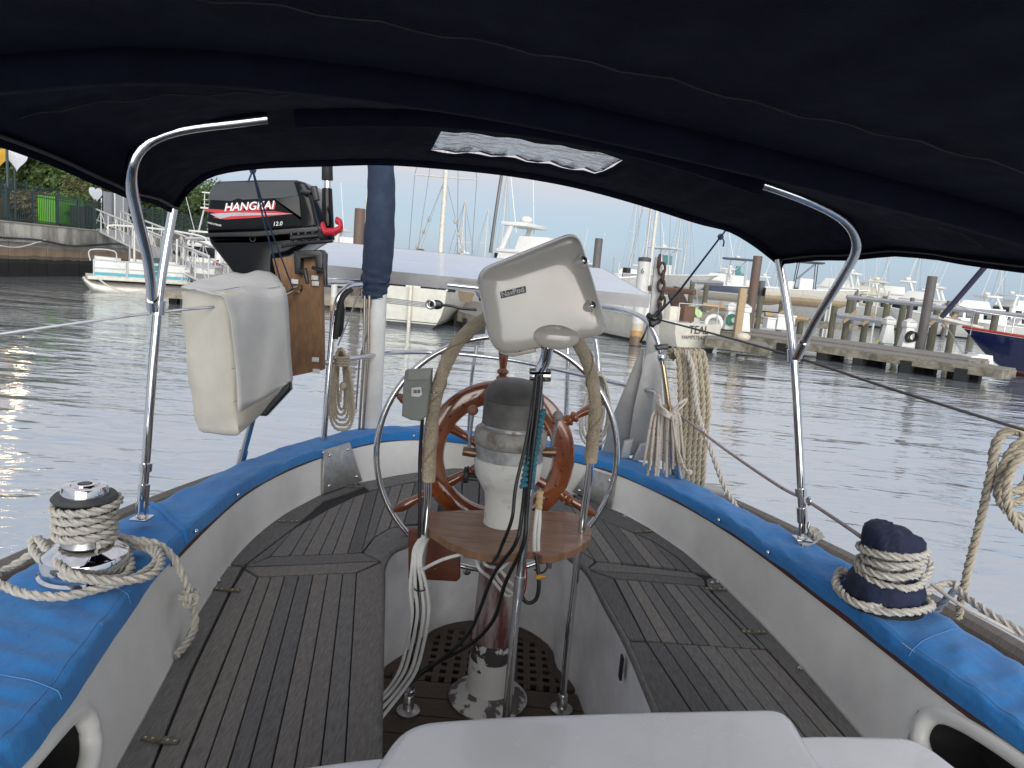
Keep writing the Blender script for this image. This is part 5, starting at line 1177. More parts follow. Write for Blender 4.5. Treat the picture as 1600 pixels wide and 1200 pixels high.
bw = obj(G().box((-29.4, 34, 3.1), (.3, 17, 1.3)), 'block_wall', M('brown_block_wall', (.10, .082, .075), .85, var=.3, scale=3, bump=.4, bs=8)); tag(bw, 'low brown block retaining wall behind the first fence', 'wall')
grM = M('lime_paint', (.10, .36, .02), .5, var=.10, scale=2)
dm = thing('dumpster', (-26.5, yof(95, -26.5), 2.5), 'bright lime green dumpster behind the fence', 'dumpster')
y0, y1 = yof(80, -26), yof(119, -26)
ym = (y0+y1)/2
obj(G().puff([V((-25.6, y0, 2.6)), V((-25.6, y1, 2.6)), V((-25.6, y1+.1, 4.0)), V((-25.6, y0-.1, 4.0))], (-1, 0, 0), 1.1, .03), 'bin', grM, dm, smooth=40)
for t in (.3, .62): obj(G().box((-25.55, y0+(y1-y0)*t, 3.3), (.08, .5, .12)), 'side_pocket', M('dark_lime', (.05, .2, .01), .5), dm)
for t in (.12, .88): obj(G().cyl((-25.8, y0+(y1-y0)*t, 2.5), (-25.7, y0+(y1-y0)*t, 2.5), .1), 'wheel', rubber, dm)
obj(G().box((-26.15, ym, 4.04), (1.2, (y1-y0)*.98, .06)), 'lid', M('lid_green', (.09, .33, .01), .5), dm)
for px, col, h_, lab, wd in ((128, (.012, .016, .020), 1.15, 'black wheelie bin beside the lime dumpster', .8), (143, (.055, .115, .085), .85, 'pale green utility cabinet at the end of the fence', 1.0)):
    yy = yof(px, -25); t = thing('cabinet' if px == 143 else 'wheelie_bin', (-25, yy, 2.5), lab, 'cabinet' if px == 143 else 'bin')
    m_ = M('bin%d' % px, col, .6); obj(G().puff([V((-24.6, yy-wd/2, 2.5)), V((-24.6, yy+wd/2, 2.5)), V((-24.6, yy+wd/2+.05, 2.5+h_)), V((-24.6, yy-wd/2-.05, 2.5+h_))], (-1, 0, 0), .8, .03), 'body', m_, t); obj(G().box((-25, yy, 2.53+h_), (.9, wd+.14, .06)), 'lid', m_, t)
# lamp posts with lit globes (evening)
def lamp(X, px, py, h_, lab, lit, zb=2.47):
    p = PX(px, py, X); t = thing('street_lamp', (p.x, p.y, zb), lab, 'street lamp')
    obj(G().lathe([(.12, 0), (.12, .25), (.07, .35), (.055, p.z-zb-.25), (.09, p.z-zb-.22), (.1, p.z-zb-.15)], (p.x, p.y, zb), n=12), 'post', greenM, t)
    obj(G().sph(p, .19, 14), 'globe', M('lamp_glow', (1, .72, .38), .4, em=16) if lit else M('lamp_glass', (.8, .78, .7), .3), t)
    return t
lamp(-32, 139, 297, 3, 'street lamp with warm glowing globe among the trees', True, 3.4)
lamp(XW-.3, 10, 205, 4, 'green lamp post at the left edge rising under the bimini', True)
# heart shaped banners on posts
def heart(c, s, mat, lab, par=None, ex=V((.35, .94, 0))):
    P = []
    for i in range(40):
        a = 2*math.pi*i/40; x = 16*math.sin(a)**3/17; z = (13*math.cos(a)-5*math.cos(2*a)-2*math.cos(3*a)-math.cos(4*a))/17; P.append(c+ex*x*s+V((0, 0, z*s*1.15)))
    return obj(G().prism(P, V((.06, -.03, 0))), 'heart_panel', mat, par, smooth=0)
wh = M('banner_white', (.72, .76, .82), .5)
for k, (px, py, X, s, lab, mat) in enumerate(((149, 303, XW-1.0, .42, 'white heart shaped sign on a post above the fence end', wh), (25, 246, XW-1.0, .55, 'pale heart banner hanging at the left under the bimini', wh), (-3, 244, XW-1.0, .45, 'yellow heart banner cut by the left edge', M('banner_yellow', (.55, .33, .04), .5)))):
    c = PX(px, py, X); t = thing('heart_sign', (c.x, c.y, 2.47), lab, 'sign'); heart(c, s, mat, lab, t); obj(G().cyl((c.x-.08, c.y, 2.47), (c.x-.08, c.y, c.z), .05), 'post', greenM, t)
ip = PX(165, 322, XW-.6); t = thing('info_sign', (ip.x, ip.y, 2.47), 'small blue and white notice board by the gangway head', 'sign')
obj(G().box((ip.x, ip.y, ip.z-.2), (.06, .8, 1.2)), 'board', M('sign_white', (.6, .62, .65), .5), t); obj(G().box((ip.x+.05, ip.y, ip.z+.2), (.03, .78, .4)), 'blue_header', M('sign_blue', (.03, .06, .25), .5), t); obj(G().cyl((ip.x, ip.y, 2.47), (ip.x, ip.y, ip.z), .05), 'post', greenM, t)
# trees and shrubs
barkM = M('bark', (.09, .065, .045), .9, var=.3, scale=6)
leafs = [M('leaf_%d' % i, c, .65, var=.5, scale=1.1, rvar=.2) for i, c in enumerate([(.050, .085, .022), (.070, .115, .028), (.035, .065, .020), (.11, .12, .045), (.16, .125, .06)])]
def crown(c, rx, ry, rz, n, s, seed, clump=26):
    r_ = random.Random(seed); vs = []; fs = []
    for k in range(n//clump):
        while True:
            u = V((r_.uniform(-1, 1), r_.uniform(-1, 1), r_.uniform(-1, 1)))
            if .25 < u.length < 1: break
        cc = V((c[0]+u.x*rx, c[1]+u.y*ry, c[2]+u.z*rz)); cr_ = .24*min(rx, rz)*r_.uniform(.6, 1.3)
        for j in range(clump):
            p = cc+V((r_.gauss(0, cr_*.6), r_.gauss(0, cr_*.6), r_.gauss(0, cr_*.45))); a = V((r_.uniform(-1, 1), r_.uniform(-1, 1), r_.uniform(-.4, 1))).normalized(); b = a.orthogonal().normalized(); d = a.cross(b); q = s*r_.uniform(.6, 1.3)
            o = len(vs); vs += [p+b*q, p+d*q*.5, p-b*q, p-d*q*.5]; fs.append((o, o+1, o+2, o+3))
    return G().add(vs, fs)
def tree(X, Yv, z0, h_, rx, rz, mi, lab, seed, n=3000, s=.16, nm='tree'):
    t = thing(nm, (X, Yv, z0), lab, 'tree' if nm == 'tree' else 'shrub')
    if nm == 'tree':
        g_ = G(); top_ = V((X, Yv, z0+h_*.6)); g_.tube([V((X, Yv, z0)), V((X+.1, Yv, z0+h_*.3)), top_], [h_*.03, h_*.022, h_*.012], 8)
        r_ = random.Random(seed)
        for k in range(5): a = k*1.3; g_.tube([V((X+.05, Yv, z0+h_*(.25+.06*k))), V((X+math.cos(a)*rx*.6, Yv+math.sin(a)*rx*.6, z0+h_*(.55+.06*k)))], [h_*.012, h_*.004], 6)
        obj(g_, 'trunk', barkM, t)
    obj(crown((X, Yv, z0+h_-rz), rx, rx, rz, n, s, seed), 'crown' if nm == 'tree' else 'foliage', leafs[mi], t, smooth=0)
def at(X, px): return yof(px, X)
k = 0
for X, px, h_, rx, rz, mi, lab in ((-36, 25, 5.5, 3.2, 2.2, 0, 'dark green tree above the terrace fence at far left'), (-36, 62, 4.6, 2.6, 2.0, 1, 'mid green tree behind the terrace fence lamp'), (-33, 100, 3.6, 2.2, 1.7, 1, 'rounded light tree right of the terrace fence'), (-35, 160, 4.6, 3.0, 2.2, 1, 'leafy green tree behind the heart sign'),
                               (-33, 190, 5.0, 3.2, 2.4, 0, 'large dark tree behind the gangway head'), (-34, 232, 5.2, 4.2, 2.6, 0, 'dark tree between the two bimini tubes'), (-38, 288, 6.6, 4.0, 3.0, 1, 'green tree behind the tower boat'), (-38, 318, 6.2, 4.2, 3.0, 1, 'rightmost green tree left of the outboard motor'), (-40, 262, 5.2, 4.0, 2.6, 2, 'dark tree behind the bimini corner pole')):
    k += 1; tree(X, at(X, px), 3.3, h_, rx, rz, mi, lab, 100+k, 4200, .2)
tree(-30, at(-30, 131), 3.0, 3.2, 1.4, 1.1, 3, 'crape myrtle with pale forked trunk by the lit lamp', 301, 2200, .12)
for X, px, h_, rx, mi, lab in ((-28.6, 52, 1.5, 1.3, 4, 'brown dry shrub behind the fence, left one'), (-28.6, 76, 1.5, 1.3, 4, 'brown dry shrub behind the fence, right one'), (-29, 112, 1.8, 1.6, 1, 'green shrub above the lime dumpster'), (-28.5, 125, 1.4, 1.2, 0, 'dark shrub above the black bin')):
    k += 1; tree(X, at(X, px), 2.9, h_, rx, h_*.5, mi, lab, 200+k, 2200, .10, 'shrub')
bd = thing('building', (-60, 62, 5), 'pale roofed building half hidden behind the bank trees', 'building')
yb_ = yof(100, -60)
obj(G().box((-62, yb_, 6.6), (6, 16, 4.2)), 'wall', M('brick_wall', (.16, .07, .05), .8), bd); obj(G().prism([V((-58, yb_-9, 8.7)), V((-58, yb_+9, 8.7)), V((-62, yb_+8, 10.2)), V((-62, yb_-8, 10.2))], (-1, 0, .2)), 'roof', M('pale_roof', (.42, .42, .44), .6), bd)
# gangway from the wall down to the float
gw = thing('gangway', (-17, 36, .4), 'white aluminium truss gangway sloping from the seawall to the float', 'gangway')
whA = M('white_aluminium', (.56, .56, .55), .45, .15, var=.08)
A, B = PX(168, 352, XW), PZ(352, 447, .65); A.z = 2.5
dA = (B-A).normalized(); sA = V((dA.y, -dA.x, 0)).normalized()
for s in (-.65, .65):
    for h_ in (0, .55, 1.1): obj(G().tube([A+sA*s+V((0, 0, h_)), B+sA*s+V((0, 0, h_))], .05 if h_ != .55 else .03, 6), 'chord', whA, gw)
    for j in range(13):
        a = A.lerp(B, j/12)+sA*s; obj(G().cyl(a, a+V((0, 0, 1.1)), .03, n=6), 'upright', whA, gw)
        if j < 12: b = A.lerp(B, (j+1)/12)+sA*s; obj(G().cyl(a+V((0, 0, 1.1 if j % 2 else 0)), b+V((0, 0, 0 if j % 2 else 1.1)), .022, n=6), 'brace', whA, gw)
obj(G().prism([A+sA*.65, A-sA*.65, B-sA*.65, B+sA*.65], (0, 0, .06)), 'walkway', M('walk_grey', (.36, .36, .35), .7), gw)
gt = PX(186, 320, XW+.2); t = thing('security_gate', (gt.x, gt.y, 2.5), 'grey arched security gate panel at the head of the gangway', 'gate')
P = [gt+V((0, -.42, -1.0)), gt+V((0, .42, -1.0)), gt+V((0, .42, .55)), gt+V((0, .28, .9)), gt+V((0, 0, 1.02)), gt+V((0, -.28, .9)), gt+V((0, -.42, .55))]
obj(G().tube(P, .05, 6, True), 'gate_frame', whA, t); obj(G().prism([p.lerp(gt, .05) for p in P], (-.03, 0, 0)), 'gate_mesh', M('mesh_grey', (.40, .41, .41), .6), t)
obj(G().box(gt+V((-.15, 0, -.25)), (.03, 2.4, 1.7)), 'side_panel', M('panel_grey', (.33, .34, .35), .6), t)
# floating dock and pontoon boat
dockM = M('weathered_dock', (.22, .205, .185), .85, var=.25, scale=2.5, stretch=(1, 5, 1), bump=.4, bs=12); fasM = M('dock_fascia', (.27, .245, .19), .85, scale=2.2, col2=(.10, .09, .065), lo=.45, hi=.65, bump=.4, bs=9)
def dock(name, P, z, lab, fascia=.22, legs=0, floats=True, grp=None):
    t = thing(name, (sum(p.x for p in P)/len(P), sum(p.y for p in P)/len(P), 0), lab, 'dock', grp)
    obj(G().prism([V((p.x, p.y, z-.05)) for p in P], (0, 0, .05)), 'decking', dockM, t, smooth=0)
    for a, b in zip(P, P[1:]+P[:1]):
        a, b = V((a.x, a.y, z-.055-fascia/2)), V((b.x, b.y, z-.055-fascia/2)); d = (b-a); L = d.length; rot = Matrix.Rotation(math.atan2(d.y, d.x), 3, 'Z'); obj(G().box((a+b)/2, (L+.04, .06, fascia), rot), 'fascia_board', fasM, t, bevel=.006, bseg=1)
        n_ = int(L/1.5)
        if floats:
            for k_ in range(n_): c = a.lerp(b, (k_+.5)/n_)+V((0, 0, -.22)); inw_ = (V((t.location.x, t.location.y, 0))-c); inw_.z = 0; c += inw_.normalized()*.25; obj(G().box(c, (.34, .34, .5), rot), 'float_tub', rubber, t)
    return t
c0, c1 = PZ(240, 452, .5), PZ(395, 462, .5)
dock('floating_dock', [c0, c1, c1+V((.6, 3.0, 0)), c0+V((.6, 3.0, 0))], .5, 'weathered wooden float below the gangway on the left')
pt = thing('pontoon_boat', PZ(225, 460, 0), 'white pontoon boat with turquoise stripe and frame roof moored left', 'boat')
a, b = PZ(137, 456, 0), PZ(338, 466, 0); dv = (b-a); dv.z = 0; Lp = dv.length; dv.normalize(); nv = V((-dv.y, dv.x, 0)); nv = nv if nv.y > 0 else -nv
a = V((a.x, a.y, 0))
def pp_(u, v_, z): return a+dv*u+nv*v_+V((0, 0, z))
rotp = Matrix.Rotation(math.atan2(dv.y, dv.x), 3, 'Z')
for v_ in (.35, 2.0): obj(G().tube([pp_(-.1, v_, .45), pp_(.25, v_, .2), pp_(.8, v_, .1), pp_(Lp, v_, .1)], [.06, .25, .32, .32], 14), 'pontoon', M('pontoon_alu', (.42, .40, .36), .4, .6), pt, smooth=60)
obj(G().box(pp_(Lp/2, 1.15, .55), (Lp, 2.4, .12), rotp), 'deck', M('cream_deck', (.60, .58, .50), .5), pt, bevel=.01)
pw = M('pontoon_white', (.66, .66, .63), .4); tq = M('turquoise_stripe', (.10, .36, .42), .5)
segs = [(.2, 1.3), (1.35, 2.6), (2.7, 3.6), (3.75, 4.9), (4.95, Lp-.1)]
for (u0_, u1_) in segs:
    m_ = (u0_+u1_)/2; obj(G().box(pp_(m_, .05, .92), (u1_-u0_, .05, .62), rotp), 'fence_panel', pw, pt, bevel=.01)
    obj(G().box(pp_(m_, .015, .72), (u1_-u0_-.04, .012, .12), rotp), 'stripe', tq, pt)
    for h_ in (.95, 1.25): obj(G().tube([pp_(u0_, .0, h_), pp_(u1_, .0, h_)], .02, 6), 'rail', whA, pt)
    for u in (u0_, u1_): obj(G().cyl(pp_(u, 0, .6), pp_(u, 0, 1.27), .02, n=6), 'rail_post', whA, pt)
for u, w_, c_ in ((.7, .9, pw), (1.7, .5, pw), (2.9, .7, pw), (4.2, 1.4, M('grey_cover', (.40, .43, .47), .7))): obj(G().puff([pp_(u-w_/2, .25, .7), pp_(u+w_/2, .25, .7), pp_(u+w_/2, .25, 1.35), pp_(u-w_/2, .25, 1.38)], nv, .7, .06), 'seat', c_, pt, smooth=50)
obj(G().puff([pp_(1.9, .6, .7), pp_(2.7, .6, .7), pp_(2.6, .6, 1.45), pp_(2.0, .6, 1.45)], nv, .6, .05), 'console', M('teal_console', (.03, .09, .085), .5), pt)
obj(G().tube([pp_(1.95, .0, .72), pp_(1.95, 0, .8)], .02, 6).box(pp_(2.28, .03, .98), (.5, .03, .4), rotp), 'gate_curtain', M('teal_panel', (.03, .18, .22), .5), pt)
for u in (1.6, 2.1, Lp-1.5, Lp-.9):
    for v_ in (.2, 2.1): obj(G().cyl(pp_(u, v_, 1.2), pp_(u, v_, 2.45 if u < 3 else 2.3), .045, n=8), 'roof_post', whA, pt)
P = [pp_(.7, 0, 2.42), pp_(.85, 0, 2.6), pp_(2.6, 0, 2.62), pp_(4.0, 0, 2.5), pp_(4.2, 0, 2.32)]
obj(G().tube(cat(P, 4), .04, 6), 'roof_rim', M('white_rim', (.66, .65, .62), .5), pt); obj(G().grid([cat(P, 4), [p+nv*2.2 for p in cat(P, 4)]]), 'roof', M('roof_underside', (.22, .22, .21), .7), pt)
P = [pp_(3.4, .1, 2.36), pp_(4.2, .1, 2.42), pp_(Lp, .1, 2.30)]; obj(G().tube(cat(P, 6), .10, 8, flat=.7), 'furled_awning', M('grey_awning', (.42, .43, .44), .7), pt)
for u in (.05, .0): pass
obj(G().tube(cat([pp_(.1, 0, 1.2), pp_(.1, 0, 1.6), pp_(.9, 0, 1.62), pp_(.95, 0, 1.2)], 4), .025, 6), 'bow_hoop', whA, pt)
for u0_ in (Lp-1.35, Lp-1.15): obj(G().cyl(pp_(u0_, -.05, .6), pp_(u0_+.3, .3, 1.9), .02, n=6), 'ladder_rail', whA, pt)
tag(obj(G().tube(cat([PY(152, 434, 26.4), PY(172, 448, 26.2), PY(200, 456, 26), PY(235, 452, 26)], 6), .03, 6), 'mooring_line', ropeW, smooth=60), 'white mooring line drooping from the pontoon boat bow', 'rope')
pc = PZ(341, 436, .5); t = thing('potted_plant', pc, 'black tub with orange flowering plant on the left float', 'plant')
obj(G().lathe([(.2, 0), (.28, .4), (.27, .45)], pc, n=16), 'tub', black, t); obj(crown((pc.x, pc.y, .95), .22, .22, .25, 300, .06, 5), 'foliage', leafs[0], t, smooth=0); obj(crown((pc.x, pc.y, 1.25), .25, .25, .25, 260, .06, 6), 'blossom', M('orange_petals', (.50, .14, .07), .6), t, smooth=0)

# ------------------------------------------------------------------ boats
def xf(g_, Mx): g_.v = [Mx @ p for p in g_.v]; return g_
def hullG(L, B, hs, hb, zk, flare=.75, fine_=2.2, kx=.7, tr=.85, lift=.35, n=22):
    """stern at y=0, bow at y=L; waterline z=0"""
    rings = []; sheer = []
    for i in range(n+1):
        t = i/n; b_ = B/2*(tr+(1-tr)*min(1, t/.4))*(1-max(0, (t-.35)/.65)**fine_); b_ = max(b_, .02)
        zs = hs+(hb-hs)*t*t; zb_ = zk+(zs*.85-zk)*max(0, (t-.72)/.28)**2.2; y = L*t
        r_ = []
        for j in range(13):
            a = math.pi*j/12; cx_ = math.cos(a); sx_ = math.sin(a); xx = b_*math.copysign(abs(cx_)**kx, cx_); zz = zs-(zs-zb_)*sx_**.9
            fl_2 = 1-(1-flare)*max(0, (zs-zz)/(zs-zb_+1e-6))*min(1, t*1.3); r_.append(V((xx*fl_2, y+lift*(zz-zb_)/(zs-zb_+1e-6)*max(0, t-.5)*1.4, zz)))
        rings.append(r_); sheer.append((r_[0], r_[-1]))
    return rings, sheer
def place(p, d):
    """local +y (bow) along d"""
    d = V((d[0], d[1], 0)).normalized(); return Matrix.Translation(p) @ Matrix(((d.y, d.x, 0), (-d.x, d.y, 0), (0, 0, 1))).to_4x4()
class Boat:
    def __init__(s, name, p, d, label, L, B, hs, hb, zk, mat, cat_='boat', deckm=None, **kw):
        s.t = thing(name, p, label, cat_); s.M = place(V(p), d); s.L, s.B, s.hs, s.hb = L, B, hs, hb
        rings, sheer = hullG(L, B, hs, hb, zk, **kw); g_ = G(); 
        vs = [q for r_ in rings for q in r_]; n = 13; fs = []
        for i in range(len(rings)-1):
            for j in range(n-1): fs.append((i*n+j, i*n+j+1, (i+1)*n+j+1, (i+1)*n+j))
        fs.append(tuple(range(n)))
        g_.add(vs, fs); obj(xf(g_, s.M), 'hull', mat, s.t, smooth=50)
        g_ = G(); g_.grid([[a+V((0, 0, -.05)) for a, b in sheer], [b+V((0, 0, -.05)) for a, b in sheer]]); obj(xf(g_, s.M), 'deck', deckm or gelw, s.t, smooth=0)
        for k in (0, 1): s.tube([q[k] for q in sheer], .035, 'rub_rail', deckm or gelw)
        s.sheer = sheer
    def box(s, c, d, nm, mat, taper=0.0, bevel=.02, rake=0.0):
        x, y, z = c; w_, l_, h_ = d; t = 1-taper
        P = [V((x-w_/2, y-l_/2, z)), V((x+w_/2, y-l_/2, z)), V((x+w_/2, y+l_/2, z)), V((x-w_/2, y+l_/2, z))]
        Q = [V((x-w_/2*t, y-l_/2+rake*.3, z+h_)), V((x+w_/2*t, y-l_/2+rake*.3, z+h_)), V((x+w_/2*t, y+l_/2-rake, z+h_)), V((x-w_/2*t, y+l_/2-rake, z+h_))]
        return obj(xf(G().ring([P, Q]), s.M), nm, mat, s.t, bevel=bevel)
    def tube(s, P, r_, nm, mat, n=6, par=None): return obj(xf(G().tube([V(p) for p in P], r_, n), s.M), nm, mat, par or s.t, smooth=60)
    def sph(s, c, r_, nm, mat, sq=(1, 1, 1)): return obj(xf(G().sph(c, r_, 12, sq), s.M), nm, mat, s.t, smooth=60)
teakTr = M('boat_trim', (.15, .08, .05), .6); whB = M('boat_white', (.74, .74, .71), .35, var=.06); crB = M('boat_cream', (.66, .63, .53), .4, var=.06)
rigM = M('rigging', (.30, .30, .31), .4, .5); mastM = M('mast_white', (.60, .58, .52), .4)
def rig(b, y, h_, z0, spreaders=((.45, 1.1),), r_=.07, stays=True, mat=mastM):
    b.tube([(0, y, z0), (0, y, h_)], r_, 'mast', mat, 10)
    for f, w_ in spreaders: b.tube([(-w_, y, z0+(h_-z0)*f), (w_, y, z0+(h_-z0)*f)], .03, 'spreader', mat)
    if stays:
        hb_ = b.B/2*.95
        for s in (-1, 1):
            f, w_ = spreaders[0]
            b.tube([(s*hb_, y-.1, b.hs), (s*w_, y, z0+(h_-z0)*f), (0, y, h_*.98)], .012, 'cap_shroud', rigM, 4); b.tube([(s*hb_, y+.5, b.hs), (0, y, z0+(h_-z0)*f)], .010, 'lower_shroud', rigM, 4); b.tube([(s*hb_, y-.6, b.hs), (0, y, z0+(h_-z0)*f)], .010, 'lower_shroud', rigM, 4)
        b.tube([(0, b.L, b.hb), (0, y, h_*.98)], .012, 'forestay', rigM, 4); b.tube([(0, 0, b.hs), (0, y, h_)], .010, 'backstay', rigM, 4)
# canoe stern sailboat, stern towards us
p = PZ(640, 511, 0); hm = zbands('cream_hull', [(-.5, (.04, .04, .045)), (.10, (.03, .035, .045)), (.15, (.60, .58, .50)), (.19, (.03, .035, .045)), (.22, (.68, .66, .58)), (1.3, (.68, .66, .58))], .3, noise=.004)
b = Boat('moored_sailboat', p, (.06, 1), 'cream sailboat moored stern on with rudder and tall white mast', 10, 2.75, 1.35, 1.7, -.3, hm, 'sailboat', tr=.86, kx=.8)
b.box((0, -.12, -.1), (.10, .24, 1.7), 'rudder', M('rudder_cream', (.60, .57, .48), .4), .1)
b.box((0, 4.2, 1.3), (1.9, 4.0, .5), 'cabin', whB, .12); 
bc = M('black_weather_cloth', (.010, .011, .014), .8)
for s in (-1, 1):
    o = b.box((s*.86, .16, 1.3), (1.2, .05, .38), 'weather_cloth', bc, 0, .01)
    q0, q1_ = b.M @ V((s*.86-.3, .12, 1.44)), b.M @ V((s*.86+.3, .12, 1.44)); text('Cygnus', q0, q1_, wh, b.t, 'cloth_lettering', up=wz, nrm=(0, -1, 0), lift=.03)
    b.tube([(s*1.2, .2, 1.3), (s*1.2, .2, 2.0), (s*.3, .1, 2.0)], .02, 'pushpit', steel)
for s in (-.6, .7): b.tube([(s, .3, 1.35), (s, .35, 1.75)], .06, 'stern_fitting', teakTr)
rig(b, 5.0, 13.5, 1.6, ((.34, 1.25),), .10)
for s in (-1, 1):                                          # chafe rollers on the shrouds
    for f in (.35, .5, .62):
        c = V((s*1.4*(1-f), 4.6+.4*f, 1.35+4.2*f)); b.sph(c, .07, 'shroud_roller', M('tan_roller', (.42, .38, .32), .7), (1, 1, 1.6))
tag(obj(G().torus(PY(620, 452, 27), .24, .06, (0, 1, 0)), 'life_ring', whB, smooth=60), 'white life ring seen under the left end of the solar panel', 'life ring')
# TEAL
p = PZ(1087, 548, 0); d_ = (-.48, .88)
b = Boat('moored_sailboat', p, d_, 'cream sailboat named TEAL with its lettered transom towards us', 8.2, 2.5, .95, 1.5, -.35, zbands('teal_hull', [(-.5, (.03, .03, .03)), (.05, (.05, .045, .04)), (.1, (.68, .65, .56)), (1.4, (.68, .65, .56))], .35, noise=.01), 'sailboat', tr=.84, kx=.85)
bl, brr = b.M @ V((-.85, -.02, .60)), b.M @ V((.85, -.02, .60)); nt_ = V((-d_[0], -d_[1], 0))
ink = M('name_black', (.03, .03, .03), .5)
q0, q1_ = (bl, brr) if pxm(1) and bl.x < brr.x else (brr, bl)
text('TEAL', q0.lerp(q1_, .24), q0.lerp(q1_, .76), ink, b.t, 'name_lettering', up=wz, nrm=nt_, lift=.02)
text('HAMPSTEAD, NC', q0.lerp(q1_, .08)+V((0, 0, -.20)), q0.lerp(q1_, .92)+V((0, 0, -.20)), ink, b.t, 'port_lettering', up=wz, nrm=nt_, lift=.02)
b.box((0, 3.6, .95), (1.6, 3.2, .45), 'cabin', whB, .12); b.box((.2, 1.0, .95), (.5, .5, .55), 'brown_locker', teakTr); b.box((-.5, .9, .95), (.45, .35, .5), 'cream_chest', crB)
for s in (-1, 1): b.tube([(s*.9, .1, .95), (s*.9, .1, 1.6), (0, .0, 1.6)], .02, 'pushpit', whA)
b.tube([(0, 3.0, 1.4), (0, 3.0, 11)], .07, 'mast', mastM, 10); b.tube([(0, 3.0, 2.0), (0, .4, 2.0)], .10, 'boom', teakTr, 8)
obj(G().puff([PY(x, y, 28) for x, y in [(1044, 458), (1056, 447), (1064, 450), (1078, 478), (1082, 491), (1066, 490), (1050, 478)]], (0, 1, 0), .3, .06), 'sail_cover', M('brown_sail_cover', (.055, .032, .026), .8), b.t, smooth=50)
for s in (-1, 1): b.tube([(s*1.1, 3, .95), (0, 3, 10.8)], .012, 'shroud', rigM, 4)
b.tube([(0, 0, .95), (0, 3, 11)], .012, 'backstay', rigM, 4)
tag(obj(G().puff([PY(x, y, 25.5) for x, y in [(1076, 478), (1084, 477), (1098, 488), (1097, 496), (1090, 497)]], (0, 1, 0), .3, .05), 'kayak_cover', M('lime_cover', (.42, .62, .28), .5), smooth=50), 'pale lime green cover hanging over the TEAL stern', 'cover')
tag(obj(G().torus(PY(1115, 505, 25.2), .26, .075, (.2, 1, 0)), 'life_ring', whB, smooth=60), 'white life ring on the stern of the TEAL sailboat', 'life ring')
tag(obj(G().puff([PY(x, y, 25.6) for x, y in [(1080, 496), (1092, 494), (1096, 505), (1090, 510), (1080, 508)]], (0, 1, 0), .3, .06), 'outboard_cover', M('pale_grey_cover', (.50, .50, .48), .6), smooth=50), 'pale covered outboard on the TEAL stern rail', 'cover')
# blue hulled sailboat on the right
p = PZ(1512, 578, 0); dd = V((-.93, .36, 0)).normalized(); LB = 11.0; ps = V((p.x, p.y, 0))-dd*LB*.985
hm = zbands('navy_hull', [(-.5, (.05, .01, .01)), (.14, (.22, .02, .02)), (.20, (.008, .014, .06)), (1.02, (.008, .014, .065)), (1.20, (.008, .014, .065)), (1.9, (.008, .014, .065))], .12, noise=.003, coat=.5)
b = Boat('blue_sailboat', ps, dd, 'navy blue sailboat with red rail and bowsprit at right', LB, 3.3, 1.1, 1.55, -.3, hm, 'sailboat', flare=.6, kx=.6)
redR = M('red_rail', (.35, .03, .02), .5)
for k in (0, 1): b.tube([q[k]+V((0, 0, .03)) for q in b.sheer], .055, 'red_cap_rail', redR)
b.box((0, 4.6, 1.15), (1.9, 5.2, .42), 'cabin', whB, .15)
for s in (-1, 1):
    for y_ in (3.2, 5.6, 6.4): b.box((s*.93, y_, 1.38), (.04, .34 if y_ < 4 else .14, .12), 'portlight', glassD, 0, .01)
b.tube([(0, LB-.4, 1.6), (0, LB+1.1, 1.85)], .07, 'bowsprit', mastM, 8)
b.tube([(0, LB+1.0, 1.85), (0, LB-1.55, 6.5)], .10, 'furled_jib', M('navy_sailcloth', (.02, .02, .05), .8), 8); b.tube([(0, LB+1.0, 1.85), (0, LB-4.2, 11)], .012, 'forestay', rigM, 4)
for y_ in (LB, LB-1.2, LB-2.6, LB-4.2):
    for s in (-1, 1): b.tube([(s*max(.15, 1.5*(1-((y_/LB-.35)/.65)**2.2)), y_, 1.3), (s*max(.15, 1.5*(1-((y_/LB-.35)/.65)**2.2)), y_, 2.15)], .02, 'stanchion', steel)
for s in (-1, 1): b.tube([(0, LB+.8, 2.4), (s*.4, LB-.2, 2.2), (s*.9, LB-1.6, 2.1), (s*1.4, LB-4.2, 2.1)], .015, 'lifeline', steel); b.tube([(0, LB+1.0, 1.85), (s*.25, LB-.2, .2)], .012, 'bobstay', rigM, 4)
b.box((0, 8.0, 1.2), (.7, .7, .25), 'fore_hatch', whB)
b.tube([(0, 6.0, 1.2), (0, 6.0, 14)], .09, 'mast', mastM, 10)
tag(obj(G().puff([PY(x, y, 24.6) for x, y in [(1513, 566), (1518, 557), (1527, 556), (1530, 553), (1552, 556), (1553, 570)]], (0, 1, 0), .6, .03), 'dock_step', whB, smooth=40), 'white dock step box at the end of the finger pier', 'step box')

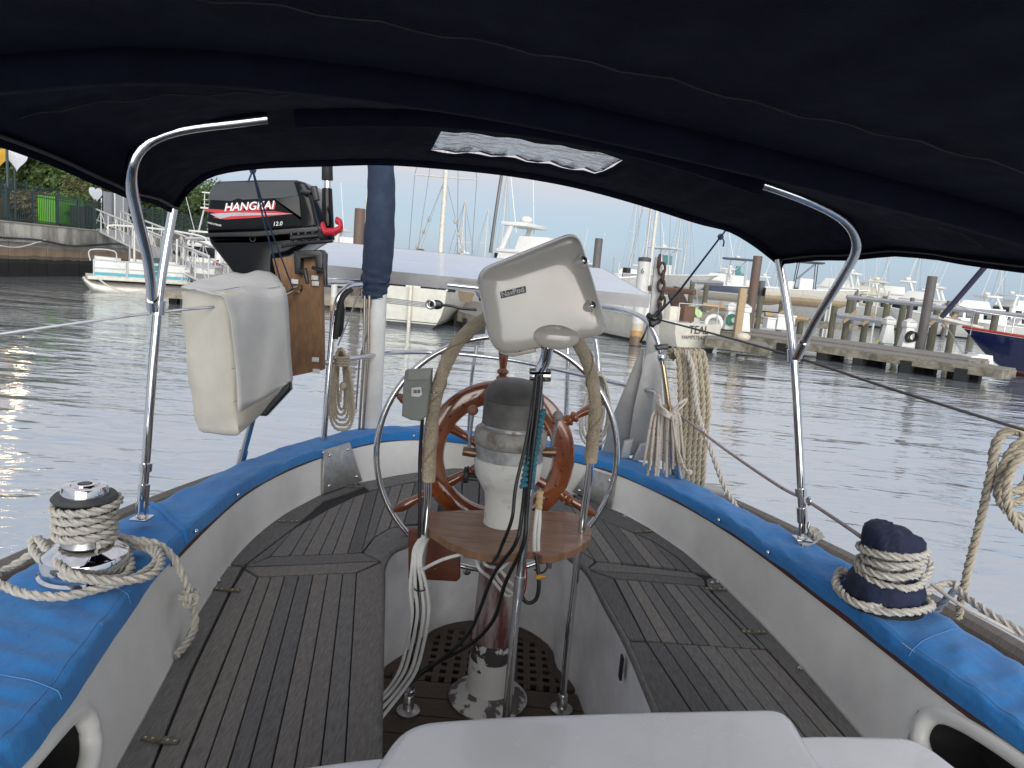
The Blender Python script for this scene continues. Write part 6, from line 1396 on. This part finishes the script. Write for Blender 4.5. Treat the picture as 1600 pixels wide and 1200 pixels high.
# centre console boats on lifts
def console_boat(name, p, d, lab, L, B, mat, roof, top_h=2.1, leg=whA, glass=True, hh=(.9, 1.35), encl=False):
    b_ = Boat(name, p, d, lab, L, B, hh[0], hh[1], -.35, mat, 'boat', flare=.55, kx=.6, tr=.95, lift=.9)
    c = L*.42
    b_.box((0, c, hh[0]-.1), (.95, 1.0, 1.05), 'console', whB, .12, .03); b_.box((0, c-1.1, hh[0]-.1), (.9, .5, .75), 'helm_seat', whB, .05)
    if glass: b_.box((0, c+.1, hh[0]+.95), (.9, .7, .75), 'windshield', M('aqua_glass', (.10, .26, .27), .1, coat=.4), .08, .01)
    for sx in (-1, 1):
        for dy in (-.75, .6): b_.tube([(sx*.55, c+dy*1.15, hh[0]), (sx*.7, c+dy, hh[0]+top_h)], .035, 'top_leg', leg)
        b_.tube([(sx*.6, c-.7, hh[0]+top_h*.4), (sx*.68, c+.5, hh[0]+top_h)], .025, 'top_brace', leg)
    g_ = G(); 
    rr4 = [(-.95, c-1.4), (.95, c-1.4), (1.0, c+.6), (.7, c+1.1), (-.7, c+1.1), (-1.0, c+.6)]
    g_.puff([V((x, y, hh[0]+top_h)) for x, y in rr4], (0, 0, 1), .12, .05); obj(xf(g_, b_.M), 'hard_top', roof, b_.t, smooth=40)
    b_.sph((0, c-.2, hh[0]+top_h+.22), .22, 'radar_dome', whB, (1, 1, .6)); 
    for sx in (-.8, .8): b_.tube([(sx, c-.5, hh[0]+top_h), (sx*1.25, c-1.2, hh[0]+top_h+2.3)], .014, 'outrigger', whB)
    b_.box((0, -.35, .2), (.5, .6, 1.2), 'outboard', black, .2, .05)
    return b_
greyH = zbands('grey_navy_hull', [(-.5, (.42, .38, .30)), (.30, (.50, .47, .40)), (.36, (.6, .6, .58)), (.41, (.07, .085, .13)), (.55, (.07, .085, .13)), (1.4, (.075, .09, .14))], .2, noise=.003, coat=.3)
creamH = zbands('cream_console_hull', [(-.5, (.36, .27, .16)), (.1, (.46, .36, .23)), (.35, (.64, .59, .49)), (.6, (.68, .65, .56)), (1.4, (.70, .68, .60))], .3, noise=.06)
whiteH = zbands('white_console_hull', [(-.5, (.45, .42, .36)), (.2, (.55, .54, .50)), (1.4, (.64, .63, .60))], .3, noise=.03)
topB = M('navy_roof', (.06, .08, .13), .5); topW = M('white_roof', (.62, .62, .60), .4); topK = M('dark_roof', (.05, .055, .06), .5)
def lifted(px, py, Y, z): q = PY(px, py, Y); return V((q.x, q.y, z))
console_boat('lift_boat', lifted(1082, 460, 60, 1.62), (.95, -.30), 'grey blue centre console boat on a lift with aqua windshield', 8.2, 2.6, greyH, topB, 2.2, whA)
console_boat('lift_boat', lifted(1190, 490, 57, 1.78), (.96, -.25), 'cream centre console boat on a lift with black frame top', 7.0, 2.5, creamH, topK, 2.15, black, glass=False)
console_boat('lift_boat', lifted(982, 450, 60, 1.95), (.78, -.60), 'white hardtop boat with flared bow behind the anchor chain', 7.2, 2.6, whiteH, topW, 2.2, whA)
# motor yachts
def yacht(name, p, d, lab, L, B, hull, cabin, arch=True, fly=True, k=1.0):
    b_ = Boat(name, p, d, lab, L, B, 1.3*k, 2.0*k, -.4, hull, 'motor yacht', flare=.6, kx=.5, tr=.95)
    b_.box((0, L*.42, 1.2*k), (B*.82, L*.5, 1.25*k), 'saloon', cabin, .10, .05, .9*k)
    for sx in (-1, 1):
        for q in (.30, .43, .55): b_.box((sx*B*.388, L*q, 1.65*k), (.06, L*.10, .5*k), 'window', glassD, 0, .02)
    b_.box((0, L*.175, 1.6*k), (B*.62, .05, .8*k), 'saloon_door', glassD, 0, .02); b_.box((0, L*.70, 1.9*k), (B*.5, .3, .35*k), 'windscreen', glassD, .1, .02, .2)
    if fly:
        b_.box((0, L*.38, 2.45*k), (B*.78, L*.36, .12*k), 'fly_deck', cabin); b_.box((0, L*.42, 2.55*k), (B*.66, L*.24, .55*k), 'flybridge', cabin, .15, .04, .4)
    if arch:
        for sx in (-1, 1): b_.tube([(sx*B*.34, L*.22, 2.5*k), (sx*B*.30, L*.27, 3.5*k)], .10*k, 'arch_leg', cabin)
        b_.box((0, L*.29, 3.45*k), (B*.7, 1.1*k, .14*k), 'hard_top', cabin); b_.sph((0, L*.3, 3.75*k), .25*k, 'radar_dome', cabin, (1, 1, .6))
    for sx in (-1, 1): b_.tube([(sx*B*.3, L*.3, 3.2*k), (sx*B*.42, L*.22, 6.5*k)], .02, 'antenna', whB)
    return b_
hc = zbands('cream_yacht_hull', [(-.5, (.10, .04, .03)), (.12, (.55, .50, .38)), (2.2, (.60, .55, .43))], .35, noise=.01); hw = zbands('white_yacht_hull', [(-.5, (.03, .03, .05)), (.12, (.60, .59, .55)), (2.4, (.64, .63, .59))], .3, noise=.01)
def wat(px, Y): q = PY(px, hor(px), Y); return V((q.x, q.y, 0))
yacht('motor_yacht', wat(1412, 66), (-.72, .69), 'cream flybridge motor yacht behind the lift pilings', 9.0, 3.6, hc, crB, k=1.2)
yacht('motor_yacht', wat(1600, 58), (-.95, .2), 'white motor yacht with brown covers behind the blue bow', 10.0, 3.8, hw, whB)
yacht('motor_yacht', wat(1690, 66), (-.9, .3), 'white yacht with raked windows at the right edge', 8.5, 3.6, hw, whB, k=.9)
yacht('motor_yacht', wat(745, 36), (.72, -.35), 'white express cruiser showing its hardtop above the solar panel', 8.5, 3.3, hw, whB, k=1.25)
yacht('motor_yacht', wat(480, 52), (.9, -.2), 'white cabin cruiser behind the outboard tiller', 8, 3, hw, whB, k=1.15)
b = yacht('tower_boat', V((-20.8, 44, 0)), (.12, 1), 'white sportfishing boat with tall tuna tower behind the left fence', 9, 3.4, hw, whB, k=.85)
for sx in (-1, 1):
    for y_ in (3.0, 4.6): b.tube([(sx*1.2, y_, 2.2), (sx*.8, y_*.8+.9, 4.6)], .06, 'tower_leg', whA)
b.box((0, 3.9, 4.5), (1.8, 1.9, .1), 'tower_platform', whB); b.box((0, 3.9, 5.5), (1.7, 1.8, .08), 'tower_top', whB)
for sx in (-.75, .75):
    for y_ in (3.2, 4.6): b.tube([(sx, y_, 4.5), (sx, y_, 5.5)], .035, 'tower_post', whA)
for z in (4.8, 5.1): b.tube([(-.8, 3.1, z), (.8, 3.1, z), (.8, 4.7, z), (-.8, 4.7, z)], .025, 'tower_rail', whA)
# sailboats farther off with blue dodger, and bare masts
def small_sail(px, Y, d, lab, L, B, mh, cover=None, ytop=None):
    b_ = Boat('moored_sailboat', wat(px, Y), d, lab, L, B, .95, 1.3, -.3, hw, 'sailboat'); b_.box((0, L*.5, .95), (B*.6, L*.4, .45), 'cabin', whB, .1)
    b_.tube([(0, L*.55, 1.2), (0, L*.55, mh)], .06, 'mast', mastM, 8); b_.tube([(-.6, L*.55, mh*.6), (.6, L*.55, mh*.6)], .02, 'spreader', mastM)
    for sx in (-1, 1): b_.tube([(sx*B*.45, L*.55, 1), (sx*.6, L*.55, mh*.6), (0, L*.55, mh)], .012, 'shroud', rigM, 4)
    b_.tube([(0, 0, 1), (0, L*.55, mh)], .012, 'backstay', rigM, 4); b_.tube([(0, L, 1.3), (0, L*.55, mh)], .012, 'forestay', rigM, 4)
    if cover:
        for y_ in (.4, 1.4): b_.tube(cat([V((-1.0, y_, 1.0)), V((-1.0, y_, 2.3)), V((-.7, y_, 2.55)), V((.7, y_, 2.55)), V((1.0, y_, 2.3)), V((1.0, y_, 1.0))], 4), .03, 'bimini_bow', whA)
        g_ = G(); g_.grid([cat([V((-1.05, y_, 2.25)), V((-.8, y_, 2.55)), V((0, y_, 2.64)), V((.8, y_, 2.55)), V((1.05, y_, 2.25))], 4) for y_ in (.2, .9, 1.6)]); obj(xf(g_, b_.M), 'bimini_canvas', cover, b_.t)
    return b_
small_sail(702, 40, (.05, 1), 'small sailboat with bright blue bimini beyond the solar panel', 8, 2.6, 6.2, M('blue_bimini', (.02, .10, .32), .7))
small_sail(728, 60, (.3, 1), 'distant sailboat with short bare mast right of the blue bimini', 8, 2.6, 7.5)
small_sail(770, 70, (.1, 1), 'distant sailboat whose mast shows beside the backstay', 9, 2.8, 12)
small_sail(1000, 44, (.2, 1), 'sailboat whose tall pale mast rises right of the white piling', 10, 3.0, 12)
small_sail(520, 75, (.5, 1), 'distant sailboat with thin mast between motor and covered pole', 9, 2.8, 9)
# white piling numbered 6, steel pilings, timber pilings
def piling(xt, yt, xb, yb, wpx, zb, mat, lab, nm='piling', grp=None, cap=None, Y=None):
    pb = PZ(xb, yb, zb) if Y is None else PY(xb, yb, Y); pt_ = PY(xt, yt, pb.y); r_ = wpx/2*pb.length/FPX*.93
    t_ = V((pb.x, pb.y, pt_.z)); t = thing(nm, (pb.x, pb.y, -.5), lab, 'piling', grp)
    obj(G().lathe([(r_, -.5), (r_, t_.z-.02), (r_*.93, t_.z)], (pb.x, pb.y, 0), n=18), 'shaft', mat, t, smooth=40)
    if cap: obj(G().lathe([(r_*1.05, t_.z-.10), (r_*1.05, t_.z+.02), (r_*.5, t_.z+.05)], (pb.x, pb.y, 0), n=18), 'cap', cap, t)
    return t, pb, r_
wpil = zbands('white_piling', [(0, (.05, .045, .04)), (.55, (.16, .11, .07)), (.85, (.48, .27, .10)), (1.05, (.55, .48, .36)), (1.3, (.64, .63, .60)), (5, (.65, .64, .61))], .5, noise=.12)
t, pb, r_ = piling(1007, 404, 992, 541, 20, 0, wpil, 'fat white piling with black cap, rust stain and number 6', cap=M('pile_cap', (.06, .06, .06), .6))
text('6', PY(1001, 427, pb.y-r_-.02), PY(1006, 427.4, pb.y-r_-.02), ink, t, 'number', up=wz, nrm=(0, -1, 0))
steelP = M('rusty_steel_pile', (.13, .105, .09), .7, .2, scale=1.5, stretch=(1, 1, .5), col2=(.16, .085, .055), lo=.45, hi=.7, bump=.2, bs=20)
steelG = M('grey_steel_pile', (.125, .115, .11), .65, .2, var=.2, scale=1.5)
piling(1184, 400, 1168, 519, 14, .4, steelP, 'tall rusty steel piling beside the grey blue lift boat')
piling(1450, 431, 1437, 545, 13, .5, steelG, 'tall grey steel piling on the finger pier')
piling(941, 373, 925, 480, 13, .5, steelG, 'grey steel piling behind the top right corner of the pod', Y=30)
piling(524, 328+20, 520, 500, 10, .0, wpil, 'white piling with rust stain seen under the outboard tiller', Y=24)
piling(563, 326, 557, 440, 17, .5, steelP, 'square topped rusty brown piling left of the navy cover', Y=30)
woodP = M('timber_pile', (.105, .10, .070), .9, var=.3, scale=3, stretch=(3, 3, .6), bump=.5, bs=10)
wl_ = [(1081, 438, 1076, 490), (1104, 440, 1098, 494), (1187, 462, 1182, 513), (1220, 470, 1218, 505), (1251, 497, 1249, 519), (1305, 478, 1297, 526), (1329, 466, 1319, 527), (1350, 505, 1348, 529), (1358, 463, 1352, 510), (1387, 475, 1380, 517), (1412, 475, 1402, 535), (1458, 512, 1453, 536), (1463, 482, 1455, 537), (1492, 485, 1483, 541), (1522, 488, 1517, 528), (1555, 490, 1549, 528)]
nm_ = ['first', 'second', 'third', 'fourth', 'fifth', 'sixth', 'seventh', 'eighth', 'ninth', 'tenth', 'eleventh', 'twelfth', 'thirteenth', 'fourteenth', 'fifteenth', 'sixteenth']
for k, q in enumerate(wl_): piling(*q, 9 if k > 1 else 8, .3, woodP, 'weathered timber lift piling, %s from the left on the right docks' % nm_[k], 'timber_piling', 'timber pilings of the boat lifts')
for k, (xt, yt, xb, yb) in enumerate(((1335, 452, 1331, 500), (1424, 465, 1420, 500), (1424, 478, 1417, 505), (1482, 470, 1477, 505), (1290, 458, 1287, 495))): piling(xt, yt, xb, yb, 6, 0, steelG, 'far grey piling, %s from the left beyond the lifts' % nm_[k], 'far_piling', 'far pilings', Y=55+k)
# docks on the right
z = .55
f0, f1 = PZ(1126, 517, z), PZ(1567, 577, z); dn = (f1-f0); dn.normalize(); pn2 = V((-dn.y, dn.x, 0)); pn2 = pn2 if pn2.y > 0 else -pn2
dock('finger_pier', [f0, f1, f1+pn2*1.4, f0+pn2*1.4], z, 'long weathered finger pier reaching right across the basin', .24)
m0, m1 = f0.lerp(f1, -.35)+pn2*1.5, f0.lerp(f1, .86)+pn2*1.5
dock('main_dock', [m0, m1, m1+pn2*2.6, m0+pn2*2.6], .60, 'main dock walkway behind the finger pier', .24)
s0, s1 = PZ(1104, 527, .55), PZ(1203, 541, .55); dock('short_finger', [s0, s1, s1+V((.4, 1.6, 0)), s0+V((.4, 1.6, 0))], .56, 'short finger dock beside the TEAL transom', .26, floats=False)
k0, k1 = PZ(1060, 500, .6), PZ(1640, 545, .6); q = k1-k0
dock('lift_dock', [PY(1080, 492, 37), PY(1340, 512, 40), PY(1340, 512, 40)+V((0, 1.5, 0)), PY(1080, 492, 37)+V((0, 1.5, 0))], .9, 'pale timber walkway under the lifted boats', .3, floats=False)
c0, c1 = PZ(714, 462, .6), PZ(742, 478, .6); dock('side_dock', [PZ(716, 486, .6), PZ(752, 496, .6), PZ(760, 462, .6), PZ(728, 460, .6)], .6, 'narrow dock right of the cream canoe stern sailboat', .3)
dock('back_dock', [PZ(470, 457, .6), PZ(610, 467, .6), PZ(620, 455, .6), PZ(470, 447, .6)], .6, 'distant dock seen under the left end of the solar panel', .4)
# lift beams and bunks
beamM = M('lift_beam', (.34, .35, .36), .5, .4)
for k, (a_, b_, Y) in enumerate((((1323, 464), (1462, 478), 32), ((1455, 480), (1640, 497), 31), ((1080, 440), (1130, 443), 34))):
    tag(obj(G().tube([PY(*a_, Y), PY(*b_, Y)], .10, 4), 'lift_beam', beamM, smooth=0), ['long grey lift beam across the middle timber pilings', 'long grey lift beam reaching the right edge above the blue bow', 'short grey lift beam beside the grey blue boat'][k], 'beam')
bunkM = M('raw_timber', (.38, .28, .17), .8, var=.15)
for k, (a_, b_, Y) in enumerate((((1098, 477), (1170, 486), 39), ((1195, 492), (1262, 500), 38), ((1306, 492), (1380, 502), 36), ((1448, 496), (1500, 503), 33))):
    t = thing('lift_cradle', PY(*a_, Y), ['raw timber lift bunk under the grey blue boat', 'timber lift bunk under the cream console boat', 'empty lift bunk in front of the cream yacht', 'empty lift bunk near the right steel piling'][k], 'lift'); obj(G().tube([PY(*a_, Y), PY(*b_, Y)], .16, 4), 'bunk', bunkM if k < 2 else beamM, t, smooth=0)
    for u in (.3, .7): m_ = PY(*a_, Y).lerp(PY(*b_, Y), u); obj(G().cyl(m_+V((-.3, 0, -.3)), m_+V((.25, 0, .3)), .09, n=6), 'chock', bunkM, t)
# dock furniture
def dbox(px, py, Y, w_, h_, lab, mat=whB):
    q_ = PY(px, py, Y); t = thing('dock_box', (q_.x, q_.y, .58), lab, 'dock box'); obj(G().puff([V((q_.x-w_/2, q_.y, .58)), V((q_.x+w_/2, q_.y, .58)), V((q_.x+w_/2*.94, q_.y, .58+h_*.82)), V((q_.x-w_/2*.94, q_.y, .58+h_*.82))], (0, 1, 0), .6, .03), 'box', mat, t, smooth=40); obj(G().box((q_.x, q_.y+.3, .58+h_*.88), (w_*1.04, .68, h_*.12)), 'lid', mat, t, bevel=.02)
dbox(1204, 515, 33, .42, .55, 'small white dock box beside the steel piling'); dbox(1227, 515, 33, .85, .75, 'larger white dock box by the right bimini pole')
def pedestal(px, py, Y, lab, hose=None):
    q_ = PZ(px, py, .6); t = thing('power_pedestal', (q_.x, q_.y, .58), lab, 'power pedestal'); obj(G().ring([[q_+V((x*.26, y*.2, -.02)) for x, y in ((-1, -1), (1, -1), (1, 1), (-1, 1))], [q_+V((x*.15, y*.15, .75)) for x, y in ((-1, -1), (1, -1), (1, 1), (-1, 1))]]), 'body', whB, t, bevel=.02); obj(G().box(q_+V((0, 0, .86)), (.42, .4, .22)), 'head', whB, t, bevel=.04); obj(G().lathe([(.26, .97), (.06, 1.1)], (q_.x, q_.y, q_.z), n=12), 'cap', whB, t)
    if hose:
        for k_ in range(4): obj(G().torus(q_+V((.05*k_-.05, -.3, .4)), .22-.02*k_, .025, (.15*k_-.2, 1, .1), 24, 6), 'hose_loop', hose, t, smooth=60)
gh = M('green_hose', (.03, .20, .13), .5); bhs = rubber; yh = M('yellow_hose', (.5, .55, .03), .5)
pedestal(1139, 514, 31, 'white power pedestal with green hose coil right of the TEAL life ring', gh); pedestal(1160, 517, 31, 'plain white power pedestal left of the rusty steel piling')
pedestal(1384, 535, 30, 'white power pedestal left of the grey steel piling'); pedestal(1415, 541, 30, 'white power pedestal with black hose beside the grey steel piling', bhs)
tag(obj(G().tube(cat([PZ(1381, 520, .9), PZ(1376, 528, .7), PZ(1371, 534, .62)], 6), .05, 6), 'hose', yh, smooth=60), 'yellow green hose beside the middle power pedestal', 'hose')
tag(obj(G().box(PZ(1148, 520, .6)+V((0, -.3, .75)), (.26, .26, 1.9)), 'timber_post', bunkM, bevel=.02), 'pale new timber post between the two left power pedestals', 'post')
q_ = PZ(1160, 532, .56); tag(obj(G().sph(q_+V((0, 0, .12)), .22, 10, (1.2, 1, .7)), 'buoy', M('cream_buoy', (.58, .53, .42), .6), smooth=60), 'cream mooring buoy lying on the short finger dock', 'buoy')
q_ = PY(1144, 540, 24.6); tag(obj(G().puff([q_+V((-.3, 0, -.15)), q_+V((.3, 0, -.2)), q_+V((.3, 0, .12)), q_+V((-.3, 0, .16))], (0, 1, 0), .2, .06), 'dock_fender', M('cream_fender', (.58, .54, .44), .6), smooth=50), 'cream corner fender on the face of the short finger dock', 'fender')
# crowd of far masts, small far yard
hz = thing('house', wat(655, 225), 'small far house with brown hipped roof beside the mast', 'house')
c = wat(655, 225); obj(G().box(c+V((0, 0, 2.6)), (5, 5, 4.2)), 'wall', M('house_wall', (.30, .26, .24), .8), hz); obj(G().ring([[c+V((x*3.6, y*3.6, 4.7)) for x, y in ((-1, -1), (1, -1), (1, 1), (-1, 1))], [c+V((x*.8, y*.3, 6.9)) for x, y in ((-1, -1), (1, -1), (1, 1), (-1, 1))]]), 'roof', M('brown_roof', (.13, .085, .075), .8), hz)
for k, (px, Y, top_) in enumerate(((1375, 50, 445), (1390, 52, 455), (1298, 46, 440), (1303, 47, 445), (1340, 60, 430), (1360, 60, 432), (1500, 50, 465), (1070, 60, 400), (1165, 62, 430), (960, 70, 400), (968, 80, 410))):
    q_ = PY(px, top_, Y); tag(obj(G().tube([V((q_.x, q_.y, 0)), q_], .045 if k > 1 else .07, 6), 'far_mast', mastM if k != 9 else rigM, smooth=60), 'thin pale '+['pole standing right of the middle power pedestal', 'pole above the timber pilings left of the grey steel piling', 'antenna left of the bent bow tube foot', 'antenna just right of the bent bow tube foot', 'antenna rising above the sixth timber piling', 'antenna rising above the cream yacht roof', 'pole left of the furled navy jib', 'pole above the brown sail cover', 'pole left of the rusty steel piling', 'dark mast just right of the pod', 'mast second right of the pod'][k], 'pole', 'far poles')
yacht('far_boat', wat(985, 58), (.8, .4), 'far white boat with blue canvas left of the white piling', 8, 3, hw, M('pale_blue_cabin', (.35, .40, .48), .5), k=1.0)
for k, (px, Y, kk, lab) in enumerate(((1035, 85, 1.2, 'far white cabin boat just right of the anchor chain'), (1100, 95, 1.3, 'far white cabin boat behind the blue tie line'), (1230, 88, 1.2, 'far white flybridge boat left of the right bimini pole'), (1330, 110, 1.5, 'far white flybridge boat left of the cream yacht'), (1480, 95, 1.3, 'far white flybridge boat right of the grey steel piling'), (1545, 85, 1.3, 'far white cabin boat above the blue bow'), (615, 90, 1.1, 'far white boat seen left of the canoe stern mast'), (690, 100, 1.2, 'far white boat low beyond the blue bimini'))):
    yacht('far_boat', wat(px, Y), (.9 if k % 2 else -.85, .3), lab, 10, 3.4, hw, whB, k=kk)
for k, (px, Y, kk, lab) in enumerate(((1372, 66, 1.35, 'tall white flybridge yacht rising behind the cream yacht'), (1462, 70, 1.3, 'white flybridge yacht just right of the grey steel piling top'), (1512, 62, 1.15, 'white yacht with hardtop directly above the blue bow'), (1175, 80, 1.3, 'white yacht behind the rusty steel piling'), (955, 64, 1.0, 'white yacht low behind the right end of the solar panel'))):
    yacht('far_yacht', wat(px, Y), (-.9 if k % 2 else -.6, .5), lab, 9.5, 3.4, hw, whB, k=kk)
for k, (px, Y, mh, lab) in enumerate(((972, 85, 14, 'tall mast between pod and white piling'), (1045, 75, 12, 'tall mast rising above the anchor'), (1150, 120, 16, 'tall mast above the grey blue lift boat'), (1435, 130, 13, 'mast just left of the grey steel piling'), (1060, 95, 13, 'far bare mast right of the hardtop boat'), (1120, 110, 15, 'far bare mast left of the blue tie knot'), (1215, 90, 8, 'far bare mast just left of the right bimini pole'), (1385, 120, 11, 'far bare mast above the cream yacht'), (1570, 110, 12, 'far bare mast at the far right'))):
    small_sail(px, Y, (.3, 1), 'distant sailboat, '+lab, 9, 2.8, mh)
yacht('far_boat', wat(1265, 75), (.8, -.2), 'far low white boat between the two lifted boats', 8, 3, hw, whB, k=.9)
# far breakwater and shore
def strip(name, Y, x0, x1, z0, z1, mat, seed, step):
    r_ = random.Random(seed); g_ = G(); P = []; x = x0
    while x < x1: P.append((x, z1*r_.uniform(.65, 1.1))); x += step*r_.uniform(.5, 1.5)
    g_.grid([[V((x, Y, z0)) for x, z_ in P], [V((x, Y+2, z_)) for x, z_ in P], [V((x, Y+step*3, z_*.9)) for x, z_ in P], [V((x, Y+step*6, z0)) for x, z_ in P]])
    return struct(obj(g_, name, mat, smooth=60))
strip('breakwater', 190, 60, 330, -.5, 1.5, M('riprap', (.24, .20, .15), .9, var=.4, scale=.8), 3, 3)
strip('far_shore', 900, -700, 1500, -1, 9, M('far_trees', (.055, .07, .055), .95, var=.4, scale=.02), 4, 14)
